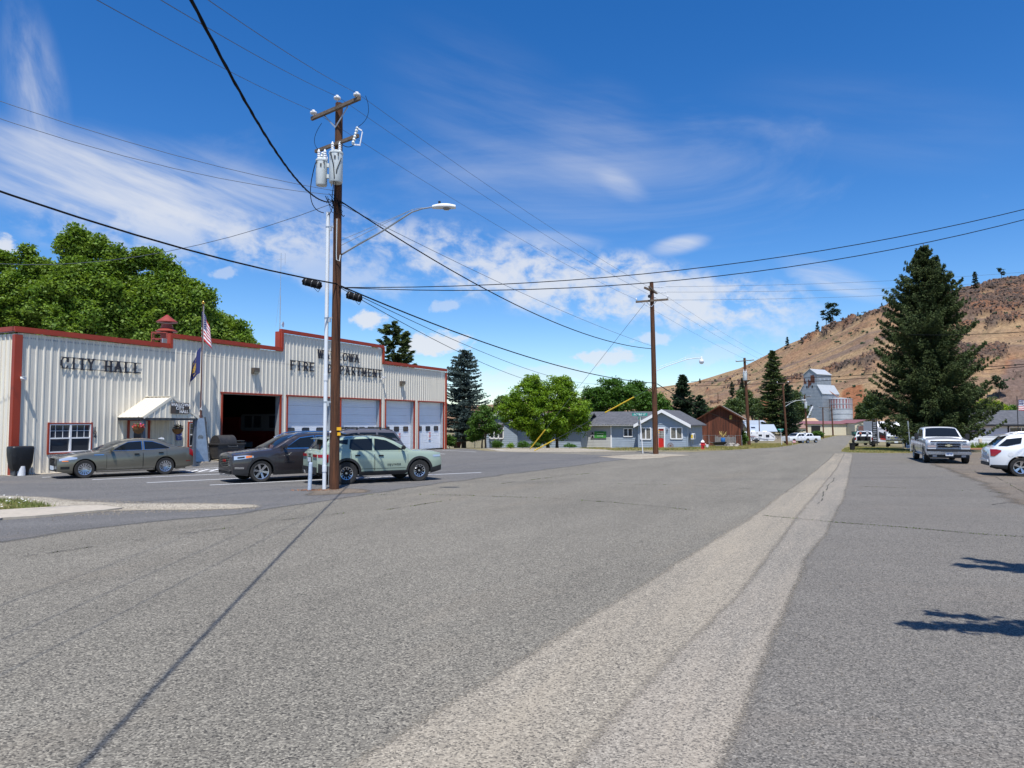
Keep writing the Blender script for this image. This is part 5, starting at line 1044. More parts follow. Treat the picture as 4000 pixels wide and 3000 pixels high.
# jumper wires
mb = MB()
def arc(a, b, sag, n=10): a = Vector(a); b = Vector(b); return [a.lerp(b, i / n) + (sag if isinstance(sag, Vector) else Vector((0, 0, -sag))) * (4 * (i / n) * (1 - i / n)) for i in range(n + 1)]
mb.tube(arc(along(1.5, z1 + .02, -.2), along(1.12, z2 + .25, -.24), Vector((.22, 0, -.1))), .008, 5); mb.tube(arc(along(-.62, z1 - .3, -.2), along(-.6, z2 - .1, -.24), Vector((-.22, 0, -.1))), .008, 5)
mb.tube(arc((.12, -.38, zb_ + 1.34), along(1.08, z2 - .28, -.26), .12), .012, 5)
mb.tube(arc((-.7, -.12, hz(640)), (-.42, -.1, hz(835)), Vector((-.28, 0, -.35)), 14), .014, 5); mb.tube([(-.1, -.6, hz(620)), (.0, -.62, hz(670)), (.03, -.6, hz(720)), (-.12, -.3, hz(790)), (-.1, -.2, hz(810))], .013, 5); mb.tube([(.22, -.5, hz(640)), (.1, -.62, hz(690)), (-.02, -.3, hz(790))], .012, 5)
for k in range(12):
 a = Vector((random.uniform(-.35, .1), random.uniform(-.28, -.16), hz(random.uniform(760, 800)))); b = Vector((random.uniform(-.35, .35), random.uniform(-.28, -.1), hz(random.uniform(790, 850)))); mb.tube(arc(a, b, random.uniform(.02, .2)), random.uniform(.008, .016), 5)
part('jumper_wire', mb, m_cab, up)
# weatherhead conduit
CP = gp(1270, 1912) - PB; xo = -.30
mb = MB(); mb.cyl((xo, -.04, 0), (xo, -.04, hz(830)), .062, n=14)
for py in (1830, 1475): mb.cyl((xo, -.04, hz(py) - .1), (xo, -.04, hz(py) + .1), .073, n=14)
part('conduit', mb, m_cond, up, smooth=40)
for py in (888, 1243, 1570): mb = MB(); mb.box((xo + .12, -.06, hz(py)), (.16, .05, .06)); mb.box((xo + .1, -.1, hz(py) - .08), (.08, .05, .12)); mb.cyl((xo, -.04, hz(py) - .02), (xo, -.04, hz(py) + .02), .07, n=12); part('conduit_bracket', mb, m_galv, up)
mb = MB(); mb.tube([(.02, -.165, hz(860)), (.02, -.185, hz(1000)), (.03, -.19, hz(1020)), (.12, -.18, hz(1025)), (.14, -.15, hz(1000))], .016, 6); part('lamp_conduit', mb, m_tank, up); mb = MB(); mb.cyl((-.19, .03, 0.1), (-.15, .03, hz(1500)), .012, n=6); part('ground_wire', mb, m_galv, up)
for py, w in ((1675, .14), (1695, .10)): mb = MB(); mb.box((.16, -.09, hz(py)), (w, .08, .10)); part('yellow_tag', mb, mat('yellow_tag', (.8, .42, .01), .5), up)
mb = MB(); mb.cyl((-.1, -.17, hz(1686)), (-.1, -.19, hz(1686)), .03, n=12); part('white_tag', mb, m_white, up)
# street light arm
def wp(px, py, Y): return at(px, py, Y) - PB
la = link('street_light', None, up); LP = [wp(1325, 1000, 22.75), wp(1400, 955, 22.3), wp(1490, 905, 21.6), wp(1560, 860, 21.1), wp(1610, 828, 20.7), wp(1650, 815, 20.4), wp(1695, 808, 20.1)]
mb = MB(); mb.tube(LP, [.03, .03, .028, .026, .024, .024, .022], 8); mb.box(LP[0], (.14, .12, .12)); part('arm', mb, m_galv, la, smooth=60)
mb = MB(); mb.cyl(wp(1318, 945, 22.8), LP[4] + Vector((0, 0, .07)), .008, n=5); mb.cyl(wp(1330, 960, 22.7), LP[4] + Vector((0, 0, .07)), .008, n=5); mb.cyl(LP[4], LP[4] + Vector((0, 0, .08)), .012); mb.tube([LP[4] + Vector((0, 0, .07)), LP[5] + Vector((0, 0, .03))], .008, 5); part('tie_rod', mb, m_galv, la)
hd = wp(1733, 812, 19.8); mb = MB(); lx = []
for i in range(13):
 t = i / 12; x = -.32 + .66 * t; w = .14 * math.sin(min(1, t * 1.9 + .28) * 1.57) * (1 - max(0, t - .75) * 2.2); lx.append((x, w, .055 + .05 * math.sin(t * 3.0)))
n_ = 12; V = []
for x, w, h in lx:
 for k in range(n_): a = k / n_ * 2 * math.pi; V.append(hd + Vector((x, math.cos(a) * w, .02 + math.sin(a) * (h if math.sin(a) > 0 else .045))))
mb.add(V, [(i * n_ + k, i * n_ + (k + 1) % n_, (i + 1) * n_ + (k + 1) % n_, (i + 1) * n_ + k) for i in range(12) for k in range(n_)] + [tuple(range(n_)), tuple(range(12 * n_, 13 * n_))]); part('lamp_head', mb, mat('lamp_housing', (.72, .73, .74), .4), la, smooth=60)
mb = MB(); mb.lathe([(0, -.07), (.07, -.06), (.12, -.02), (.12, .0)], hd + Vector((.08, 0, -.0)), 16); part('lens', mb, mat('grey_glass_lens', (.22, .22, .22), .12), la, smooth=60); mb = MB(); mb.cyl(hd + Vector((-.12, 0, .1)), hd + Vector((-.12, 0, .19)), .035, n=10); part('photocell', mb, m_black, la)
# bollard beside the pole
bo = gp(1209, 1916); mb = MB(); mb.cyl((0, 0, -.1), (0, 0, .84), .06, n=16); mb.lathe([(.06, .84), (.052, .87), (0, .875)], n=16); o = solo('bollard', mb, mat('scuffed_paint', (.55, .62, .70), .6, var=.35, vscale=12, col2=(.30, .38, .48)), 'scuffed pale blue steel bollard left of the white conduit', 'bollard', smooth=40); o.location = bo; o.rotation_euler = (0, .03, 0)
blades('leaf_litter', [(bo.x + random.gauss(.15, .35), bo.y + random.gauss(.0, .12), .03) for _ in range(500)], mat('dead_leaf', (.28, .10, .03), .8, island=.5), w=.014, lean=1.5)
# second pole
P2B = gp(2562, 1774); Y2 = P2B.y
def h2(py): return at(2550, py, Y2).z - P2B.z
p2 = thing('utility_pole', 'brown pole with double crossarms and a round hanging lamp before the blue house', 'utility pole', P2B, 0); H2 = h2(1102)
mb = MB(); mb.tube([(0, 0, -.3), (-.08, 0, H2 * .5), (at(2545, 1102, Y2).x - P2B.x, 0, H2)], [.19, .165, .13], 14); part('pole', mb, m_pole, p2, smooth=60)
dx = lambda px: at(px, 1500, Y2).x - P2B.x
mb = MB(); mb.bar((dx(2485), -.16, h2(1181)), (dx(2612), -.16, h2(1171)), .10, .13); part('crossarm', mb, m_arm, p2); mb = MB(); mb.bar((dx(2517), -.35, h2(1127)), (dx(2575), .35, h2(1142)), .10, .13); part('crossarm', mb, m_arm, p2); mb = MB(); mb.bar((dx(2533), -.55, h2(1125)), (dx(2562), .1, h2(1140)), .10, .12); part('crossarm', mb, m_arm, p2)
mb = MB(); mb.bar((dx(2528), -.14, h2(1182)), (dx(2546), -.14, h2(1200)), .02, .04); mb.bar((dx(2566), -.14, h2(1178)), (dx(2546), -.14, h2(1200)), .02, .04); part('arm_brace', mb, m_galv, p2)
for px, py in ((2487, 1175), (2560, 1166), (2610, 1164)): insulator(p2, Vector((dx(px), -.16, h2(py))), .06)
for k in range(2):
 mb = MB()
 for i in range(7): mb.lathe([(.01, 0), (.055, .01), (.05, .04), (.01, .05)], (dx(2558 + k * 12) + i * .1, .0 + k * .1, h2(1122 + k * 20)), 8, 'X')
 part('strain_insulator', mb, m_porc, p2)
mb = MB(); mb.lathe([(0, -.12), (.1, -.06), (.1, .06), (0, .12)], (dx(2537), -.25, h2(1160)), 10); part('black_bulb', mb, m_black, p2)
sl = link('street_light', None, p2); mb = MB(); mb.tube([(dx(2563), -.2, h2(1449)), (dx(2600), -.25, h2(1432)), (dx(2680), -.3, h2(1405)), (dx(2715), -.3, h2(1400)), (dx(2735), -.3, h2(1401))], .028, 6); mb.cyl((dx(2563), -.2, h2(1437)), (dx(2676), -.3, h2(1398)), .01, n=5); part('arm', mb, m_tank, sl)
mb = MB(); mb.lathe([(.03, .32), (.07, .30), (.08, .12), (.16, .08), (.17, 0), (0.17, -.02)], (dx(2737), -.3, h2(1413)), 16); part('lamp_head', mb, m_white, sl, smooth=40); mb = MB(); mb.lathe([(.165, -.02), (.14, -.12), (.07, -.18), (0, -.19)], (dx(2737), -.3, h2(1413)), 16); part('globe', mb, m_porc, sl, smooth=60)
for py in (1681, 1690): mb = MB(); mb.box((dx(2569), -.18, h2(py)), (.06, .05, .07)); part('yellow_tag', mb, MATS['yellow_tag'], p2)
# guy wires with yellow guards
m_yel = mat('yellow_guard', (.75, .50, .03), .5, var=.15, vscale=5)
def guy(a, b, guards, label):
 t = thing('guy_wire', label, 'guy wire', a, 0, 'guy wires of the lamp pole'); d = Vector(b) - Vector(a); mb = MB(); mb.cyl((0, 0, 0), d, .012, n=5); part('wire', mb, m_wire, t)
 for u0, u1 in guards: mb = MB(); mb.cyl(d * u0, d * u1, .045, n=8); part('guard', mb, m_yel, t)
ga = gp(2068, 1757); guy(ga, P2B + Vector((dx(2510) + .2, -.1, h2(1185))), [(.01, .155)], 'steeper guy wire with a yellow guard rising to the lamp pole top')
gb = gp(2086, 1761); gtop = P2B + Vector((dx(2553), 0, h2(1510))); guy(gb, gtop, [(.005, .19), (.62, .85)], 'shallow guy wire with two yellow guards reaching the lamp pole')
# farther poles
def far_pole(px, py0, Y, py1, px1, label, arms=(), tank_=None, r=.16):
 b = gx(px, Y); top_ = at(px1, py1, Y) - b; t = thing('utility_pole', label, 'utility pole', b, 0, 'poles along the far street'); mb = MB(); mb.tube([(0, 0, -.3), top_ * .5, top_], [r * 1.15, r, r * .8], 10); part('pole', mb, m_pole, t, smooth=60); f = lambda x, y: at(x, y, Y) - b
 for (xa, ya, xb, yb) in arms:
  mb = MB(); mb.bar(f(xa, ya) + Vector((0, -r * 1.1, 0)), f(xb, yb) + Vector((0, -r * 1.1, 0)), .1, .12); part('crossarm', mb, m_arm, t)
  for q in (0.02, .98): insulator(t, f(xa, ya).lerp(f(xb, yb), q) + Vector((0, -r, .12)), .08)
 if tank_: p = f(*tank_[:2]); rr = tank_[2]; k = tank(t, p.x, -.3, p.z, rr, rr * 4.4)
 return t, f
t3, f3 = far_pole(2925, 1736, 105, 1398, 2908, 'thick pole with a grey transformer beside the barn', [(2872, 1413, 2942, 1407)], (2908, 1488, .30), .22)
mb = MB(); mb.tube([f3(2915, 1500), f3(2925, 1493), f3(2930, 1490)], .03, 5); part('bracket', mb, m_galv, t3)
t4, f4 = far_pole(3073, 1737, 105.5, 1494, 3057, 'bare brown pole with a lamp arm in front of the tall fir', [(3034, 1498, 3078, 1496)], None, .15)
s4 = link('street_light', None, t4); mb = MB(); mb.tube([f4(3067, 1588), f4(3090, 1573), f4(3110, 1565), f4(3138, 1562)], .03, 5); mb.cyl(f4(3064, 1575), f4(3108, 1563), .012, n=5); part('arm', mb, m_tank, s4); mb = MB(); mb.box(f4(3140, 1562), (.5, .2, .12)); part('lamp_head', mb, m_white, s4)
far_pole(3153, 1720, 168, 1543, 3142, 'leaning pole with a pale transformer behind the white pickups', [(3136, 1551, 3166, 1550)], (3146, 1595, .30), .2)
far_pole(3215, 1713, 188, 1590, 3214, 'slim pole before the cream warehouse wall, left of two', [(3198, 1592, 3262, 1592)], None, .16)
far_pole(3253, 1699, 236, 1588, 3248, 'right hand pole before the cream warehouse wall', [(3240, 1602, 3262, 1601)], None, .22)
far_pole(2966, 1700, 168, 1634, 2965, 'short pole behind the white roofed house', [], None, .12)
hp = hill_pt(2807, .38); t = thing('utility_pole', 'lone thin pole standing on the grassy hill slope', 'utility pole', hp, 0); mb = MB(); mb.cyl((0, 0, -2), (0, 0, 9), .35, .25, n=6); part('pole', mb, m_pole, t); mb = MB(); mb.box((0, -.3, 8.2), (3, .3, .3)); part('crossarm', mb, m_arm, t)
# orange-brown leaning pole and steel sign post by the grass island
lb = gx(3562, 54.0); lt = at(3547, 1560, 54.0) - lb; mb = MB(); mb.tube([(0, 0, -.2), lt * .5, lt], [.13, .12, .11], 10); o = solo('leaning_post', mb, mat('stripped_wood', (.33, .13, .04), .9, var=.4, vscale=5, stretch=(1, 1, .2), bump=.6), 'orange brown leaning wooden pole under the big spruce', 'post', smooth=60); o.location = lb
lb = gx(3555, 51.5); lt = at(3546, 1645, 51.5) - lb; mb = MB(); mb.tube([(0, 0, -.2), lt], [.045, .045], 8); o = solo('sign_post', mb, m_galv, 'thin grey steel post at the right end of the grass island', 'post', smooth=60); o.location = lb
# ---------------------------------------------------------------- overhead wires
def wire(name, pts, sag, r, label, m=None, group=None, twist=0):
 P = []; pts = [Vector(p) for p in pts]
 for a, b, s in zip(pts[:-1], pts[1:], sag):
  n = max(8, int((b - a).length / (.5 if twist else 1.2)))
  for i in range(n): t = i / n; P.append(a.lerp(b, t) + Vector((0, 0, -4 * s * t * (1 - t))))
 P.append(pts[-1]); mb = MB(); o0 = P[0]
 if twist:
  for ph in (0, 2.1, 4.2):
   Q = []; 
   for i, p in enumerate(P):
    a = i * 1.6 + ph; Q.append(p - o0 + Vector((math.cos(a) * r * 1.0, 0, math.sin(a) * r * 1.0)))
   mb.tube(Q, r * .8, 5)
 else: mb.tube([p - o0 for p in P], r, 5)
 o = solo(name, mb, m or m_wire, label, 'power line', group=group); o.location = o0; return o
def top_pt(t, z): return PB + Vector(along(t, z))
i1, i2, i3 = top_pt(-1.05, z1 + .22), PB + Vector((-.05, -.05, PH + .22)), top_pt(1.1, z1 + .22)
GW = 'primary wires over the town building pole'
q1, q2, q3 = P2B + Vector((dx(2487), -.16, h2(1172))), P2B + Vector((dx(2560), -.16, h2(1163))), P2B + Vector((dx(2610), -.16, h2(1162)))
# the line came from a pole behind the photographer's left
for (pt, q, pix, lab) in ((i1, q1, (300, 0), 'left of the three thin wires on the top crossarm'), (i2, q2, (555, 0), 'middle thin wire on the pole top insulator'), (i3, q3, (750, 0), 'right of the three thin wires on the top crossarm')):
 # straight run through the edge-of-picture direction
 r = ray(*pix); yy = 9.0; e = Vector((r[0] / r[1] * yy, yy, CAMZ + r[2] / r[1] * yy)); d = e - pt; back = pt + d * 2.2; back.z = pt.z + d.z * 2.2 + 1.2
 nxt = q + (q - pt).normalized() * 60 + Vector((0, 0, 2)); wire('power_line', [back, pt, q, nxt], [.4, .35, .6], .0065, lab, group=GW)
ca = PB + Vector((-.1, -.2, hz(795))); wire('twisted_cable', [ca, Vector((-2.1, -.1, 6.8))], [1.3], .013, 'thick black twisted cable running overhead from the transformers toward the viewer', m_cab, twist=1)
fr = PB + Vector((.1, -.15, hz(790)))
wire('service_cable', [fr, P2B + Vector((dx(2545), -.15, h2(1363)))], [1.0], .022, 'dark sagging cable between the two near poles', m_cab); wire('service_cable', [fr + Vector((0, 0, -.1)), P2B + Vector((dx(2545), 0, h2(1350)))], [.3], .009, 'thin straighter wire just above the sagging cable')
W_ = lambda px, py, Y: at(px, py, Y)
wire('telephone_cable', [W_(-250, 660, 13.5), PB + Vector((.0, -.19, hz(1112))), P2B + Vector((0, -.2, h2(1497)))], [.22, .65], .024, 'heavy black telephone cable with splice cases crossing at mid height', m_cab)
wire('telephone_cable', [PB + Vector((.1, -.2, hz(1120))), W_(2340, 1500, 76)], [.8], .012, 'thinner drop cable below the telephone cable toward the left house', m_cab, 'thin drop cables'); wire('telephone_cable', [PB + Vector((.12, -.2, hz(1125))), W_(2300, 1510, 74)], [1.2], .012, 'lowest drop cable toward the left house', m_cab, 'thin drop cables')
wire('telephone_cable', [P2B + Vector((.1, -.2, h2(1500))), W_(2925, 1645, 104.5)], [.8], .03, 'black cable from the lamp pole toward the barn pole', m_cab)
for a, b, lab in (((1180, 1097), (1258, 1118), 'long black splice case left of the near pole'), ((1352, 1150), (1415, 1168), 'black splice case right of the near pole')):
 c = at((a[0] + b[0]) / 2, (a[1] + b[1]) / 2, PB.y - .2); t = thing('splice_case', lab, 'splice case', c, 0, 'black splice cases on the telephone cable'); d = at(*b, PB.y - .2) - at(*a, PB.y - .2)
 mb = MB(); mb.tube([-d * .5, -d * .44, -d * .42, d * .42, d * .44, d * .5], [.03, .05, .12, .12, .05, .03], 12); part('case', mb, m_cab, t, smooth=30)
 mb = MB()
 for u in (-.3, 0, .3): mb.cyl(d * u, d * (u + .03), .13, n=12)
 mb.tube([d * .5, d * .3 + Vector((0, 0, -.22)), d * .05 + Vector((0, 0, -.1))], .01, 5); part('clamp', mb, m_dkgrey, t)
for i, (pa, pb, s_, lab) in enumerate((((4300, 740), (1420, 1136), .9, 'upper of two long wires sweeping in from the right'), ((4300, 775), (1440, 1138), 1.1, 'lower of two long wires sweeping in from the right'))):
 wire('power_line', [PB + Vector((.1, -.1, hz(1125))), W_(*pa, 24)], [s_], .014, lab, m_cab, 'wires from the right to the near pole')
for pa, pe, s_, lab in (((-200, 325), (1260, 752), .25, 'upper thin wire from the left edge to the transformer pole'), ((-200, 395), (1262, 768), .35, 'second thin wire from the left edge to the transformer pole')):
 wire('power_line', [W_(*pa, 16), PB + Vector((-.05, -.15, hz(pe[1])))], [s_], .008, lab, None, 'thin wires from the left')
wire('power_line', [W_(-200, 1010, 27), PB + Vector((-.12, -.15, hz(800)))], [.9], .010, 'sagging twisted wire crossing in front of the left maple', m_wire)
GR = 'thin wires past the spruce top'
for a, b, lab in (((2600, 1120), (4200, 1045), 'highest faint wire passing the spruce'), ((2605, 1141), (4200, 1080), 'second faint wire passing the spruce'), ((2610, 1172), (4200, 1105), 'third faint wire passing the spruce')):
 wire('power_line', [W_(*a, 48.3), W_(*b, 60)], [.35], .009, lab, None, GR)
for a, b, s, lab, Y in (((2700, 1508), (4100, 1424), .3, 'dark cable across the hill at spruce mid height', 100), ((2700, 1491), (4100, 1415), .3, 'thin cable just above the dark one across the hill', 100), ((3550, 1307), (4100, 1290), .1, 'short wire across the spruce middle', 52)):
 wire('telephone_cable' if s else 'power_line', [W_(*a, Y), W_(*b, Y * .62)], [s], .030 if 'dark' in lab else .016, lab, m_cab, 'cables crossing before the hill')
for a, b, Ya, Yb, s in (((2910, 1410), (3142, 1548), 105, 168, 1.0), ((2942, 1405), (3166, 1550), 105, 168, 1.0), ((3142, 1548), (3214, 1592), 168, 188, .6), ((3214, 1592), (3248, 1600), 188, 236, .8)):
 wire('power_line', [W_(*a, Ya), W_(*b, Yb)], [s], .018, {(2910, 1548): 'left of two thin wires from the barn pole down the street', (2942, 1550): 'right of two thin wires from the barn pole down the street', (3142, 1592): 'thin wire from the leaning pole to the slim one', (3214, 1600): 'thin wire between the two warehouse poles'}[(a[0], b[1])], m_cab, 'wires between the far poles')
# ---------------------------------------------------------------- vehicles
m_tyre = mat('tyre_rubber', (.022, .021, .020), .85, var=.3, vscale=8); m_under = mat('underbody', (.012, .012, .012), .9); m_clad = mat('black_cladding', (.018, .018, .019), .6)
m_chrome = mat('chrome', (.72, .73, .75), .12, 1); m_alloy = mat('bright_alloy', (.55, .56, .58), .25, .85); m_rimd = mat('dark_rim', (.02, .02, .022), .35, .5); m_cglass = mat('car_glass', (.010, .012, .013), .05, spec=.45)
m_red = mat('tail_light_red', (.30, .004, .004), .2, coat=.3); m_hl = mat('headlight_glass', (.55, .58, .62), .08, .4, coat=1); m_amb = mat('amber_lens', (.85, .22, .02), .2, coat=1); m_seam = mat('panel_gap', (.01, .01, .01), .9); m_plate = mat('number_plate', (.62, .66, .70), .5); m_platek = mat('plate_ink', (.02, .04, .18), .6)
def paint(n, c, metal=.0, rough=.35): return mat(n, c, rough, metal, coat=1.0, spec=.5)
def vehicle(name, label, pos, heading, S, group=None):
 """S: dimensions in metres; every profile is given as (distance behind the front bumper, height)"""
 L_, W, zs = S['L'], S['W'], S['sill']; X = lambda d: L_ / 2 - d; cat = S.get('cat', 'car'); col = S['paint']
 t = thing(name, label, cat, pos, heading, group)
 td = np.array([p[0] for p in S['belt']]); tz = np.array([p[1] for p in S['belt']]); rd = np.array([p[0] for p in S['roof']]); rz = np.array([p[1] for p in S['roof']])
 axles = (S['fo'], S['fo'] + S['wb']); r = S['r']; AR = r + S.get('gap', .065)
 fr_, rr_ = S.get('nose', .24), S.get('tail', .14); fl, rl = S.get('nl', .5), S.get('tl', .35)
 def w_(d):
  w = W / 2
  if d < fl: w *= 1 - fr_ * (1 - d / fl) ** 2
  if d > L_ - rl: w *= 1 - rr_ * (1 - (L_ - d) / rl) ** 2
  return w
 fx = [0, .12, .4, .7, .9, 1]; fy = [.93, .975, 1, .995, .97, .93]
 def top_(d): return float(np.interp(d, td, tz))
 bz = S.get('bump', [(0, .12), (.5, 0), (L_ - .6, 0), (L_, .12)])
 def bot(d): return zs + float(np.interp(d, [b[0] for b in bz], [b[1] for b in bz]))
 def sy(d, z): tp = top_(d); return w_(d) * float(np.interp((z - zs) / (tp - zs), fx, fy))
 def arch(d):
  z = bot(d)
  for a in axles:
   if abs(d - a) < AR: z = max(z, r + math.sqrt(AR * AR - (d - a) ** 2))
  return z
 ds = set(np.linspace(0, L_, 70)) | {.02, .06, .1, L_ - .02, L_ - .06}
 for a in axles:
  for k in range(-12, 13): ds.add(a + AR * math.sin(k / 12 * math.pi / 2) * .9999)
  ds |= {a - AR - .001, a + AR + .001}
 ds = sorted(d for d in ds if 0 <= d <= L_); FR = [0, .06, .12, .25, .4, .55, .7, .82, .9, .96, 1]
 mb = MB(); V = []; n = None
 for d in ds:
  tp = top_(d); zb = min(arch(d), tp - .03); side = []
  for f in FR: z = max(zb, zs + (tp - zs) * f); side.append((sy(d, z), z))
  ys = w_(d) * .93; cr = S.get('crown', .045); topc = [(ys * k, tp + cr * (1 - k * k)) for k in (.93, .8, .6, .35)]
  ring = [(-y, z) for y, z in side] + [(-y, z) for y, z in topc] + [(0, tp + cr)] + [(y, z) for y, z in reversed(topc)] + [(y, z) for y, z in reversed(side)]
  n = len(ring); V += [(X(d), y, z) for y, z in ring]
 mb.add(V, [(i * n + k, (i + 1) * n + k, (i + 1) * n + k + 1, i * n + k + 1) for i in range(len(ds) - 1) for k in range(n - 1)] + [tuple(range(n)), tuple(range(len(ds) * n - 1, (len(ds) - 1) * n - 1, -1))])
 part('body', mb, col, t, smooth=38)
 # greenhouse
 k_ = S.get('tumble', .32); off = .025
 def gy(d, z): return w_(d) * .93 - off - k_ * (z - top_(d))
 def rz_(d): return float(np.interp(d, rd, rz))
 gd = sorted(set(np.linspace(rd[0], rd[-1], 60)) | set(rd)); mb = MB(); V = []; KS = [(1, -.07), (.965, -.025), (.87, 0), (.6, .02), (.3, .03), (0, .034)]
 def gring(d):
  z = rz_(d); b = top_(d) - .02; h = max(.001, z - b); f = min(1, h / .15); yt = gy(d, z); R_ = [(gy(d, b), b), ((gy(d, b) + yt) / 2 , (b + z - .07 * f) / 2)] + [(yt * kk if kk < 1 else gy(d, z - .07 * f), z + dz_ * f) for kk, dz_ in KS]
  return R_
 for d in gd:
  R_ = gring(d); ring = [(-y, z) for y, z in R_] + [(y, z) for y, z in reversed(R_[:-1])]; n = len(ring); V += [(X(d), y, z) for y, z in ring]
 mb.add(V, [(i * n + q, (i + 1) * n + q, (i + 1) * n + q + 1, i * n + q + 1) for i in range(len(gd) - 1) for q in range(n - 1)] + [tuple(range(n)), tuple(range(len(gd) * n - 1, (len(gd) - 1) * n - 1, -1))])
 part('cabin', mb, S.get('roofpaint', col), t, smooth=38)
 def topstrip(nm, d0, d1, inset, m, o=.008):
  mb = MB(); V = []; nu, nv = 10, 10
  for i in range(nu + 1):
   d = d0 + (d1 - d0) * i / nu; z = rz_(d); yt = gy(d, z) * .93 - inset; dd = .02; sl = (rz_(d + dd) - rz_(d - dd)) / (2 * dd); nn = Vector((sl, 0, 1)).normalized(); f = min(1, (z - top_(d) + .02) / .15)
   for j in range(nv + 1):
    q = -1 + 2 * j / nv; zz = z + float(np.interp(abs(q) * .9, [0, .3, .6, .87, .965], [.034, .03, .02, 0, -.02])) * f; V.append(Vector((X(d), yt * q, zz)) + Vector((nn.x, 0, nn.z)) * o)
  mb.add(V, [(i * (nv + 1) + j, (i + 1) * (nv + 1) + j, (i + 1) * (nv + 1) + j + 1, i * (nv + 1) + j + 1) for i in range(nu) for j in range(nv)]); part(nm, mb, m, t, smooth=60)
 for nm, d0, d1 in S['glass']: topstrip(nm, d0, d1, .03, m_cglass)
 def sidepoly(nm, poly, m, o=.006, sides=(-1, 1), fn=None):
  fn = fn or gy
  for s in sides:
   mb = MB(); c = (sum(p[0] for p in poly) / len(poly), sum(p[1] for p in poly) / len(poly)); P = []
   for i, p in enumerate(poly):
    q = poly[(i + 1) % len(poly)]
    for u in (0, .25, .5, .75): P.append((p[0] + (q[0] - p[0]) * u, p[1] + (q[1] - p[1]) * u))
   V = [(X(c[0]), s * (fn(*c) + o), c[1])] + [(X(a), s * (fn(a, b) + o), b) for a, b in P]; mb.add(V, [(0, i + 1, (i + 1) % len(P) + 1) for i in range(len(P))]); part(nm, mb, m, t)
 for poly in S['windows']:
  if S.get('chrome_line'):
   cx, cz = sum(p[0] for p in poly) / len(poly), sum(p[1] for p in poly) / len(poly); sidepoly('window_trim', [(cx + (a - cx) * 1.06, cz + (b - cz) * 1.14) for a, b in poly], m_chrome, .0045)
  sidepoly('side_window', poly, m_cglass, .009)
 def patch(nm, d0, d1, z0, z1, o, m, sides=(-1, 1), nd=16, nz=6, mask=None, par=None):
  for s in sides:
   mb = MB(); V = []
   f0 = z0 if callable(z0) else (lambda d: z0); f1 = z1 if callable(z1) else (lambda d: z1)
   for i in range(nd + 1):
    d = d0 + (d1 - d0) * i / nd; a = max(f0(d), arch(d) + .0); b = max(a + .001, f1(d))
    for j in range(nz + 1): z = a + (b - a) * j / nz; V.append((X(d), s * (sy(d, z) + o), z))
   # rim of the panel so that it has a real edge
   F_ = [(i * (nz + 1) + j, (i + 1) * (nz + 1) + j, (i + 1) * (nz + 1) + j + 1, i * (nz + 1) + j + 1) for i in range(nd) for j in range(nz)]
   mb.add(V, F_); part(nm, mb, m, par or t, smooth=50)
 for (d0, d1) in S.get('doors', []):
  patch('door_gap', d0 - .012, d1 + .012, lambda d: bot(d) + .07, lambda d: top_(d) - .012, .0025, m_seam); patch('door', d0, d1, lambda d: bot(d) + .085, lambda d: top_(d) - .02, .006, col)
  for s in (-1, 1):
   mb = MB(); dh = d1 - .22; z = top_(dh) - S.get('hz', .17); y = sy(dh, z) + .03; mb.box((X(dh), s * y, z), (.20, .035, .03)); part('door_handle', mb, S.get('handle', col), t, bevel=.01)
   if S.get('handle') is not m_chrome: mb = MB(); mb.box((X(dh), s * (y - .022), z), (.16, .012, .055)); part('handle_shade_plate', mb, m_seam, t)  # black plate paints the shade behind the handle, no hollow is modelled
 if S.get('clad'):
  patch('sill_cladding', axles[0] + AR, axles[1] - AR, lambda d: bot(d) - .02, lambda d: bot(d) + .15, .014, m_clad)
  if axles[0] > AR + .2: patch('bumper_cladding', .02, axles[0] - AR, lambda d: bot(d) - .01, lambda d: bot(d) + .20, .012, m_clad)
  patch('bumper_cladding', axles[1] + AR, L_ - .02, lambda d: bot(d) - .01, lambda d: bot(d) + .30, .012, m_clad)
  for a in axles:
   for s in (-1, 1):
    mb = MB(); V = []
    for k in range(25):
     an = math.pi * k / 24 * 1.06 - .09
     for rr in (AR - .005, AR + .075): d = a + math.cos(an) * rr; z = r + math.sin(an) * rr; z = max(z, zs); dd = min(L_, max(0, d)); V += [(X(d), s * (sy(dd, min(z, top_(dd) - .01)) + .016), z)]
    mb.add(V, [(2 * k, 2 * k + 1, 2 * k + 3, 2 * k + 2) for k in range(24)]); part('arch_cladding', mb, m_clad, t, smooth=60)
 # underbody fills the space between the wheels
 mb = MB(); mb.box((0, 0, (zs + .62) / 2 + .02), (L_ - .5, W - .62, .62 - zs)); part('underbody', mb, m_under, t)
 mb = MB(); mb.box((0, 0, zs + .12), (L_ - 2 * S['fo'] - 2 * AR + .2, W - .2, .14)); part('floor_pan', mb, m_under, t)
 # wheels
 for ia, a in enumerate(axles):
  for s in (-1, 1):
   w = link('wheel', None, t); w.location = (X(a), s * (W / 2 - .125), r); w.rotation_euler = (0, 0, S.get('steer', 0) if ia == 0 else 0)
   tw = S.get('tw', .23); key = (S['rim'], r, tw, s)
   if key not in WHEELS: WHEELS[key] = wheel_meshes(S['rim'], r, tw, s)
   for nm, me in WHEELS[key]: link(nm, me, w)
 # mirrors
 md, mz = S['mirror'][:2]; ms = S.get('mscale', 1)
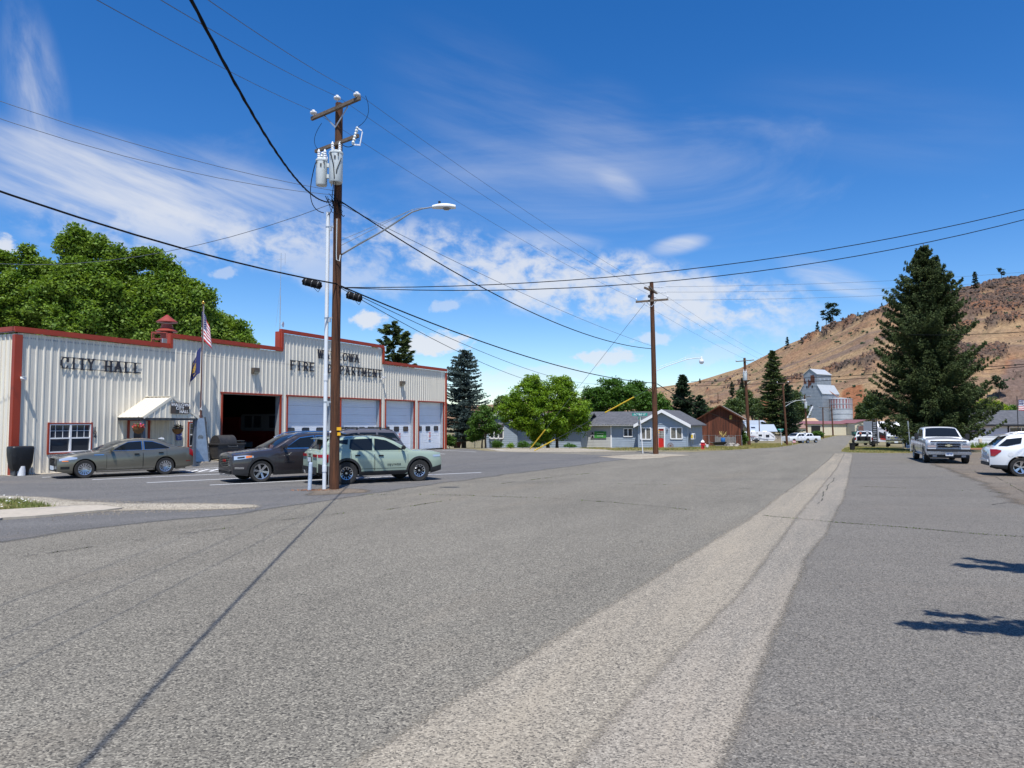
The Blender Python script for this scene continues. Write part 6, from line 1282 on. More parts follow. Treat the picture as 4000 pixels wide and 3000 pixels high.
 for s in (-1, 1):
  mb = MB(); y = gy(md, mz) if mz > top_(md) else sy(md, mz); mb.bar((X(md), s * (y - .03), mz), (X(md), s * (y + .16 * ms), mz + .02), .05, .03); part('mirror_arm', mb, m_clad, t)
  mb = MB(); mb.box((X(md) - .0, s * (y + .19 * ms), mz + .05 * ms), (.10 * ms, .24 * ms if ms == 1 else .2, .15 * ms if ms == 1 else .34)); part('mirror', mb, S.get('mpaint', col), t, bevel=.035)
 if S.get('rails'):
  for s in (-1, 1):
   d0, d1 = S['rails']; pts = [(X(d0), s * (gy(d0, rz_(d0)) * .86), rz_(d0) + .01)] + [(X(d0 + (d1 - d0) * k / 6), s * (gy(d0 + (d1 - d0) * k / 6, rz_(d0 + (d1 - d0) * k / 6)) * .86), rz_(d0 + (d1 - d0) * k / 6) + .055) for k in range(1, 6)] + [(X(d1), s * (gy(d1, rz_(d1)) * .86), rz_(d1) + .01)]
   mb = MB(); mb.tube(pts, .022, 8); part('roof_rail', mb, S.get('railmat', m_clad), t, smooth=60)
 H = dict(X=X, sy=sy, gy=gy, patch=patch, side=sidepoly, top=top_, w=w_, t=t, rz=rz_, axles=axles, AR=AR, L=L_, W=W, bot=bot)
 return H
WHEELS = {}
def wheel_meshes(kind, r, tw, s):
 out = []; h = tw / 2; ri = r * S_RIM.get(kind, .68)
 mb = MB(); prof = [(ri, -h * .9), (r * .94, -h), (r * .99, -h * .8), (r, -h * .4), (r, h * .4), (r * .99, h * .8), (r * .94, h), (ri, h * .9), (ri * .97, h * .5), (ri * .97, -h * .5), (ri, -h * .9)]; mb.lathe(prof, n=40, axis='Y')
 if kind in ('chunky',):
  for k in range(36):
   a = k / 36 * 2 * math.pi; 
   for q in (-1, 1): mb.box((math.cos(a) * r, q * h * .62, math.sin(a) * r), (.035, h * .6, .05), m=Matrix.Rotation(-a, 3, 'Y'))
 out.append(('tyre', mb.mesh('tyre', m_tyre, 40)))
 mb = MB(); o = -s * 0; y = s * h * .45                        # face sits toward the outside
 mb.cur = 1; mb.lathe([(0, 0), (ri * .97, 0), (ri * .97, .01), (0, .01)], (0, y - s * .04, 0), 32, 'Y')
 mb.cur = 0; mb.lathe([(ri * .90, -.012), (ri * .99, -.02), (ri * .99, .02), (ri * .90, .012), (ri * .90, -.012)], (0, s * h * .78, 0), 36, 'Y')
 mb.lathe([(ri * .16, -.02), (ri * .16, .02), (0, .02)] if s < 0 else [(ri * .16, .02), (ri * .16, -.02), (0, -.02)], (0, y + s * .01, 0), 14, 'Y')
 def spoke(a, w0, w1, r0=.12, r1=.95, tw_=0.0, mi=0):
  mb.cur = mi; c0 = Vector((math.cos(a) * ri * r0, y, math.sin(a) * ri * r0)); a2 = a + tw_; c1 = Vector((math.cos(a2) * ri * r1, s * h * .76, math.sin(a2) * ri * r1)); d = (c1 - c0).normalized(); sd_ = Vector((0, 1, 0)).cross(d).normalized(); yy = Vector((0, .012, 0))
  mb.add([c0 - sd_ * w0 - yy, c0 + sd_ * w0 - yy, c1 + sd_ * w1 - yy, c1 - sd_ * w1 - yy, c0 - sd_ * w0 + yy, c0 + sd_ * w0 + yy, c1 + sd_ * w1 + yy, c1 - sd_ * w1 + yy], [(0, 3, 2, 1), (4, 5, 6, 7), (0, 1, 5, 4), (1, 2, 6, 5), (2, 3, 7, 6), (3, 0, 4, 7)])
 if kind == 'multi':
  for k in range(14): spoke(k / 14 * 6.283, .012, .020)
 elif kind == 'six':
  for k in range(6): spoke(k / 6 * 6.283 + .2, .03, .045)
 elif kind == 'chunky':
  for k in range(6): a = k / 6 * 6.283 + .3; spoke(a, .014, .02, .15, .62, 0, 1); spoke(a - .22, .016, .012, .55, .93, -.0, 0); spoke(a + .22, .016, .012, .55, .93, .0, 0); spoke(a - .25, .012, .012, .60, .62, .5, 0)
 elif kind == 'five':
  for k in range(5): a = k / 5 * 6.283 + .1; spoke(a - .13, .02, .025, .12, .93); spoke(a + .13, .02, .025, .12, .93)
 else:
  for k in range(8): spoke(k / 8 * 6.283, .02, .03)
 out.append(('rim', mb.mesh('rim', [m_alloy, m_rimd] if kind != 'multi' else [m_alloy, m_rimd], 30))); return out
S_RIM = {'multi': .66, 'six': .72, 'chunky': .60, 'five': .68, 'steel': .58}
def rounded(pts, n=1):
 for _ in range(n):
  q = []
  for i in range(len(pts)): a, b = pts[i], pts[(i + 1) % len(pts)]; q += [(a[0] * .8 + b[0] * .2, a[1] * .8 + b[1] * .2), (a[0] * .2 + b[0] * .8, a[1] * .2 + b[1] * .8)]
  pts = q
 return pts
def facepoly(H, nm, pts, m, x, th=.02, par=None, rear=False, rnd=0):          # flat piece on the front (or rear) of a vehicle; pts = (y, z)
 mb = MB(); 
 if rnd: pts = rounded(pts, rnd)
 xf = H['L'] / 2 + x if not rear else -H['L'] / 2 - x; mb.prism(pts, xf - th, xf + th, 'YZ'); return part(nm, mb, m, par or H['t'], smooth=30)
def rect(y0, y1, z0, z1): return [(y0, z0), (y1, z0), (y1, z1), (y0, z1)]
def place(near_wheel_a, heading, S, side):
 """ground spot of one near-side axle (front if a=0) -> centre of the vehicle"""
 p, a = near_wheel_a; h = Vector((math.cos(heading), math.sin(heading), 0)); sd_ = Vector((-h.y, h.x, 0)) * side; d = S['fo'] if a == 0 else S['fo'] + S['wb']
 return Vector((p.x, p.y, 0)) - h * (S['L'] / 2 - d) - sd_ * (S['W'] / 2 - .06) + Vector((0, 0, p.z + .01))
def hd_(vx, vy): return math.atan2(vy, vx)
# --- bronze-grey sedan
S1 = dict(L=4.88, W=1.86, sill=.20, fo=.88, wb=2.88, r=.345, gap=.05, cat='sedan', paint=paint('bronze_paint', (.17, .158, .12), .55, .32), tumble=.42, nose=.20, tail=.13, nl=.7, tl=.5, rim='multi', chrome_line=True, crown=.05, hz=.15, handle=m_clad, mirror=(1.78, 1.03), 
 belt=[(0, .72), (.06, .78), (.3, .84), (.8, .92), (1.3, .97), (1.5, .98), (2.6, 1.01), (3.6, 1.04), (4.1, 1.07), (4.7, 1.07), (4.83, 1.02), (4.88, .95)], roof=[(1.32, .98), (1.7, 1.16), (2.05, 1.31), (2.35, 1.40), (2.7, 1.445), (3.1, 1.45), (3.5, 1.40), (3.8, 1.31), (4.15, 1.16), (4.42, 1.07)],
 glass=[('windshield', 1.42, 2.22), ('rear_window', 3.62, 4.28)], windows=[[(1.82, 1.03), (2.12, 1.20), (2.4, 1.33), (2.88, 1.36), (2.88, 1.03)], [(2.99, 1.04), (2.99, 1.36), (3.3, 1.34), (3.62, 1.23), (3.92, 1.09), (3.90, 1.06)]], doors=[(1.62, 2.90), (2.93, 3.80)], bump=[(0, .08), (.4, -.02), (.9, 0), (4.2, 0), (4.88, .14)])
h1 = hd_(-.735, -.68); c = place((gp(329, 1869), 0), h1, S1, 1); H = vehicle('sedan', 'bronze grey four door sedan parked before the town building windows', c, h1, S1)
facepoly(H, 'grille', [(-.42, .74), (.42, .74), (.30, .42), (-.30, .42)], m_chrome, .0); 
for k in range(5): facepoly(H, 'grille_bar', rect(-.36, .36, .47 + k * .05, .485 + k * .05), m_seam, .012)
facepoly(H, 'lower_intake', rect(-.6, .6, .27, .36), m_seam, .0); facepoly(H, 'number_plate', rect(-.26, .26, .32, .47), m_plate, .03)
H['patch']('headlight', .06, .62, lambda d: .66 + .12 * d, lambda d: min(H['top'](d) - .03, .80 + .12 * d - .25 * max(0, d - .3)), .008, m_hl); H['patch']('side_marker', .14, .34, lambda d: .645, lambda d: .68, .012, m_amb)
H['patch']('tail_light', 4.70, 4.87, lambda d: .70 + (4.87 - d) * .6, lambda d: H['top'](d) - .03, .010, m_red); H['patch']('reflector', 4.55, 4.75, .52, .545, .008, m_red); H['patch']('rocker_trim', 1.3, 3.3, .235, .262, .016, m_chrome)
H['patch']('fender_vent', 1.18, 1.52, .86, .885, .008, m_chrome, nz=1); H['patch']('fog_intake', .10, .38, .36, .46, .006, m_seam)
mb = MB(); mb.prism([(-1.28, 1.44), (-1.52, 1.40), (-1.50, 1.47), (-1.42, 1.485)], -.03, .03); part('roof_antenna', mb, m_white, H['t'])
# --- dark three-row SUV
S2 = dict(L=4.95, W=1.92, sill=.24, fo=.94, wb=2.86, r=.385, gap=.06, cat='SUV', paint=paint('dark_graphite_paint', (.052, .045, .048), .5, .35), tumble=.26, nose=.22, tail=.12, nl=.65, tl=.5, rim='six', clad=True, chrome_line=True, crown=.06, handle=m_chrome, mirror=(1.78, 1.20), rails=(2.0, 4.4), railmat=m_chrome,
 belt=[(0, .90), (.05, .98), (.3, 1.03), (.8, 1.09), (1.35, 1.14), (2.5, 1.15), (4.2, 1.18), (4.85, 1.14), (4.95, 1.0)], roof=[(1.28, 1.13), (1.65, 1.34), (2.0, 1.53), (2.3, 1.645), (2.7, 1.70), (3.5, 1.71), (4.2, 1.68), (4.55, 1.60), (4.75, 1.4), (4.9, 1.15)],
 glass=[('windshield', 1.38, 2.2), ('rear_window', 4.58, 4.82)], windows=[[(1.86, 1.19), (2.15, 1.38), (2.42, 1.54), (2.95, 1.60), (2.95, 1.18)], [(3.06, 1.18), (3.06, 1.60), (3.9, 1.58), (3.9, 1.19)], [(3.98, 1.2), (3.98, 1.57), (4.4, 1.52), (4.55, 1.25)]], doors=[(1.58, 2.98), (3.01, 3.92)], bump=[(0, .06), (.5, 0), (4.3, 0), (4.95, .12)])
h2_ = hd_(-.77, -.64); c = place((gp(1018, 1885), 0), h2_, S2, 1); H = vehicle('suv', 'dark graphite SUV with chrome grille facing out of its stall', c, h2_, S2, 'SUVs in the parking stalls')
facepoly(H, 'grille', [(-.50, .94), (.50, .94), (.44, .60), (.3, .54), (-.3, .54), (-.44, .60)], m_chrome, .0, rnd=1); facepoly(H, 'grille_mesh', [(-.44, .90), (.44, .90), (.38, .62), (.28, .58), (-.28, .58), (-.38, .62)], m_seam, .012)
for k in range(5): facepoly(H, 'grille_bar', rect(-.42, .42, .615 + k * .06, .64 + k * .06), m_chrome, .02)
facepoly(H, 'badge', rect(-.13, .13, .73, .81), m_red, .032); facepoly(H, 'lower_intake', rect(-.62, .62, .30, .42), m_seam, .004); facepoly(H, 'skid_trim', [(-.7, .44), (.7, .44), (.6, .40), (-.6, .40)], m_chrome, .012); facepoly(H, 'skid_plate', rect(-.5, .5, .24, .28), m_alloy, .02)
H['patch']('headlight', .04, .66, lambda d: .80 + .12 * d, lambda d: .93 + .10 * d - .2 * max(0, d - .4), .008, m_hl); H['patch']('side_marker', .40, .60, lambda d: .82 + .12 * d, lambda d: .93 + .04 * d, .014, m_amb); H['patch']('headlight_core', .14, .36, lambda d: .84 + .1 * d, lambda d: .89 + .1 * d, .014, m_seam); H['patch']('fog_lamp_trim', .06, .34, .49, .56, .020, m_chrome); H['patch']('tail_light', 4.62, 4.93, .95, 1.12, .01, m_red)
part('badge_lettering', text_mb('ACADIA', .085, .006, 1.2), m_chrome, H['t'], loc=(H['X'](1.98), (H['sy'](1.98, .68) + .012), .68), rot=(0, 0, math.pi))
# --- sage green SUV
S3 = dict(L=4.66, W=1.91, sill=.27, fo=.95, wb=2.73, r=.375, gap=.075, cat='SUV', paint=paint('sage_paint', (.30, .37, .29), 0, .35), tumble=.30, nose=.16, tail=.16, nl=.5, tl=.5, rim='chunky', clad=True, crown=.05, handle=m_clad, mirror=(1.62, 1.17), mpaint=m_clad, rails=(1.9, 4.1),
 belt=[(0, .92), (.05, 1.00), (.3, 1.04), (.9, 1.08), (1.3, 1.10), (2.5, 1.12), (3.8, 1.16), (4.45, 1.14), (4.62, 1.08), (4.66, 1.0)], roof=[(1.18, 1.10), (1.5, 1.27), (1.85, 1.45), (2.15, 1.56), (2.6, 1.62), (3.3, 1.62), (4.0, 1.575), (4.25, 1.5), (4.4, 1.33), (4.56, 1.13)],
 glass=[('windshield', 1.26, 2.1), ('rear_window', 4.23, 4.52)], windows=[[(1.58, 1.14), (1.9, 1.33), (2.2, 1.48), (2.62, 1.55), (2.66, 1.14)], [(2.74, 1.14), (2.70, 1.55), (3.5, 1.53), (3.56, 1.22), (3.45, 1.16)], [(3.62, 1.35), (3.58, 1.53), (4.15, 1.47), (4.3, 1.3), (3.9, 1.42)]], doors=[(1.42, 2.66), (2.70, 3.52)], bump=[(0, .1), (.5, 0), (4.1, 0), (4.66, .16)])
h3 = hd_(.84, .54); c = place((gp(1352, 1893), 1), h3, S3, -1); H = vehicle('suv', 'sage green SUV with black cladding parked nose in behind the pole', c, h3, S3, 'SUVs in the parking stalls')
H['patch']('tail_light', 4.22, 4.64, lambda d: .93 - .22 * max(0, 4.45 - d), 1.03, .012, m_red); H['patch']('tail_light', 4.30, 4.44, lambda d: .74 + .9 * abs(d - 4.37), 1.0, .014, m_red)
for s in (-1, 1): facepoly(H, 'tail_light', rect(min(s * .38, s * .76), max(s * .38, s * .76), .94, 1.03), m_red, .005, rear=True)
facepoly(H, 'number_plate', rect(-.16, .16, .76, .91), m_plate, .012, rear=True); facepoly(H, 'plate_frame', rect(-.18, .18, .74, .93), m_seam, .004, rear=True); facepoly(H, 'rear_bumper', rect(-.76, .76, .36, .60), m_clad, .03, rear=True); facepoly(H, 'skid_trim', [(-.6, .46), (-.45, .46), (-.35, .36), (-.5, .36)], m_alloy, .055, rear=True); facepoly(H, 'skid_trim', [(.6, .46), (.45, .46), (.35, .36), (.5, .36)], m_alloy, .055, rear=True)
facepoly(H, 'badge', rect(-.07, .07, 1.0, 1.04), m_seam, .01, rear=True)
mb = MB(); mb.prism([(H['X'](4.10), 1.555), (H['X'](4.46), 1.52), (H['X'](4.48), 1.545), (H['X'](4.1), 1.59)], -.62, .62); part('roof_spoiler', mb, S3['paint'], H['t'], bevel=.01); mb = MB(); mb.box((H['X'](4.50), .08, 1.22), (.03, .4, .02)); part('rear_wiper', mb, m_clad, H['t'])
part('badge_lettering', text_mb('EQUINOX', .09, .006, 1.35), m_clad, H['t'], loc=(H['X'](1.95), -(H['sy'](1.95, .63) + .014), .63))
H['patch']('crease_shade_line', 1.5, 3.3, .50, .512, .012, m_seam, nz=1); H['patch']('headlight', .05, .42, .86, .93, .01, m_hl)  # near-black strip paints the shade along the door crease
# --- grey SUV behind, only its roof and rear quarter clear the green one
S4 = dict(S3, L=5.1, W=2.0, wb=2.95, fo=.9, paint=paint('mauve_grey_paint', (.13, .12, .125), .4, .4), tumble=.22, clad=False, rim='steel', rails=(2.1, 4.6), mirror=(1.7, 1.28),
 belt=[(0, 1.0), (.05, 1.06), (1.3, 1.16), (2.5, 1.2), (5.0, 1.22), (5.1, 1.15)], roof=[(1.2, 1.16), (1.6, 1.42), (1.95, 1.66), (2.3, 1.78), (2.8, 1.82), (4.4, 1.80), (4.7, 1.72), (4.9, 1.45), (5.05, 1.22)], glass=[('windshield', 1.3, 2.15), ('rear_window', 4.72, 5.0)],
 windows=[[(1.75, 1.24), (2.1, 1.5), (2.3, 1.62), (2.9, 1.68), (2.9, 1.24)], [(3.0, 1.24), (3.0, 1.68), (3.75, 1.68), (3.75, 1.24)], [(3.85, 1.26), (3.85, 1.68), (4.6, 1.65), (4.88, 1.3)]], doors=[(1.5, 2.95), (2.98, 3.8)])
H = vehicle('suv', 'grey older SUV with roof rack hidden behind the sage green one', Vector((-7.5, 31.7, .01)), hd_(-.84, -.54), S4, 'SUVs in the parking stalls')
mb = MB()
for x in (H['X'](2.9), H['X'](4.0)): mb.bar((x, -.75, 1.9), (x, .75, 1.9), .04, .03); mb.box((x, -.72, 1.86), (.06, .05, .12)); mb.box((x, .72, 1.86), (.06, .05, .12))
part('roof_rack', mb, m_clad, H['t'])
# --- white pickup facing the viewer
m_wp = paint('white_paint', (.72, .73, .74), 0, .3)
S5 = dict(L=5.95, W=2.03, sill=.42, fo=.98, wb=3.64, r=.40, gap=.09, cat='pickup truck', paint=m_wp, tumble=.26, nose=.07, tail=.03, nl=.35, tl=.2, rim='steel', crown=.06, mirror=(1.95, 1.30), mscale=1.3, mpaint=m_clad, tw=.27, handle=m_clad,
 belt=[(0, 1.13), (.05, 1.19), (.3, 1.22), (1.3, 1.27), (1.7, 1.30), (4.0, 1.30), (4.05, 1.28), (5.9, 1.28), (5.95, 1.26)], roof=[(1.58, 1.28), (1.9, 1.50), (2.2, 1.72), (2.45, 1.83), (2.8, 1.87), (3.7, 1.86), (3.95, 1.80), (4.05, 1.55), (4.10, 1.28)], glass=[('windshield', 1.68, 2.38), ('rear_window', 3.97, 4.07)],
 windows=[[(2.05, 1.34), (2.3, 1.55), (2.5, 1.72), (2.95, 1.75), (2.95, 1.34)], [(3.05, 1.34), (3.05, 1.75), (3.75, 1.74), (3.85, 1.4), (3.82, 1.34)]], doors=[(1.85, 3.0), (3.03, 4.0)], bump=[(0, .0), (5.95, .06)], clad=False)
h5 = hd_(-.38, -.925); c = place((gp(3613, 1807), 0), h5, S5, -1)
# passenger side faces left in the picture, so the near wheel is on the right-hand side of the truck
H = vehicle('pickup_truck', 'white crew cab pickup with black hood deflector facing the viewer', c, h5, S5)
def truck_front(H, zt, zb, kind='chev'):
 w = H['W'] / 2 * .93
 facepoly(H, 'grille', rect(-.52, .52, zb + .10, zt - .06), m_seam, .0)
 if kind == 'chev':
  for z in (zt - .09, zb + .11, (zt + zb) / 2 + .015): facepoly(H, 'grille_bar', rect(-.56, .56, z - .018, z + .018), m_chrome, .02)
  for s in (-1, 1): facepoly(H, 'grille_bar', [(s * .56, zt - .09), (s * .52, zt - .09), (s * .46, zb + .11), (s * .50, zb + .11)], m_chrome, .018)
  facepoly(H, 'badge', [(-.17, (zt + zb) / 2 - .01), (-.06, (zt + zb) / 2 - .01), (-.06, (zt + zb) / 2 - .04), (.06, (zt + zb) / 2 - .04), (.06, (zt + zb) / 2 - .01), (.17, (zt + zb) / 2 - .01), (.14, (zt + zb) / 2 + .045), (.06, (zt + zb) / 2 + .045), (.06, (zt + zb) / 2 + .075), (-.06, (zt + zb) / 2 + .075), (-.06, (zt + zb) / 2 + .045), (-.14, (zt + zb) / 2 + .045)], mat('gold_badge', (.62, .55, .35), .3, .5), .045)
  for s in (-1, 1):
   y0, y1 = sorted((s * .58, s * w)); facepoly(H, 'headlight', rect(y0, y1, (zt + zb) / 2 + .05, zt - .07), m_hl, -.002); facepoly(H, 'turn_signal', rect(y0, y1, zb + .12, (zt + zb) / 2 + .02), mat('turn_signal', (.42, .34, .32), .15, coat=1), -.003)
   facepoly(H, 'headlight_core', rect(*sorted((s * .64, s * .80)), (zt + zb) / 2 + .075, zt - .09), m_chrome, .006)
  mb = MB(); mb.box((H['L'] / 2 - .03, 0, zt + .025), (.14, w * 1.72, .05)); part('hood_deflector', mb, mat('smoked_plastic', (.02, .012, .014), .15, coat=1), H['t'], bevel=.015)
 else:
  for z in (zt - .1, (zt + zb) / 2, zb + .13): facepoly(H, 'grille_bar', rect(-.54, .54, z - .045, z + .045), m_chrome, .02)
  mb = MB(); mb.lathe([(.0, .03), (.11, .02), (.12, -.02)], (0, 0, 0), 20, 'X'); o = part('badge', mb, m_platek, H['t'], smooth=40, loc=(H['L'] / 2 + .05, 0, (zt + zb) / 2)); o.scale = (1, 1.35, .6)
  for s in (-1, 1): y0, y1 = sorted((s * .56, s * w)); facepoly(H, 'headlight', rect(y0, y1, zb + .12, zt - .04), m_hl, -.002); facepoly(H, 'headlight_core', rect(*sorted((s * .62, s * .8)), zb + .2, zt - .12), m_seam, .006)
 # bumper
 mb = MB(); mb.box((H['L'] / 2 + .04, 0, zb - .17), (.20, H['W'] * .97, .17)); part('front_bumper', mb, m_alloy if kind == 'chev' else m_chrome, H['t'], bevel=.03)
 mb = MB(); mb.box((H['L'] / 2 + .03, 0, zb - .02), (.19, H['W'] * .98, .12)); part('bumper_pad', mb, m_clad, H['t'], bevel=.02)
 mb = MB(); mb.box((H['L'] / 2 - .02, 0, zb - .33), (.16, H['W'] * .9, .18)); part('air_dam', mb, m_clad, H['t'], bevel=.03)
 for s in (-1, 1): facepoly(H, 'fog_lamp', rect(*sorted((s * .55, s * .74)), zb - .37, zb - .27), m_hl, .07, th=.01)
 facepoly(H, 'number_plate', rect(-.17, .17, zb - .31, zb - .13), m_plate, .16, th=.006)
truck_front(H, 1.13, .72)
facepoly(H, 'bull_bar', rect(-.38, .38, .605, .625), m_chrome, .19, th=.01)
part('plate_lettering', text_mb('688 KSJ', .085, .004), m_platek, H['t'], loc=(H['L'] / 2 + .169, 0, .50), rot=(0, 0, R(90)))
for a in H['axles']:
 for s in (-1, 1):
  mb = MB(); V = []
  for k in range(21):
   an = math.pi * k / 20
   for rr in (H['AR'] - .01, H['AR'] + .09): d = a + math.cos(an) * rr; z = max(.44, .40 + math.sin(an) * rr); V.append((H['X'](d), s * (H['W'] / 2 + .02), z))
  mb.add(V, [(2 * k, 2 * k + 1, 2 * k + 3, 2 * k + 2) for k in range(20)]); part('arch_flare', mb, m_wp, H['t'], smooth=60)
mb = MB(); mb.bar((H['X'](1.6), -.98, .42), (H['X'](4.0), -.98, .42), .12, .05); mb.bar((H['X'](1.6), .98, .42), (H['X'](4.0), .98, .42), .12, .05); part('side_step', mb, m_galv, H['t'])
mb = MB(); mb.box((H['X'](5.0), 0, 1.335), (1.7, 1.5, .012)); part('bed_shade_plate', mb, m_under, H['t'])  # dark plate on the closed bed paints the shade of its hollow
# --- white crossover at the right edge
S6 = dict(L=4.78, W=1.86, sill=.24, fo=.92, wb=2.86, r=.365, gap=.07, cat='SUV', paint=m_wp, tumble=.30, nose=.2, tail=.16, nl=.6, tl=.55, rim='five', crown=.05, mirror=(1.75, 1.16), rails=(2.0, 4.1), railmat=m_alloy, handle=m_wp,
 belt=[(0, .85), (.05, .93), (.5, 1.0), (1.3, 1.08), (2.5, 1.10), (3.6, 1.13), (4.5, 1.15), (4.72, 1.08), (4.78, .98)], roof=[(1.2, 1.08), (1.7, 1.36), (2.1, 1.56), (2.5, 1.66), (3.2, 1.68), (3.9, 1.64), (4.15, 1.58), (4.4, 1.36), (4.62, 1.13)], glass=[('windshield', 1.3, 2.2), ('rear_window', 4.16, 4.56)],
 windows=[[(1.75, 1.12), (2.1, 1.36), (2.35, 1.5), (2.8, 1.56), (2.8, 1.12)], [(2.9, 1.13), (2.9, 1.57), (3.55, 1.54), (3.62, 1.26), (3.5, 1.14)], [(3.72, 1.30), (3.66, 1.53), (4.18, 1.46), (4.48, 1.19), (4.2, 1.18)]], doors=[(1.5, 2.85), (2.88, 3.6)], bump=[(0, .1), (.5, 0), (4.1, .0), (4.78, .16)])
h6 = hd_(.917, -.40); c = place((gp(3988, 1863), 1), h6, S6, -1); H = vehicle('crossover', 'white crossover with red tail light cut off by the right picture edge', c, h6, S6)
H['patch']('tail_light', 4.40, 4.75, lambda d: .78 + .9 * max(0, 4.62 - d), lambda d: 1.06 - .25 * max(0, 4.55 - d), .014, m_red); H['patch']('bumper_cladding', H['axles'][1] + H['AR'], 4.76, lambda d: H['bot'](d) - .02, lambda d: .44, .012, m_clad); H['patch']('sill_cladding', H['axles'][0] + H['AR'], H['axles'][1] - H['AR'], lambda d: H['bot'](d) - .02, .36, .012, m_clad)
facepoly(H, 'number_plate', rect(-.2, .2, .78, .92), m_plate, .01, rear=True); facepoly(H, 'handle_bar', rect(-.3, .3, .95, .98), m_chrome, .02, rear=True); facepoly(H, 'rear_bumper', rect(-.7, .7, .40, .52), m_clad, .03, rear=True); facepoly(H, 'bumper_step', rect(-.72, .72, .56, .64), m_wp, .05, rear=True)
mb = MB(); mb.prism([(H['X'](4.05), 1.62), (H['X'](4.36), 1.55), (H['X'](4.38), 1.58), (H['X'](4.05), 1.655)], -.6, .6); part('roof_spoiler', mb, m_wp, H['t'], bevel=.01); mb = MB(); mb.lathe([(.085, 0), (.09, .004), (0, .004)], n=20, axis='Y'); part('fuel_flap', mb, m_wp, H['t'], loc=(H['X'](4.10), -(H['sy'](4.1, .86) + .006), .86))
mb = MB(); mb.box((H['X'](4.6), .1, 1.2), (.03, .3, .02)); part('rear_wiper', mb, m_clad, H['t'])
# --- heavy white pickup with chrome grille under the spruce
S7 = dict(S5, L=6.2, wb=3.9, paint=m_wp, mirror=(1.95, 1.45), clad=False, mscale=1.35,
 belt=[(0, 1.25), (.05, 1.32), (.4, 1.36), (1.4, 1.40), (1.7, 1.42), (4.1, 1.42), (6.2, 1.42)], roof=[(1.55, 1.40), (1.9, 1.64), (2.2, 1.86), (2.45, 1.97), (2.8, 2.02), (3.8, 2.0), (4.05, 1.9), (4.15, 1.42)], glass=[('windshield', 1.66, 2.38), ('rear_window', 4.06, 4.12)],
 windows=[[(2.05, 1.48), (2.35, 1.72), (2.55, 1.86), (2.95, 1.9), (2.95, 1.48)], [(3.05, 1.48), (3.05, 1.9), (3.8, 1.88), (3.9, 1.48)]])
c = gx(3492, 80); c.z = g(77); H = vehicle('pickup_truck', 'white heavy pickup with broad chrome grille parked before the camper', c + Vector((.3, 0, .02)), hd_(-.50, -.865), S7); truck_front(H, 1.26, .80, 'ford')
# --- two white pickups far down the street, seen from behind and the side
S8 = dict(S5, L=6.0, paint=m_wp, rim='five', mscale=1, doors=[(1.85, 3.0), (3.03, 4.0)])
Yr = 132; h8 = hd_(-.88, -.47)
def rams(pxf, Y, label):
 b = gx(pxf, Y); c = Vector((b.x, b.y, g(Y) + .02)); H = vehicle('pickup_truck', label, c, h8, S8, 'white pickups parked by the trailer')
 for s in (-1, 1): facepoly(H, 'tail_light', rect(*sorted((s * .78, s * .92)), .85, 1.15), m_red, .01, rear=True)
 mb = MB(); mb.box((-H['L'] / 2 - .08, 0, .62), (.16, 1.9, .2)); part('rear_bumper', mb, m_chrome, H['t'], bevel=.03); facepoly(H, 'number_plate', rect(-.16, .16, .56, .68), m_plate, .17, rear=True, th=.005); facepoly(H, 'tailgate_gap', rect(-.74, .74, .78, .79), m_seam, .01, rear=True); mb = MB(); mb.box((H['X'](5.05), 0, 1.335), (1.6, 1.5, .012)); part('bed_shade_plate', mb, m_under, H['t'])  # the bed is closed; a near-black plate gives its inner shade
rams(3113, 131, 'nearer white pickup with its tail to the street by the far grass'); rams(3146, 136.5, 'farther white pickup half hidden behind another white pickup')
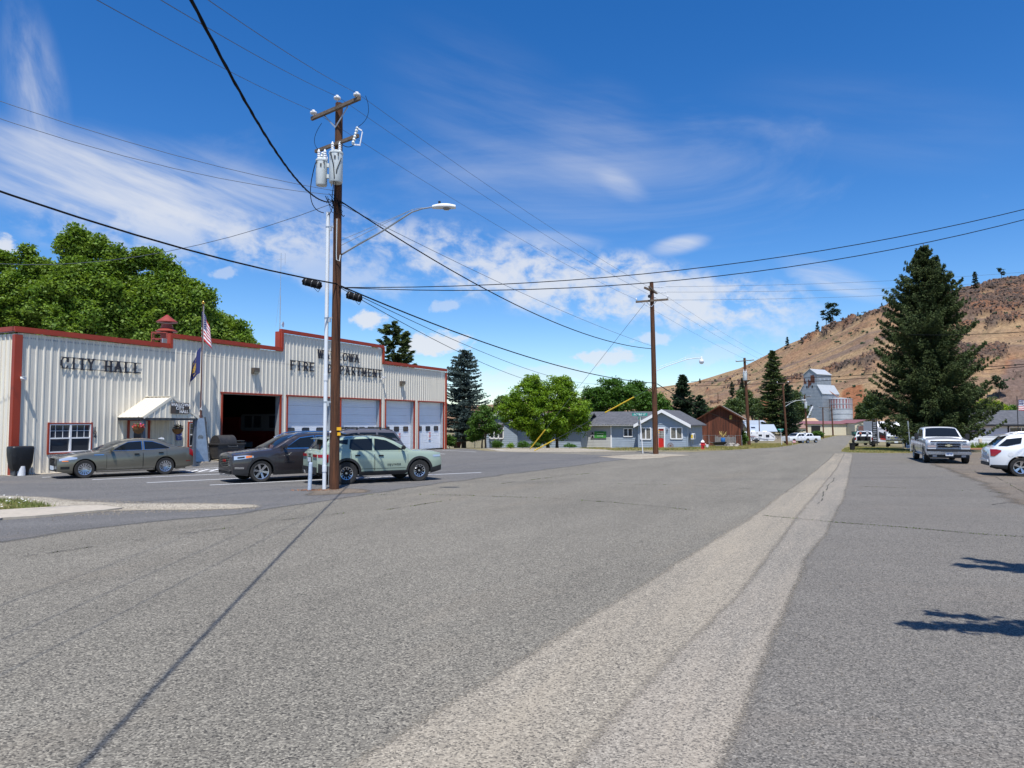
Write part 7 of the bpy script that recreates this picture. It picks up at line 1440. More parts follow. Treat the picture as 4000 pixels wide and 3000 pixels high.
# --- white pickup seen from behind with motorcycles loaded in its bed
S9 = dict(S5, paint=m_wp, doors=[], mscale=1.2)
c = gx(3376, 86); c.z = g(84); H = vehicle('pickup_truck', 'white pickup seen from behind with open tailgate and dirt bikes loaded', c, hd_(.47, .88), S9)
mb = MB(); mb.box((-H['L'] / 2 - .10, 0, .62), (.18, 1.95, .2)); part('rear_bumper', mb, m_chrome, H['t'], bevel=.03); mb = MB(); mb.box((-H['L'] / 2 - .3, 0, .80), (.62, 1.5, .05)); part('tailgate', mb, m_clad, H['t'])
facepoly(H, 'bed_shade_plate', rect(-.72, .72, .80, 1.27), m_under, .01, rear=True)  # dark face painted as the shade inside the open bed
for s in (-1, 1): facepoly(H, 'tail_light', rect(*sorted((s * .80, s * .93)), .85, 1.15), m_red, .012, rear=True)
for s in (-1, 1):
 hx = math.cos(hd_(.47, .88)); bpos = c + Matrix.Rotation(hd_(.47, .88), 3, 'Z') @ Vector((-2.75, s * .36, .83)); k = thing('dirt_bike', 'dirt bike in the open pickup bed, %s of two' % ('left' if s > 0 else 'right'), 'motorcycle', bpos, hd_(.47, .88), 'dirt bikes in the pickup bed')
 for x in (-.55, .75): mb = MB(); mb.lathe([(.25, -.04), (.31, -.05), (.33, 0), (.31, .05), (.25, .04), (.25, -.04)], (x, 0, .33), 18, 'Y'); part('wheel', mb, m_tyre, k, smooth=40)
 mb = MB(); mb.tube([(-.5, 0, .4), (.0, 0, .45), (.45, 0, .75), (.62, 0, .95)], .05, 6); mb.box((.05, 0, .45), (.35, .2, .3)); mb.tube([(.75, -.07, .33), (.58, -.07, 1.0)], .025, 6); mb.tube([(.75, .07, .33), (.58, .07, 1.0)], .025, 6); part('frame', mb, m_dkgrey, k)
 mb = MB(); mb.box((-.2, 0, .86), (.8, .16, .08)); mb.box((-.62, 0, .84), (.3, .18, .05)); mb.box((.2, 0, .78), (.35, .22, .2)); part('fairing', mb, mat('orange_plastic', (.7, .25, .15), .4) if s > 0 else m_white, k, bevel=.02); mb = MB(); mb.tube([(.55, -.38, 1.08), (.58, -.1, 1.02), (.58, .1, 1.02), (.55, .38, 1.08)], .02, 6); part('handlebar', mb, m_black, k)
# spare tyre leaning beside the pickup
tp = gx(3340, 84); o = thing('spare_tyre', 'black tyre leaning at the left side of the loaded pickup', 'tyre', tp + Vector((0, 0, .75)), R(20)); mb = MB(); mb.lathe([(.24, -.13), (.42, -.15), (.46, 0), (.42, .15), (.24, .13), (.24, -.13)], n=26, axis='Y'); part('tyre', mb, m_tyre, o, smooth=40)
# ---------------------------------------------------------------- houses
m_blu = mat('blue_grey_siding', (.30, .36, .43), .6, var=.07, vscale=1.5); m_gsid = mat('pale_grey_siding', (.44, .44, .42), .6, var=.06, vscale=1.5); m_shg = mat('asphalt_shingle', (.055, .058, .065), .95, var=.35, vscale=3, col2=(.12, .12, .13), bump=1, bscale=22, vdet=8, stretch=(1, 1, 1))
m_rdoor = mat('red_door_paint', (.55, .02, .015), .4); m_curt = mat('curtained_glass', (.16, .15, .13), .25, var=.35, vscale=4)
GA = math.atan2(-.435, .9)                          # the houses follow the street grid
def wmesh(par, x0, x1, z0, z1f, y, m, openings=(), lap=.2, name='siding', normal=-1, axis='x'):
 """lap siding as real overlapping boards, cut round the openings; z1f gives the top edge at x"""
 mb = MB(); z = z0; zmax = max(z1f(x0 + (x1 - x0) * k / 20) for k in range(21))
 def P(x, d, zz): return (x, y + d, zz) if axis == 'x' else (y - d, x, zz)
 while z < zmax:
  zt = min(z + lap, zmax); xs = [x0, x1]
  for o in openings: xs += [o[0], o[1]]
  for k in range(1, 40):
   xx = x0 + (x1 - x0) * k / 40
   if zmax - z0 > 0 and (z1f(xx) < zt): xs.append(xx)
  xs = sorted(set(x for x in xs if x0 <= x <= x1))
  for a, b in zip(xs[:-1], xs[1:]):
   c = (a + b) / 2
   if any(o[0] < c < o[1] and o[2] < (z + zt) / 2 < o[3] for o in openings): continue
   ta, tb = min(zt, z1f(a)), min(zt, z1f(b))
   if max(ta, tb) <= z + .005: continue
   ta, tb = max(z, ta), max(z, tb); mb.quad(P(a, -.024, z), P(b, -.024, z), P(b, -.004, tb), P(a, -.004, ta)); mb.quad(P(a, -.004, z), P(b, -.004, z), P(b, -.024, z), P(a, -.024, z))
  z += lap
 return part(name, mb, m, par, kind='stuff', fixn=False)
def gable_roof(par, x0, x1, y0, y1, ze, zr, ridge='x', over=.4, th=.12, m=None, trim=True, mt=None, name='roof'):
 m = m or m_shg
 if ridge == 'x':
  ym = (y0 + y1) / 2; s = (zr - ze) / (ym - y0)
  for ya, sg_ in ((y0, -1), (y1, 1)): mb = MB(); yo = ya + sg_ * over; zo = ze - s * over; mb.add([(x0 - over, yo, zo), (x1 + over, yo, zo), (x1 + over, ym, zr), (x0 - over, ym, zr), (x0 - over, yo, zo + th), (x1 + over, yo, zo + th), (x1 + over, ym, zr + th), (x0 - over, ym, zr + th)], [(0, 3, 2, 1), (4, 5, 6, 7), (0, 1, 5, 4), (1, 2, 6, 5), (2, 3, 7, 6), (3, 0, 4, 7)]); part(name, mb, m, par)
 else:
  xm = (x0 + x1) / 2; s = (zr - ze) / (xm - x0)
  for xa, sg_ in ((x0, -1), (x1, 1)): mb = MB(); xo = xa + sg_ * over; zo = ze - s * over; mb.add([(xo, y0 - over, zo), (xo, y1 + over, zo), (xm, y1 + over, zr), (xm, y0 - over, zr), (xo, y0 - over, zo + th), (xo, y1 + over, zo + th), (xm, y1 + over, zr + th), (xm, y0 - over, zr + th)], [(0, 3, 2, 1), (4, 5, 6, 7), (0, 1, 5, 4), (1, 2, 6, 5), (2, 3, 7, 6), (3, 0, 4, 7)]); part(name, mb, m, par)
  if trim:
   mb = MB(); yf = y0 - over - .03; d = .18
   for sg_ in (-1, 1):
    xo = xm + sg_ * ((xm - x0) + over); zo = ze - s * over; mb.add([(xo, yf, zo - d), (xm, yf, zr - d), (xm, yf, zr + th + .02), (xo, yf, zo + th + .02), (xo, yf + .05, zo - d), (xm, yf + .05, zr - d), (xm, yf + .05, zr + th + .02), (xo, yf + .05, zo + th + .02)], [(0, 1, 2, 3), (7, 6, 5, 4), (0, 4, 5, 1), (1, 5, 6, 2), (2, 6, 7, 3), (3, 7, 4, 0)])
   part('rake_board', mb, mt or m_white, par)
# blue gabled house; local x runs right, local y runs away from the street
C = gx(2685, 71.5); hb = thing('blue_house', 'low blue grey house with a white trimmed gable and red door', 'house', (C.x, C.y, g(73) - .02), GA)
def HL(px, py, y=0.0):                      # picture point -> local (x, z) on the plane local y = y
 o = Vector((C.x, C.y)) + Vector((-math.sin(GA), math.cos(GA))) * y; r = ray(px, py); dx, dy = math.cos(GA), math.sin(GA); D = dx * (-r[1]) + r[0] * dy; S = (-o.x * (-r[1]) + r[0] * (-o.y)) / D; t = (dx * (-o.y) - dy * (-o.x)) / D
 return S, CAMZ + r[2] * t - hb.location.z
xl = HL(2495, 1700)[0]; pk = HL(2573, 1600); ez = HL(2680, 1656)[1]
ez = max(2.3, ez); xg = (xl + 0) / 2; print('house', xl, pk, ez, HL(2250, 1700))
gdep = 7.5
wins = [(HL(2503, 1700)[0], HL(2543, 1700)[0], HL(2520, 1716)[1], HL(2520, 1671)[1]), (HL(2620, 1700)[0], HL(2665, 1700)[0], HL(2640, 1714)[1], HL(2640, 1670)[1])]
dr = (HL(2570, 1700)[0], HL(2596, 1700)[0], -.2, HL(2583, 1674)[1])
ztop = pk[1] - .12
wmesh(hb, xl, 0, -.35, lambda x: ez + (ztop - ez) * (1 - abs(x - xg) / abs(xg)), 0, m_blu, [w for w in wins] + [dr])
wmesh(hb, 0, gdep, -.6, lambda x: ez, 0, m_blu, axis='y'); mb = MB(); mb.box((xl / 2, gdep / 2 + .1, ez / 2 - .2), (abs(xl) - .02, gdep - .02 - .2, ez + .4)); part('inner_wall', mb, m_blu, hb)
gable_roof(hb, xl, 0, 0, gdep, ez, ztop, 'y', .42, .12)
mb = MB()
for x in (xl, 0): mb.box((x, -.03, ez / 2 - .2), (.12, .09, ez + .4))
mb.box((xl / 2, -.035, ez + .02), (abs(xl), .03, .10)); part('corner_board', mb, m_blu, hb)
for w in wins: window(hb, *w, y=-.03, cols=2, grid=None, redf=False, frame=.11, lower=False, gm=m_curt)
d = link('front_door', None, hb); mb = MB(); xc = (dr[0] + dr[1]) / 2; mb.box((xc, .02, dr[3] / 2 - .05), (dr[1] - dr[0] - .1, .05, dr[3] + .1)); part('leaf', mb, m_rdoor, d); mb = MB(); mb.box((xc, -.008, dr[3] * .70), (.52, .02, .75)); part('pane', mb, m_curt, d)
mb = MB()
for x in (dr[0], dr[1]): mb.box((x, -.04, dr[3] / 2), (.12, .07, dr[3] + .1))
mb.box((xc, -.042, dr[3] + .05), (dr[1] - dr[0] + .14, .07, .12)); part('casing', mb, m_white, d); mb = MB()
for x in (-.13, .04, .13 + .04): mb.box((xc + x - .03, -.022, dr[3] * .7), (.015, .01, .75))
for z in (-.12, .12): mb.box((xc, -.0225, dr[3] * .7 + z), (.52, .01, .015))
part('muntins', mb, m_white, d); mb = MB(); mb.cyl((dr[1] - .14, -.01, 1.0), (dr[1] - .14, -.08, 1.0), .03, n=8); part('handle', mb, m_galv, d)
# long wing to the left
xw = HL(2215, 1700)[0]; yw = 1.2; wdep = 6.2; zr2 = HL(2311, 1603, yw + wdep / 2)[1]; zr2 = min(zr2, ztop - .12); ez2 = ez + .02
sw = [(HL(2437, 1700, yw)[0], HL(2471, 1700, yw)[0], HL(2450, 1705, yw)[1], HL(2450, 1674, yw)[1])]; xg0, xg1 = HL(2289, 1700, yw)[0], HL(2388, 1700, yw)[0]
wmesh(hb, xg1, xl, -.35, lambda x: ez2, yw, m_blu, sw); wmesh(hb, xg0, xg1, -.35, lambda x: ez2, yw - .004, m_gsid, lap=.16, name='garage_siding'); wmesh(hb, xw, xg0, -.35, lambda x: ez2, yw, m_blu)
window(hb, *sw[0], y=yw - .03, cols=2, grid=None, redf=False, frame=.10, lower=False)
mb = MB(); mb.box(((xw + xl) / 2, yw + wdep / 2 + .1, ez2 / 2 - .2), (xl - xw - .05, wdep - .2, ez2 + .4)); part('inner_wall', mb, m_blu, hb)
mb = MB()
for x in (xg0, xg1): mb.box((x, yw - .05, ez2 / 2 - .2), (.13, .10, ez2 + .4))
mb.box(((xw + xl) / 2 - .2, yw - .48, ez2 - .14), (xl - xw - .6, .04, .16)); part('trim_board', mb, m_white, hb)
gable_roof(hb, xw, xl + .6, yw, yw + wdep, ez2, zr2, 'x', .5, .12, trim=False)
bn = thing('banner', 'green estate banner with two portraits on the pale grey garage wall', 'banner', (0, 0, 0), 0); bx, bz_ = HL((2308 + 2369) / 2, 1698, yw); M_ = hb.matrix_world if False else Matrix.Translation(Vector(hb.location)) @ Matrix.Rotation(GA, 4, 'Z')
bn.location = M_ @ Vector((bx, yw - .09, bz_)); bn.rotation_euler = (0, 0, GA); bw = HL(2369, 1698, yw)[0] - HL(2308, 1698, yw)[0]; bh = .72
mb = MB(); mb.box((.12 * bw, 0, 0), (bw * .76, .02, bh)); part('panel', mb, mat('banner_green', (.05, .25, .04), .6), bn); mb = MB(); mb.box((-.38 * bw, 0, 0), (bw * .23, .02, bh)); part('photo_panel', mb, mat('photo_grey', (.35, .35, .36), .6), bn)
for z in (.17, -.19): mb = MB(); mb.lathe([(0, .02), (.09, .018), (.11, 0)], (-.38 * bw, -.012, z), 14, 'Y'); mb.box((-.38 * bw, -.014, z - .12), (.26, .008, .07)); part('portrait', mb, m_black, bn)
for i, (t_, sz, mm) in enumerate((('FOR SALE', .13, m_black), ('Ruby Peak Realty', .11, m_white), ('Properties', .10, m_black), ('541-426-3000', .12, m_white), ('call today', .08, m_black))): part('lettering', text_mb(t_, sz, .004), mm, bn, loc=(.12 * bw, -.013, .25 - i * .13))
hp_ = thing('heat_pump', 'white heat pump with yellow label on the side wall of the blue house', 'heat pump', M_ @ Vector((.28, 1.2, 1.2)), GA + R(90)); mb = MB(); mb.box((0, 0, 0), (.9, .32, .62)); part('casing', mb, m_white, hp_, bevel=.03); mb = MB(); mb.lathe([(.23, 0), (.23, .02), (0, .02)], (-.12, -.165, 0), 20, 'Y'); part('fan_grille', mb, m_dkgrey, hp_); mb = MB(); mb.box((-.1, .17, .0), (.2, .01, .4)); mb.box((-.46, 0, 0), (.01, .2, .35)); part('label_plate', mb, m_yel, hp_); mb = MB(); mb.box((0, 0, -.55), (.1, .1, .5)); mb.tube([(-.3, .1, .3), (-.3, .1, 1.0), (-.5, .1, 1.05)], .03, 6); part('pipe', mb, m_gsid, hp_)
fx_ = thing('porch_light', 'small grey wall lamp right of the red door', 'lamp', M_ @ Vector((dr[1] + .28, -.08, dr[3] - .15)), GA); mb = MB(); mb.lathe([(0, .08), (.06, .05), (.07, -.08), (.03, -.12)], n=10); mb.box((0, .03, .02), (.08, .06, .2)); part('lamp', mb, m_dkgrey, fx_)
wh = thing('wagon_wheel', 'small rusty wheel ornament leaning by the red door', 'garden ornament', M_ @ Vector((HL(2622, 1700)[0], -.4, .12)), GA); mb = MB(); mb.lathe([(.26, -.02), (.30, -.02), (.30, .02), (.26, .02), (.26, -.02)], (0, 0, .15), 20, 'Y')
for k in range(6): a = k * .5236; mb.bar((-.27 * math.cos(a), 0, .15 - .27 * math.sin(a)), (.27 * math.cos(a), 0, .15 + .27 * math.sin(a)), .02, .03)
part('wheel', mb, mat('rust', (.18, .09, .05), .9), wh)
# picket fence left of the garage
pf = thing('picket_fence', 'weathered grey picket fence between the box elder and the garage', 'fence', M_ @ Vector((HL(2195, 1700, .2)[0], .1, 0)), GA); m_grw = mat('weathered_wood', (.22, .21, .20), .9, var=.3, vscale=5)
n_ = 26
for k in range(n_): mb = MB(); x = (k - n_ / 2) * .155; h = 1.0 + .05 * math.sin(k * 1.3) + .06 * math.sin(k * .35); mb.prism([(x - .05, .0), (x + .05, 0), (x + .05, h - .07), (x, h), (x - .05, h - .07)], 0, .02); part('picket', mb, m_grw, pf, rot=(0, random.gauss(0, .012), 0))
mb = MB(); mb.box((0, .04, .3), (n_ * .155, .04, .08)); mb.box((0, .04, .8), (n_ * .155, .04, .08)); part('rail', mb, m_grw, pf)
# left blue house with bay window
C2 = gx(2021, 74.0); h2b = thing('blue_house', 'pale blue house end with a bay window beside the box elder', 'house', (C2.x, C2.y, g(72) - .02), GA); M2 = Matrix.Translation(Vector(h2b.location)) @ Matrix.Rotation(GA, 4, 'Z')
def HL2(px, py): 
 r = ray(px, py); dx, dy = math.cos(GA), math.sin(GA); D = dx * (-r[1]) + r[0] * dy; S = (-C2.x * (-r[1]) + r[0] * (-C2.y)) / D; t = (dx * (-C2.y) - dy * (-C2.x)) / D; return S, CAMZ + r[2] * t - h2b.location.z
xa = HL2(1885, 1700)[0]; pz = HL2(1958, 1603)[1]; e2 = HL2(2014, 1655)[1]; xm2 = HL2(1957, 1650)[0]; xa = 2 * xm2
wmesh(h2b, xa, 0, -.4, lambda x: e2 + (pz - e2) * (1 - abs(x - xm2) / abs(xm2)), 0, m_blu); wmesh(h2b, 0, 9, -.5, lambda x: e2, 0, m_blu, axis='y'); mb = MB(); mb.box((xa / 2, 4.6, e2 / 2 - .2), (abs(xa) - .02, 8.9, e2 + .4)); part('inner_wall', mb, m_blu, h2b)
gable_roof(h2b, xa, 0, 0, 9, e2, pz - .1, 'y', .35, .12)
b0, b1 = HL2(1914, 1700)[0], HL2(1966, 1700)[0]; z0b, z1b = HL2(1940, 1712)[1], HL2(1940, 1669)[1]; bay = link('bay_window', None, h2b); q0, q1 = b0 + .3, b1 - .3
mb = MB(); pl_ = [(b0, 0), (q0, -.55), (q1, -.55), (b1, 0)]
for z in (z0b, z1b): mb.prism([(a, b) for a, b in pl_], z - .06, z + .06, 'XY')
for a, b in pl_ + [((q0 + q1) / 2, -.55)]: mb.box((a, b, (z0b + z1b) / 2), (.12, .12, z1b - z0b))
part('frame', mb, m_white, bay); mb = MB(); mb.prism([(a, b + .03 if b else b) for a, b in pl_], z0b + .06, z1b - .06, 'XY'); part('pane', mb, m_glass, bay); mb = MB(); mb.add([(b0 - .1, 0, z1b + .5), (b1 + .1, 0, z1b + .5), (q1 + .1, -.68, z1b + .06), (q0 - .1, -.68, z1b + .06), (b0 - .1, 0, z1b + .06), (b1 + .1, 0, z1b + .06)], [(0, 3, 2, 1), (0, 4, 3), (1, 2, 5), (3, 4, 5, 2)]); part('bay_roof', mb, m_shg, bay); mb = MB(); mb.prism([(b0 + .2, z0b - .06), (b1 - .2, z0b - .06), (b1 - .45, z0b - .5), (b0 + .45, z0b - .5)], -.45, -.02); part('bay_base', mb, m_blu, bay)
# recessed middle part of the house behind the tree: porch with dark windows
Cm = gx(2030, 79.0); hm = thing('blue_house', 'shaded middle part of the blue house behind the box elder trunks', 'house', (Cm.x, Cm.y, g(78)), GA)
wl = 7.2; wmesh(hm, 0, wl, -.4, lambda x: 2.5, 0, m_blu, [(1.2, 2.6, .8, 2.0)]); mb = MB(); mb.box((wl / 2, 2.6, 1.1), (wl, 5, 2.6)); part('inner_wall', mb, m_blu, hm); window(hm, 1.2, 2.6, .8, 2.0, y=-.03, cols=2, grid=None, redf=False, frame=.09, lower=False); gable_roof(hm, 0, wl, 0, 5.2, 2.5, 3.7, 'x', .6, .12, trim=False)
mb = MB(); mb.box((.5, -.6, 1.1), (.14, .14, 2.6)); part('porch_post', mb, mat('orange_post', (.4, .17, .05), .7), hm)
# chain link fence and gate by the spruce
cf = thing('chain_link_fence', 'short chain link fence left of the bay window house', 'fence', gx(1855, 66), GA); mb = MB()
for x in (-1.2, 0, 1.2): mb.cyl((x, 0, 0), (x, 0, 1.25), .03, n=8)
mb.cyl((-1.2, 0, 1.2), (1.2, 0, 1.2), .022, n=8); part('frame', mb, m_galv, cf); mb = MB(); 
for k in range(-14, 15):
 for s in (-1, 1):
  a0 = k * .15; x0_, z0_ = a0, 0; x1_, z1_ = a0 + s * 1.2, 1.2
  if abs(x0_) < 1.2 and abs(x1_) < 1.2: mb.bar((x0_, 0, z0_), (x1_, 0, z1_), .008, .008)
part('mesh', mb, m_galv, cf, kind='stuff')
tk = thing('propane_tank', 'rusty red round tank beside the blue spruce trunk', 'tank', gx(1786, 68), 0); mb = MB(); mb.lathe([(0, .05), (.3, .1), (.42, .45), (.42, .85), (.3, 1.15), (0, 1.2)], n=18); part('shell', mb, mat('rusty_red_paint', (.30, .09, .06), .7, var=.3, vscale=4), tk, smooth=60); mb = MB(); mb.box((0, 0, .05), (.6, .3, .12)); part('foot', mb, m_black, tk)
# street name signs
def street_sign(px, py0, Y, pytop, pxtop, label, rz, stop=True, txt='SECOND ST'):
 b = gx(px, Y); top_ = at(pxtop, pytop, Y) - b; t = thing('street_sign', label, 'street sign', b, 0, 'street name signs'); mb = MB(); mb.tube([(0, 0, -.2), top_], .035, 8); part('post', mb, m_white, t); m_sg = mat('street_sign_green', (.03, .30, .24), .4)
 for k, (w, a, dz) in enumerate(((1.05, rz, .02), (.85, rz + R(78), -.22))):
  s = link('name_plate', None, t); s.location = top_ + Vector((0, -.05 if k else 0, dz)); s.rotation_euler = (0, 0, a); mb = MB(); mb.box((0, 0, 0), (w, .015, .20)); part('blade', mb, m_sg, s)
  if k == 0: part('lettering', text_mb(txt, .15, .004), m_white, s, loc=(0, -.011, 0))
 if stop:
  pts = [(math.cos(R(22.5 + 45 * k)) * .38, math.sin(R(22.5 + 45 * k)) * .38) for k in range(8)]; mb = MB(); mb.prism(pts, -.006, .006); o = part('stop_plate', mb, m_galv, t); o.location = top_ * .86 + Vector((-.06, .04, -.05)); o.rotation_euler = (0, 0, rz + R(76))
 return t
street_sign(2511, 1778, 49.5, 1620, 2499, 'white street sign post with green name plates left of the lamp pole', R(-12))
street_sign(3053, 1736, 103, 1678, 3049, 'far green street sign between the trailer and the poles', R(20), False, 'THIRD ST')
# fire hydrant
p = gp(2745, 1757); fh = thing('fire_hydrant', 'red fire hydrant with white cap on the dry grass verge', 'fire hydrant', p, .3); k_ = 1.15
mb = MB(); mb.lathe([(.16, 0), (.16, .05), (.11, .06), (.11, .5), (.14, .5), (.14, .54)], n=16); mb.cyl((-.22, 0, .38), (.22, 0, .38), .055, n=10); mb.cyl((0, -.18, .36), (0, .1, .36), .07, n=10); part('barrel', mb, mat('hydrant_red', (.55, .02, .03), .4), fh, smooth=35)
mb = MB(); mb.lathe([(.14, .54), (.12, .62), (.06, .68), (.03, .69), (.03, .74), (0, .74)], n=16); mb.cyl((-.25, 0, .38), (-.21, 0, .38), .065, n=8); mb.cyl((.21, 0, .38), (.25, 0, .38), .065, n=8); part('cap', mb, m_white, fh, smooth=35); fh.scale = (1.1, 1.1, 1.1)
bk = thing('bucket', 'white plastic bucket lying right of the hydrant', 'bucket', gp(2762, 1750), 0); mb = MB(); mb.lathe([(.0, 0), (.12, 0), (.15, .32), (.14, .32), (.11, .02), (0, .02)], n=14); part('bucket', mb, m_white, bk, smooth=40)
# ---- barn
CB = gx(2737, 95); bb = thing('barn', 'old reddish brown plank barn with a shingled gable roof', 'barn', (CB.x, CB.y, g(95)), GA + R(6)); a_ = GA + R(6); MBm = Matrix.Translation(Vector(bb.location)) @ Matrix.Rotation(a_, 4, 'Z')
def HB(px, py):
 r = ray(px, py); dx, dy = math.cos(a_), math.sin(a_); D = dx * (-r[1]) + r[0] * dy; S = (-CB.x * (-r[1]) + r[0] * (-CB.y)) / D; t = (dx * (-CB.y) - dy * (-CB.x)) / D; return S, CAMZ + r[2] * t - bb.location.z
wB = HB(2893, 1700)[0]; pkB = HB(2822, 1584); eB = HB(2889, 1628)[1]; m_bw = mat('barn_plank', (.045, .015, .009), .9, var=.5, vscale=3, vdet=8, col2=(.19, .055, .024), stretch=(2, 2, .15), island=.35); m_cs = mat('cedar_shingle', (.26, .22, .18), .95, var=.4, vscale=4, col2=(.40, .36, .30), bump=1, bscale=10, island=.2)
xB = wB / 2; mb = MB(); x = 0
while x < wB:
 wd_ = random.uniform(.15, .24); x1 = min(x + wd_, wB); h0 = eB + (pkB[1] - eB) * (1 - abs(x - xB) / xB); h1_ = eB + (pkB[1] - eB) * (1 - abs(x1 - xB) / xB); y = random.uniform(-.03, 0); zb = random.uniform(-.3, -.05)
 mb.add([(x + .006, y, zb), (x1 - .006, y, zb), (x1 - .006, y, h1_ - .1), (x + .006, y, h0 - .1), (x + .006, y + .03, zb), (x1 - .006, y + .03, zb), (x1 - .006, y + .03, h1_ - .1), (x + .006, y + .03, h0 - .1)], [(0, 1, 2, 3), (0, 4, 5, 1), (1, 5, 6, 2), (2, 6, 7, 3), (3, 7, 4, 0)]); x = x1
y = 0
while y < 9: mb.box((wB + .015, y + .09, eB / 2 - .1), (.03, .17, eB)); y += .19
part('planks', mb, m_bw, bb, kind='stuff', fixn=False); mb = MB(); mb.prism([(.05, -.3), (wB - .02, -.3), (wB - .02, eB - .1), (xB, pkB[1] - .15), (.05, eB - .1)], .04, 9.0); part('frame_wall', mb, m_under, bb)
for sgn in (-1, 1):
 mb = MB(); ov = .55; s_ = (pkB[1] - eB) / xB; nrow = 16; Lr = (xB + ov)
 for k in range(nrow):
  u0, u1 = k / nrow, (k + 1.15) / nrow; yy = -.5
  while yy < 9.4:
   w_s = random.uniform(.2, .34) * 1.6; z_a = pkB[1] - s_ * Lr * min(1, u1); z_b = pkB[1] - s_ * Lr * u0; xa_, xb_ = xB + sgn * Lr * min(1, u1), xB + sgn * Lr * u0; t_ = random.uniform(.03, .055)
   mb.add([(xa_, yy, z_a + t_ + .05), (xa_, yy + w_s - .02, z_a + t_ + .05), (xb_, yy + w_s - .02, z_b + .06), (xb_, yy, z_b + .06), (xa_, yy, z_a + .02), (xa_, yy + w_s - .02, z_a + .02)], [(0, 1, 2, 3), (0, 4, 5, 1)]); yy += w_s
 part('roof_shingles', mb, m_cs, bb, kind='stuff', fixn=False)
 mb = MB(); mb.add([(xB, -.55, pkB[1]), (xB + sgn * Lr, -.55, pkB[1] - s_ * Lr), (xB + sgn * Lr, 9.5, pkB[1] - s_ * Lr), (xB, 9.5, pkB[1])] + [(xB, -.55, pkB[1] - .1), (xB + sgn * Lr, -.55, pkB[1] - s_ * Lr - .1), (xB + sgn * Lr, 9.5, pkB[1] - s_ * Lr - .1), (xB, 9.5, pkB[1] - .1)], [(0, 1, 2, 3), (7, 6, 5, 4), (0, 4, 5, 1), (1, 5, 6, 2), (2, 6, 7, 3), (3, 7, 4, 0)]); part('roof_deck', mb, m_bw, bb)
nb_ = thing('nest_box', 'small yellow box hung high on the barn front', 'nest box', MBm @ Vector((HB(2855, 1630)[0], -.12, HB(2855, 1630)[1])), a_); mb = MB(); mb.box((0, 0, 0), (.3, .2, .5)); part('box', mb, mat('ochre', (.45, .30, .05), .7), nb_); mb = MB(); mb.box((0, -.02, .28), (.4, .3, .04)); mb.lathe([(0, .01), (.06, .01), (.06, -.01)], (0, -.11, .05), 10, 'Y'); part('lid', mb, m_bw, nb_)
# wire fence before the barn with a trough, blue drum and rocks
wf = thing('wire_fence', 'sagging wire fence on grey posts before the barn', 'fence', gx(2795, 91), GA + .2); mb = MB()
for k in range(9): mb.cyl((-3.2 + k * .8, 0, -.1), (-3.2 + k * .8 + random.gauss(0, .03), 0, 1.45), .04, n=6)
part('post', mb, m_grw, wf); mb = MB()
for z in (.2, .5, .8, 1.1, 1.4): mb.cyl((-3.2, 0, z), (3.2, 0, z + random.gauss(0, .03)), .005 if z < 1.3 else .018, n=5)
for k in range(42): mb.cyl((-3.2 + k * .153, 0, .2), (-3.2 + k * .153, 0, 1.4), .003, n=4)
part('mesh', mb, m_dkgrey, wf, kind='stuff')
sf = thing('board_fence', 'grey board fence section at the right front of the barn', 'fence', gx(2835, 92), GA)
for k in range(12): mb = MB(); mb.box((-1.3 + k * .22, 0, .6), (.2, .03, 1.3 + .08 * math.sin(k * 2))); part('board', mb, m_grw, sf)
dm = thing('blue_drum', 'blue plastic drum with dry stalks beside the wire fence', 'drum', gx(2823, 89) + Vector((0, 0, .35)), 0); mb = MB(); mb.lathe([(0, 0), (.26, 0), (.27, .3), (.28, .32), (.27, .6), (.24, .75), (0, .75)], n=18); part('drum', mb, mat('blue_plastic', (.03, .16, .45), .5), dm, smooth=40); mb = MB()
for k in range(26): a = random.uniform(0, 6.28); mb.tube([(0, 0, .7), (.2 * math.cos(a), .2 * math.sin(a), 1.1), (.45 * math.cos(a), .4 * math.sin(a), random.uniform(1.0, 1.6))], .02, 4)
part('dry_stalks', mb, mat('straw', (.5, .36, .12), .9), dm)
tr_ = thing('wheelbarrow', 'dark tipped wheelbarrow tray below the blue drum', 'wheelbarrow', gx(2808, 87.5), .1); mb = MB(); mb.add([(-.9, -.35, .55), (.9, -.35, .6), (.9, .35, .6), (-.9, .35, .55), (-.55, -.2, .2), (.5, -.2, .2), (.5, .2, .2), (-.55, .2, .2)], [(0, 4, 5, 1), (1, 5, 6, 2), (2, 6, 7, 3), (3, 7, 4, 0), (4, 7, 6, 5)]); part('tray', mb, m_black, tr_); mb = MB(); mb.lathe([(.16, -.04), (.2, 0), (.16, .04), (.16, -.04)], (.75, 0, .2), 14, 'Y'); part('wheel', mb, m_tyre, tr_); mb = MB(); mb.bar((-1.3, -.28, .6), (.6, -.15, .2), .04, .04); mb.bar((-1.3, .28, .6), (.6, .15, .2), .04, .04); part('handle', mb, m_grw, tr_)
m_rock = mat('field_stone', (.30, .27, .23), .95, var=.25, vscale=4)
for k in range(14):
 px = 2838 + random.random() * 46; p = gx(px, 86 + random.uniform(-1, 1)); r_ = random.uniform(.14, .32); bm = bmesh.new(); bmesh.ops.create_icosphere(bm, subdivisions=1, radius=r_)
 for v in bm.verts: v.co *= 1 + .35 * noise.noise(v.co * 5 + Vector((k, 0, 0))); v.co.z *= .65
 me = bpy.data.meshes.new('stone'); bm.to_mesh(me); bm.free(); me.materials.append(m_rock); o = link('field_stone', me, None, label='pale field stone in the heap below the barn bush', category='stone', group='stones heaped below the barn bush'); o.location = p + Vector((0, 0, r_ * .35 + (.2 if k % 4 == 0 else 0)))
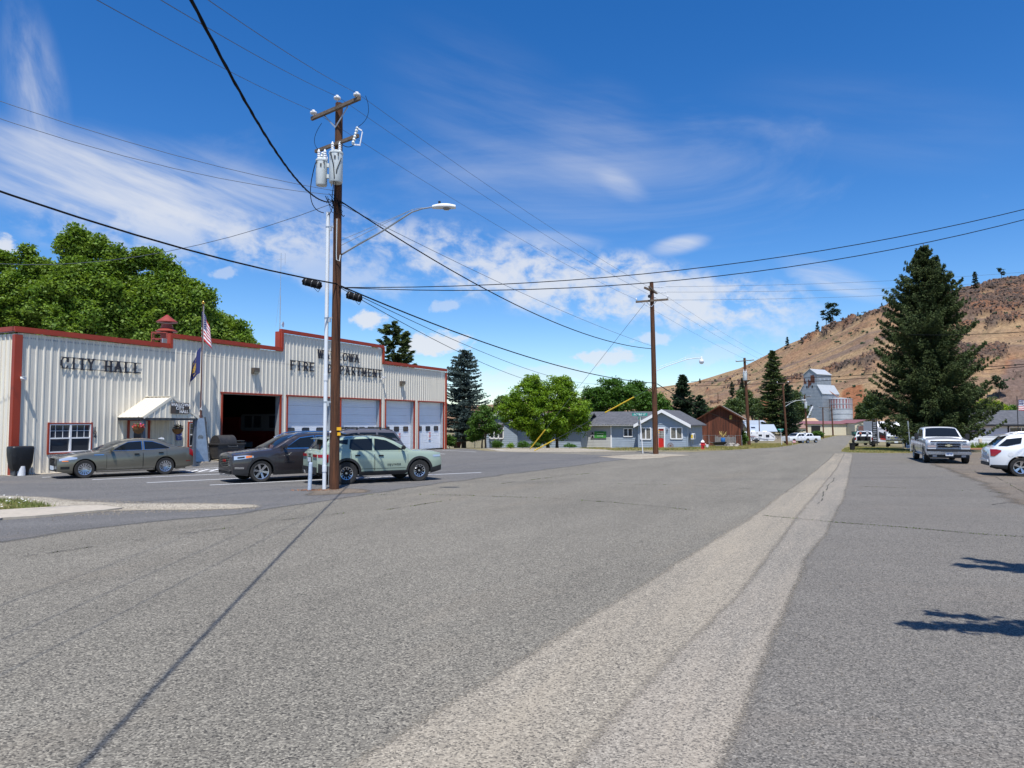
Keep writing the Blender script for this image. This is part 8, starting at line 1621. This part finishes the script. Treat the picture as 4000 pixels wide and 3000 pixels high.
# ---- white roofed house, trailer house and travel trailer
def simple_house(name, label, px0, px1, Y, pye, pyr, ang, dep, wallm, roofm, ridge='x', over=.4, wins_=(), pr_off=0, cat='house', th=.1):
 o = gx(px0, Y); t = thing(name, label, cat, (o.x, o.y, g(Y) - .05), ang); dx, dy = math.cos(ang), math.sin(ang); 
 def f(px, py):
  r = ray(px, py); D = dx * (-r[1]) + r[0] * dy; S = (-o.x * (-r[1]) + r[0] * (-o.y)) / D; q = (dx * (-o.y) - dy * (-o.x)) / D; return S, CAMZ + r[2] * q - t.location.z
 w = f(px1, 1700)[0]; e = f((px0 + px1) / 2, pye)[1]; rr = (at((px0 + px1) / 2, pyr, Y + (dep / 2 if ridge == 'x' else 0)).z - t.location.z); mb = MB()
 if ridge == 'x': mb.prism([(0, -.4), (dep, -.4), (dep, e), (dep / 2, rr - th), (0, e)], 0, w, 'YZ')
 else: mb.prism([(0, -.4), (w, -.4), (w, e), (w / 2, rr - th), (0, e)], 0, dep)
 part('wall', mb, wallm, t); gable_roof(t, 0, w, 0, dep, e, rr, ridge, over, th, m=roofm, trim=False)
 for a, b, c, d in wins_: x0, z1 = f(a, b); x1, z0 = f(c, d); window(t, x0, x1, z0, z1, y=-.02, cols=1, grid=None, redf=False, frame=.08, lower=False)
 return t, f, w, e, rr
m_wmet = mat('white_roof_metal', (.36, .41, .48), .4, spec=.5); m_crm = mat('cream_wall', (.62, .56, .42), .7, var=.05); m_mar = mat('maroon_roof', (.22, .09, .09), .6, var=.12, vscale=.8); m_tw = mat('tan_wall', (.35, .29, .22), .8)
t_, f_, w_h, e_h, r_h = simple_house('white_roofed_house', 'tan house with a pale metal roof and skylight behind the trailer', 2928, 3028, 176, 1683, 1659, R(-8), 7, m_tw, m_wmet, over=.5)
mb = MB(); yk = 1.5; zk = e_h + (r_h - e_h) * yk / 3.5 + .14; mb.box((1.1, yk, zk), (1.0, .8, .05), m=Matrix.Rotation(math.atan2(r_h - e_h, 3.5), 3, 'X')); part('skylight', mb, m_glass, t_)
simple_house('long_shed', 'long shed with pinkish wall and white roof far behind the trailer', 2910, 2995, 215, 1657, 1643, R(-4), 9, mat('pinkish_wall', (.30, .19, .16), .85), m_wmet, over=.3, cat='shed')
m_rv = mat('trailer_skin', (.74, .74, .75), .35); m_swo = mat('trailer_swoosh', (.25, .06, .07), .4); m_swg = mat('trailer_grey', (.22, .22, .24), .4)
YT = 152; ot = gx(2985, YT); rv = thing('travel_trailer', 'white travel trailer with slanted nose and dark windows', 'travel trailer', (ot.x, ot.y, g(YT)), R(-6)); kx = YT / FPX; ux = lambda px: (px - 2985) * kx / math.cos(R(6)); uz = lambda py: at(2985, py, YT).z - g(YT)
mb = MB(); mb.prism([(ux(2860), uz(1723)), (ux(3020), uz(1723)), (ux(3031), uz(1713)), (ux(3022), uz(1700)), (ux(3010), uz(1689)), (ux(3002), uz(1686)), (ux(2860), uz(1687))], 0, 2.5); part('body', mb, m_rv, rv, bevel=.06)
for a, b, c, d in ((2963, 1697, 2976, 1704), (2990, 1698, 3003.5, 1708), (2935, 1708, 2939, 1716), (2935, 1689, 2938, 1693), (2956, 1689, 2959, 1693)): mb = MB(); mb.box(((ux(a) + ux(c)) / 2, -.03, (uz(b) + uz(d)) / 2), (ux(c) - ux(a), .06, uz(b) - uz(d))); part('window', mb, m_glass, rv, bevel=.05)
for pts, m in ((((2930, 1706), (2990, 1714), (3000, 1720), (2985, 1718), (2930, 1708)), m_swg), (((2928, 1703), (2945, 1704), (2965, 1712), (2945, 1706), (2928, 1705)), m_swo), (((3000, 1693), (3018, 1704), (3024, 1712), (3010, 1700)), m_swg)): mb = MB(); mb.prism([(ux(a), uz(b)) for a, b in pts], -.035, -.005); part('stripe', mb, m, rv)
mb = MB(); mb.box((ux(2983.5), -.02, uz(1705)), (.05, .05, uz(1688) - uz(1722))); mb.box(((ux(2930) + ux(3020)) / 2, -.025, uz(1715)), (ux(3020) - ux(2930), .05, .05)); part('slide_out_seam', mb, m_swg, rv); mb = MB(); mb.box((ux(2990), 1.2, uz(1685.5)), (.9, .7, .25)); mb.box((ux(2945), 1.2, uz(1684.5)), (.9, .7, .25)); part('roof_unit', mb, m_white, rv)
for x in (ux(2945), ux(2960)): mb = MB(); mb.cyl((x, -.05, .38), (x, .25, .38), .38, n=18); part('wheel', mb, m_tyre, rv, smooth=40)
mb = MB(); mb.bar((ux(3020), 1.2, .6), (ux(3040), 1.2, .5), .2, .15); mb.cyl((ux(3036), 1.2, .6), (ux(3036), 1.2, 1.3), .2, n=10); part('hitch', mb, m_black, rv)
ut = thing('utility_trailer', 'low silver utility trailer parked before the travel trailer', 'trailer', gx(2965, 140), R(-5)); mb = MB(); mb.box((0, 0, .7), (3.6, 1.5, .12)); mb.box((-1.6, -.7, 1.1), (.06, .06, .8)); mb.bar((-1.7, -.74, 1.5), (.2, -.74, .9), .05, .08); mb.bar((1.8, 0, .65), (3.0, 0, .6), .1, .1); part('frame', mb, m_galv, ut)
mb = MB(); mb.tube([(-1.3, -.8, .6), (-1.1, -.8, .95), (-.5, -.8, .95), (-.3, -.8, .6)], .06, 6); part('mudguard', mb, m_white, ut); mb = MB(); mb.cyl((-.8, -.85, .35), (-.8, -.65, .35), .35, n=16); part('wheel', mb, m_tyre, ut, smooth=40)
gf = thing('yard_fence', 'low wooden fence between the trailer and the white pickups', 'fence', gx(3050, 146), R(-5))
for k in range(10): mb = MB(); mb.box((-1.1 + k * .25, 0, .6), (.16, .04, 1.2)); part('board', mb, m_tw, gf)
mb = MB(); mb.box((.5, -.03, 1.2), (4.5, .06, .12)); part('rail', mb, m_tw, gf)
yf_ = thing('yard_flag', 'small red and white flag stuck in the grass before the pickups', 'flag', gx(3094, 110), 0); mb = MB(); mb.cyl((0, 0, 0), (0, 0, .75), .012, n=5); part('stick', mb, m_white, yf_)
for k in range(5): mb = MB(); z = .38 + k * .07; mb.add([(0, 0, z), (.28, .05, z - .06), (.52, 0, z - .05), (.52, 0, z + .02), (.28, .05, z + .01), (0, 0, z + .07)], [(0, 1, 4, 5), (1, 2, 3, 4)]); part('stripe', mb, mf_r if k % 2 == 0 else mf_w, yf_, fixn=False)
# ---- grain elevator
m_tin = mat('weathered_tin', (.36, .39, .42), .5, .35, var=.18, vscale=.9, vdet=8, col2=(.25, .28, .31)); m_tinr = mat('tin_roof', (.55, .56, .55), .4, .3, var=.12, vscale=1, stretch=(1, 6, 1)); m_rust2 = mat('bare_rusty_boards', (.10, .035, .02), .9, var=.4, vscale=2)
YE = 290; ae = R(-55); kE = YE / FPX; zE = g(YE); ce = Vector((at(3206, 1645, YE).x, YE - 2, zE)); el_ = thing('grain_elevator', 'tall tin clad grain elevator with a cupola and peeling front', 'grain elevator', ce, ae)
W1, D1 = 10.4, 12.0; zz_ = lambda py: at(3200, py, YE).z - zE
# local x runs along the gable front (its right end at the origin), local y runs back
e1_, p1 = zz_(1537), zz_(1496); cw0, cw1 = W1 * .19, W1 * .81 ; c_e, c_p = zz_(1461), zz_(1440)
sl_ = (p1 - e1_) / (W1 / 2 - (W1 / 2 - W1 * .31)) if False else None
xmE = -W1 / 2
mb = MB(); cb = zz_(1503); mb.prism([(-W1, -1), (0, -1), (0, e1_), (xmE + W1 * .29, cb), (xmE - W1 * .29, cb), (-W1, e1_)], 0, D1); part('wall', mb, m_tin, el_)
mb = MB(); mb.prism([(xmE - W1 * .29, cb - .3), (xmE + W1 * .29, cb - .3), (xmE + W1 * .29, c_e), (xmE, c_p - .15), (xmE - W1 * .29, c_e)], .01, D1 * .86); part('cupola_wall', mb, m_tin, el_)
for z in np.arange(.4, c_e, 1.35):
 xw_ = W1 / 2 if z < e1_ else (W1 / 2 - (z - e1_) / (cb - e1_) * (W1 * .21) if z < cb else W1 * .29); mb = MB(); mb.box((xmE, -.02, z), (2 * xw_, .03, .05)); mb.box((xmE + xw_ + .01, D1 * .43, z), (.03, D1 * .86, .05)) if z > cb or z < e1_ else None; part('sheet_joint', mb, mat('tin_joint', (.22, .25, .28), .6), el_)
def slab(par, a, b, y0, y1, m, ov=.35, nm='roof'):
 a = Vector(a); b = Vector(b); d = (a - b).normalized(); a = a + d * ov; n = Vector((-d.z, 0, d.x)); n = n if n.z > 0 else -n; mb = MB(); V = []
 for p in (a, b):
  for y in (y0 - .3, y1 + .3): V.append(Vector((p.x, y, p.z))); V.append(Vector((p.x, y, p.z)) + n * .14)
 mb.add(V, [(0, 2, 6, 4), (1, 5, 7, 3), (0, 4, 5, 1), (2, 3, 7, 6), (0, 1, 3, 2), (4, 6, 7, 5)]); part(nm, mb, m, par)
slab(el_, (0, 0, e1_), (xmE + W1 * .29, 0, cb), 0, D1, m_tinr); slab(el_, (-W1, 0, e1_), (xmE - W1 * .29, 0, cb), 0, D1, m_tinr)
slab(el_, (xmE + W1 * .29, 0, c_e), (xmE, 0, c_p), 0, D1 * .86, m_tinr, nm='cupola_roof'); slab(el_, (xmE - W1 * .29, 0, c_e), (xmE, 0, c_p), 0, D1 * .86, m_tinr, nm='cupola_roof')
def ef(u, py0, u1, py1, m, nm, y=-.05): mb = MB(); z0, z1 = zz_(py1), zz_(py0); mb.box((-W1 + W1 * (u + u1) / 2, y, (z0 + z1) / 2), (W1 * (u1 - u), .08, z1 - z0)); part(nm, mb, m, el_)
for q in ((.23, 1476, .275, 1497), (.275, 1487, .335, 1497), (.41, 1481, .455, 1513), (.455, 1486, .52, 1505), (.52, 1465, .60, 1494), (.60, 1464, .66, 1494), (.49, 1497, .56, 1500), (.63, 1470, .69, 1495)): ef(*q, m_rust2, 'bare_boards')
for q in ((.33, 1506, .38, 1515), (.56, 1505, .61, 1514), (.49, 1580, .57, 1586)): ef(*q, m_black, 'opening', -.07)
for y in (2.2, 5.2, 8.2): mb = MB(); mb.box((xmE + W1 * .29 + .04, y, zz_(1481)), (.06, .7, 1.0)); part('window', mb, m_wmet, el_)
chp = lambda px, py, d: at(px, py, YE - d)
ch_ = thing('loading_spout', 'long pale diagonal spout on the front of the grain elevator', 'grain spout', chp(3154, 1634, 14), 0); mb = MB(); o0 = chp(3154, 1634, 14); mb.bar((0, 0, 0), chp(3175, 1588, 9) - o0, .45, .45); part('spout', mb, m_tinr, ch_); mb = MB(); mb.bar(chp(3166, 1634, 12) - o0, chp(3174, 1594, 9) - o0, .12, .12); part('brace', mb, m_dkgrey, ch_)
sp2 = thing('grain_pipe', 'thin rusty pipe running from the elevator roof down to the silo', 'grain pipe', chp(3206, 1505, -3), 0); mb = MB(); mb.cyl((0, 0, 0), chp(3284, 1558, -1) - chp(3206, 1505, -3), .2, n=8); part('pipe', mb, mat('rusty_pipe', (.32, .15, .10), .7), sp2)
# silo
YS = 291; cs = gx(3284, YS); rS = 43.5 * YS / FPX; si = thing('grain_silo', 'round steel silo with faded red stripes on its upper rings', 'silo', (cs.x, cs.y, g(YS)), 0); zt = [at(3284, py, YS).z - g(YS) for py in (1558, 1579, 1598, 1617, 1636, 1700)]; m_sr = mat('faded_red', (.24, .065, .065), .6, var=.4, vscale=.9, vdet=8, col2=(.34, .20, .20)); m_sw = mat('silo_steel', (.47, .49, .51), .5, .2, var=.12, vscale=.8)
for k in range(5):
 mb = MB(); n_ = 48; z1, z0 = zt[k], zt[k + 1] + .1; V = []
 for j in range(n_): a = j / n_ * 6.2832; V += [(rS * math.cos(a), rS * math.sin(a), z0), (rS * math.cos(a), rS * math.sin(a), z1)]
 F_ = [(2 * j, 2 * ((j + 1) % n_), 2 * ((j + 1) % n_) + 1, 2 * j + 1) for j in range(n_)]
 mb.add(V, F_); mb.lathe([(rS + .08, z1 - .12), (rS + .1, z1 - .04), (rS + .08, z1 + .04), (rS - .05, z1 + .04)], n=48)
 part('ring', mb, m_sw, si, smooth=40)
 if k < 2:
  for j in range(24):
   a0 = j / 24 * 6.2832; mb = MB(); V = []; mm = 5; wj = .13 + .03 * math.sin(j * 5)
   for q in range(mm): a = a0 + wj * (q / (mm - 1)); V += [(math.cos(a) * (rS + .03), math.sin(a) * (rS + .03), z0 + .1), (math.cos(a) * (rS + .03), math.sin(a) * (rS + .03), z1 - .14)]
   mb.add(V, [(2 * q, 2 * q + 2, 2 * q + 3, 2 * q + 1) for q in range(mm - 1)]); part('red_stripe', mb, m_sr, si)
mb = MB(); mb.lathe([(rS, zt[0]), (.3, zt[0] + .5), (0, zt[0] + .5)], n=48); part('roof', mb, m_sw, si)
# warehouse
YW = 252; t_, f_, w_w, e_w, r_w = simple_house('warehouse', 'long cream metal warehouse with maroon roof before the elevator', 3131, 3338, YW, 1656, 1645.5, R(-3), 20, m_crm, m_mar, over=.5, wins_=((3208, 1661, 3214, 1668), (3305, 1660, 3312, 1668)), cat='warehouse')
mb = MB(); x = .3
while x < w_w: mb.box((x, -.03, e_w / 2), (.08, .05, e_w)); x += .6
part('wall_ribs', mb, m_crm, t_, kind='stuff')
mb = MB(); mb.box((f_(3149, 1)[0], -.06, e_w * .42), (f_(3167, 1)[0] - f_(3133, 1)[0], .1, e_w * .8)); part('doorway', mb, m_under, t_)
t2_, *_r = simple_house('warehouse', 'cream gable end building right of the maroon roofed warehouse', 3339, 3440, 246, 1653, 1640, R(4), 14, m_crm, m_mar, ridge='y', over=.3, wins_=((3392, 1659, 3412, 1672),), cat='warehouse')
simple_house('tan_roofed_shed', 'low shed with sloping tan roof at the foot of the elevator', 3118, 3200, 268, 1648, 1634, R(-3), 10, m_crm, mat('rusty_tan_roof', (.48, .33, .20), .6, var=.2, vscale=.5), over=.4, cat='shed')
simple_house('blue_roofed_shed', 'little shed with a pale blue roof left of the elevator', 3100, 3128, 262, 1642, 1629, R(-3), 6, m_crm, mat('pale_blue_roof', (.40, .50, .62), .5), over=.3, cat='shed')
simple_house('small_house', 'small low house with a dark carport left of the warehouse', 3098, 3150, 228, 1672, 1658, R(-5), 8, m_crm, mat('brown_roof', (.25, .15, .12), .8), over=.4)
db = gx(3344, 228); du = thing('dumpster', 'green steel dumpster at the end of the far street', 'dumpster', db, 0); mb = MB(); mb.prism([(-1.1, .2), (1.1, .2), (1.2, 1.4), (-1.2, 1.4)], -.8, .8); part('bin', mb, mat('dumpster_green', (.03, .13, .10), .5), du); mb = MB(); mb.box((0, 0, 1.45), (2.5, 1.7, .08)); part('lid', mb, m_black, du)
# trash can on the grass island
tc_ = thing('trash_can', 'black tapered trash can on the grass island by the street', 'trash can', gp(3330, 1760), 0); mb = MB(); mb.lathe([(0, 0), (.17, 0), (.215, .54), (.245, .54), (.245, .58), (.21, .58), (.165, .03), (0, .03)], n=24); part('can', mb, mat('black_plastic', (.012, .012, .013), .5), tc_, smooth=40)
# toy hauler camper behind the pickup, tall black ramp
cc = gx(3470, 92); cp_ = thing('camper_trailer', 'large white camper with black and red swooshes behind the chrome pickup', 'camper', (cc.x, cc.y, g(92)), R(-14)); m_cr = mat('camper_red', (.42, .04, .03), .3); m_cs2 = mat('camper_silver', (.62, .62, .64), .3)
mb = MB(); mb.prism([(0, .55), (0, 2.5), (.35, 2.95), (1.0, 3.2), (8, 3.2), (8, .55)], -1.25, 2.4, 'YZ'); part('body', mb, m_cs2, cp_, bevel=.05)
for pts, m in ((((-1.15, 1.1), (-1.15, 1.9), (1.2, .9), (1.2, .7)), m_under), (((-1.0, .9), (-1.0, 1.55), (1.0, .75), (1.0, .6)), m_cr), (((-.4, 2.05), (.2, 2.25), (.35, 2.1), (-.1, 1.95)), m_cr), (((1.3, 2.1), (1.8, 2.3), (2.1, 2.15), (1.5, 2.0)), m_cr), (((-1.2, 2.3), (2.3, 2.42), (2.3, 2.36), (-1.2, 2.24)), m_swg)): mb = MB(); mb.prism(pts, -.04, -.005); part('swoosh', mb, m, cp_)
part('lettering', text_mb('EAGLE', .24, .01, 1.3), m_cr, cp_, loc=(.8, -.02, 1.85))
for y in (3.5, 4.4): mb = MB(); mb.cyl((-1.28, y, .4), (-1.0, y, .4), .4, n=18); part('wheel', mb, m_tyre, cp_, smooth=40)
rp = thing('loading_ramp', 'tall black upright trailer ramp left of the camper', 'ramp', gx(3416, 81), R(-15)); mb = MB()
for x in (-.22, .22): mb.box((x, 0, 1.75), (.08, .1, 3.0))
for k in range(12): mb.box((0, 0, .4 + k * .25), (.38, .07, .1))
mb.box((.1, .9, .55), (.7, 1.9, .12)); part('ramp', mb, m_under, rp); mb = MB(); mb.cyl((-.1, .9, .38), (.15, .9, .38), .38, n=16); part('wheel', mb, m_tyre, rp)
rc = thing('red_trailer', 'red box trailer partly hidden behind the loaded pickup', 'trailer', gx(3408, 106), R(-10)); mb = MB(); mb.box((0, 1.5, 1.7), (2.0, 4, 2.2)); part('box', mb, m_cr, rc, bevel=.04); mb = MB(); mb.cyl((-.9, 1, .4), (-.6, 1, .4), .4, n=14); part('wheel', mb, m_tyre, rc)
# ladder-like gate under the spruce
gt = thing('steel_gate', 'grey tubular yard gate behind the leaning pole', 'gate', gx(3543, 60), R(-40)); mb = MB()
for x in (-.35, 0, .35): mb.cyl((x, 0, 0), (x, 0, 1.15), .025, n=6)
for z in (.2, .6, 1.1): mb.cyl((-.35, 0, z), (.35, 0, z), .02, n=6)
part('frame', mb, m_galv, gt)
# ---- white house on the right
YH = 66; oh = gx(3560, YH + 6); aw = R(-4); wh_ = thing('white_house', 'long low white house with a dark shingle roof behind the pickup', 'house', (oh.x, oh.y, g(YH)), aw)
def HW(px, py):
 r = ray(px, py); dx, dy = math.cos(aw), math.sin(aw); D = dx * (-r[1]) + r[0] * dy; S = (-oh.x * (-r[1]) + r[0] * (-oh.y)) / D; q = (dx * (-oh.y) - dy * (-oh.x)) / D; return S, CAMZ + r[2] * q - wh_.location.z
wE = 22.0; eW = HW(3900, 1657)[1]; rW = at(3950, 1608, YH + 9.5).z - wh_.location.z; x0w = HW(3705, 1700)[0]; m_wsd = mat('white_house_wall', (.62, .68, .70), .6, var=.04)
wx0, wz1 = HW(3942, 1667); wx1, wz0 = HW(4080, 1682); print('whitehouse', eW, rW, x0w, wx0, wz1, wz0)
wmesh(wh_, x0w, wE, -.6, lambda x: eW, 0, m_wsd, [(wx0, wx1, wz0 - .4, wz1)], lap=.3); mb = MB(); mb.box(((x0w + wE) / 2, 3.6, eW / 2 - .3), (wE - x0w, 7, eW + .6)); part('inner_wall', mb, m_wsd, wh_)
window(wh_, wx0, wx1, wz0 - .4, wz1, y=-.02, cols=3, grid=None, redf=False, frame=.06, lower=False); mb = MB(); mb.box(((wx0 + wx1) / 2, -.04, wz1 + .06), (wx1 - wx0 + .3, .05, .14)); mb.box((wx0 - .1, -.04, (wz0 + wz1) / 2 - .2), (.14, .05, wz1 - wz0 + .5)); part('casing', mb, m_black, wh_)
gable_roof(wh_, x0w + 1, wE, 0, 7.2, eW, rW, 'x', .38, .14, trim=False); mb = MB(); mb.box(((x0w + wE) / 2 + .5, -.42, eW - .12), (wE - x0w, .06, .16)); part('gutter', mb, m_black, wh_)
rv_ = at(3878, 1607, YH + 9); ru = thing('roof_cooler', 'long white box on the ridge of the white house', 'roof unit', rv_ + Vector((0, 0, -.1)), aw); mb = MB(); mb.box((0, 0, 0), (1.45, .5, .35)); part('box', mb, m_rv, ru, bevel=.03)
mt_ = thing('wall_vent', 'beige meter box low on the white wall', 'meter box', at(3829, 1727, YH + 1.6), aw); mb = MB(); mb.box((0, 0, .1), (.28, .2, .42)); part('box', mb, m_crm, mt_, bevel=.04); mb = MB(); mb.box((0, .02, -.2), (.12, .1, .3)); part('pipe', mb, m_galv, mt_)
# shed wall and doors glimpsed beneath the spruce
simple_house('garden_shed', 'pale shed glimpsed beneath the left side of the spruce', 3590, 3622, 63, 1690, 1655, R(-4), 2.5, mat('pale_blue_wall', (.42, .50, .62), .7), m_wmet, over=.15, cat='shed')
# metal fish hanging under the spruce
fs = thing('metal_fish', 'rusty metal fish hanging from the lowest spruce bough', 'garden ornament', at(3798, 1684, 50.5), R(-8)); mb = MB(); mb.prism([(-.30, .0), (-.18, .07), (.05, .08), (.18, .03), (.29, .09), (.27, -.0), (.29, -.07), (.17, -.03), (.0, -.07), (-.2, -.05)], -.015, .015); part('fish', mb, mat('dark_rust', (.05, .04, .045), .7), fs); mb = MB(); mb.cyl((-.2, 0, .05), (-.2, 0, .9), .008, n=4); part('cord', mb, m_black, fs)
# flag at the right edge
fr2 = gx(3976, 55); fp2 = thing('garden_flag_pole', 'slim dark flag pole before the white house at the right edge', 'flag pole', fr2, 0); mb = MB(); hh = at(3976, 1548, 55).z - fr2.z; mb.cyl((0, 0, 0), (0, 0, hh), .028, n=8); mb.bar((0, 0, hh - .3), (1.3, 0, hh - 1.75), .001, .001) if False else None; part('pole', mb, m_black, fp2)
wf2 = thing('waving_flag', 'red, white and blue flag flying right of the slim dark pole', 'flag', at(3978, 1562, 55), 0)
fm = {'r': MB(), 'w': MB(), 'b': MB()}; nu, nv = 20, 13
def fpnt(u, v): return (u * 1.5, .10 * math.sin(u * 9), -v * .82 - u * .12 + .04 * math.sin(u * 8))
for i in range(nu):
 for j in range(nv):
  k = 'b' if (i < 8 and j < 7) else 'r' if j % 2 == 0 else 'w'
  if k == 'b' and i % 2 and j % 2: k = 'w'
  fm[k].quad(fpnt(i / nu, j / nv), fpnt((i + 1) / nu, j / nv), fpnt((i + 1) / nu, (j + 1) / nv), fpnt(i / nu, (j + 1) / nv))
for k, nm_, mm in (('r', 'red_stripes', mf_r), ('w', 'white_stripes', mf_w), ('b', 'canton', mf_b)): part(nm_, fm[k], mm, wf2, smooth=80, fixn=False)
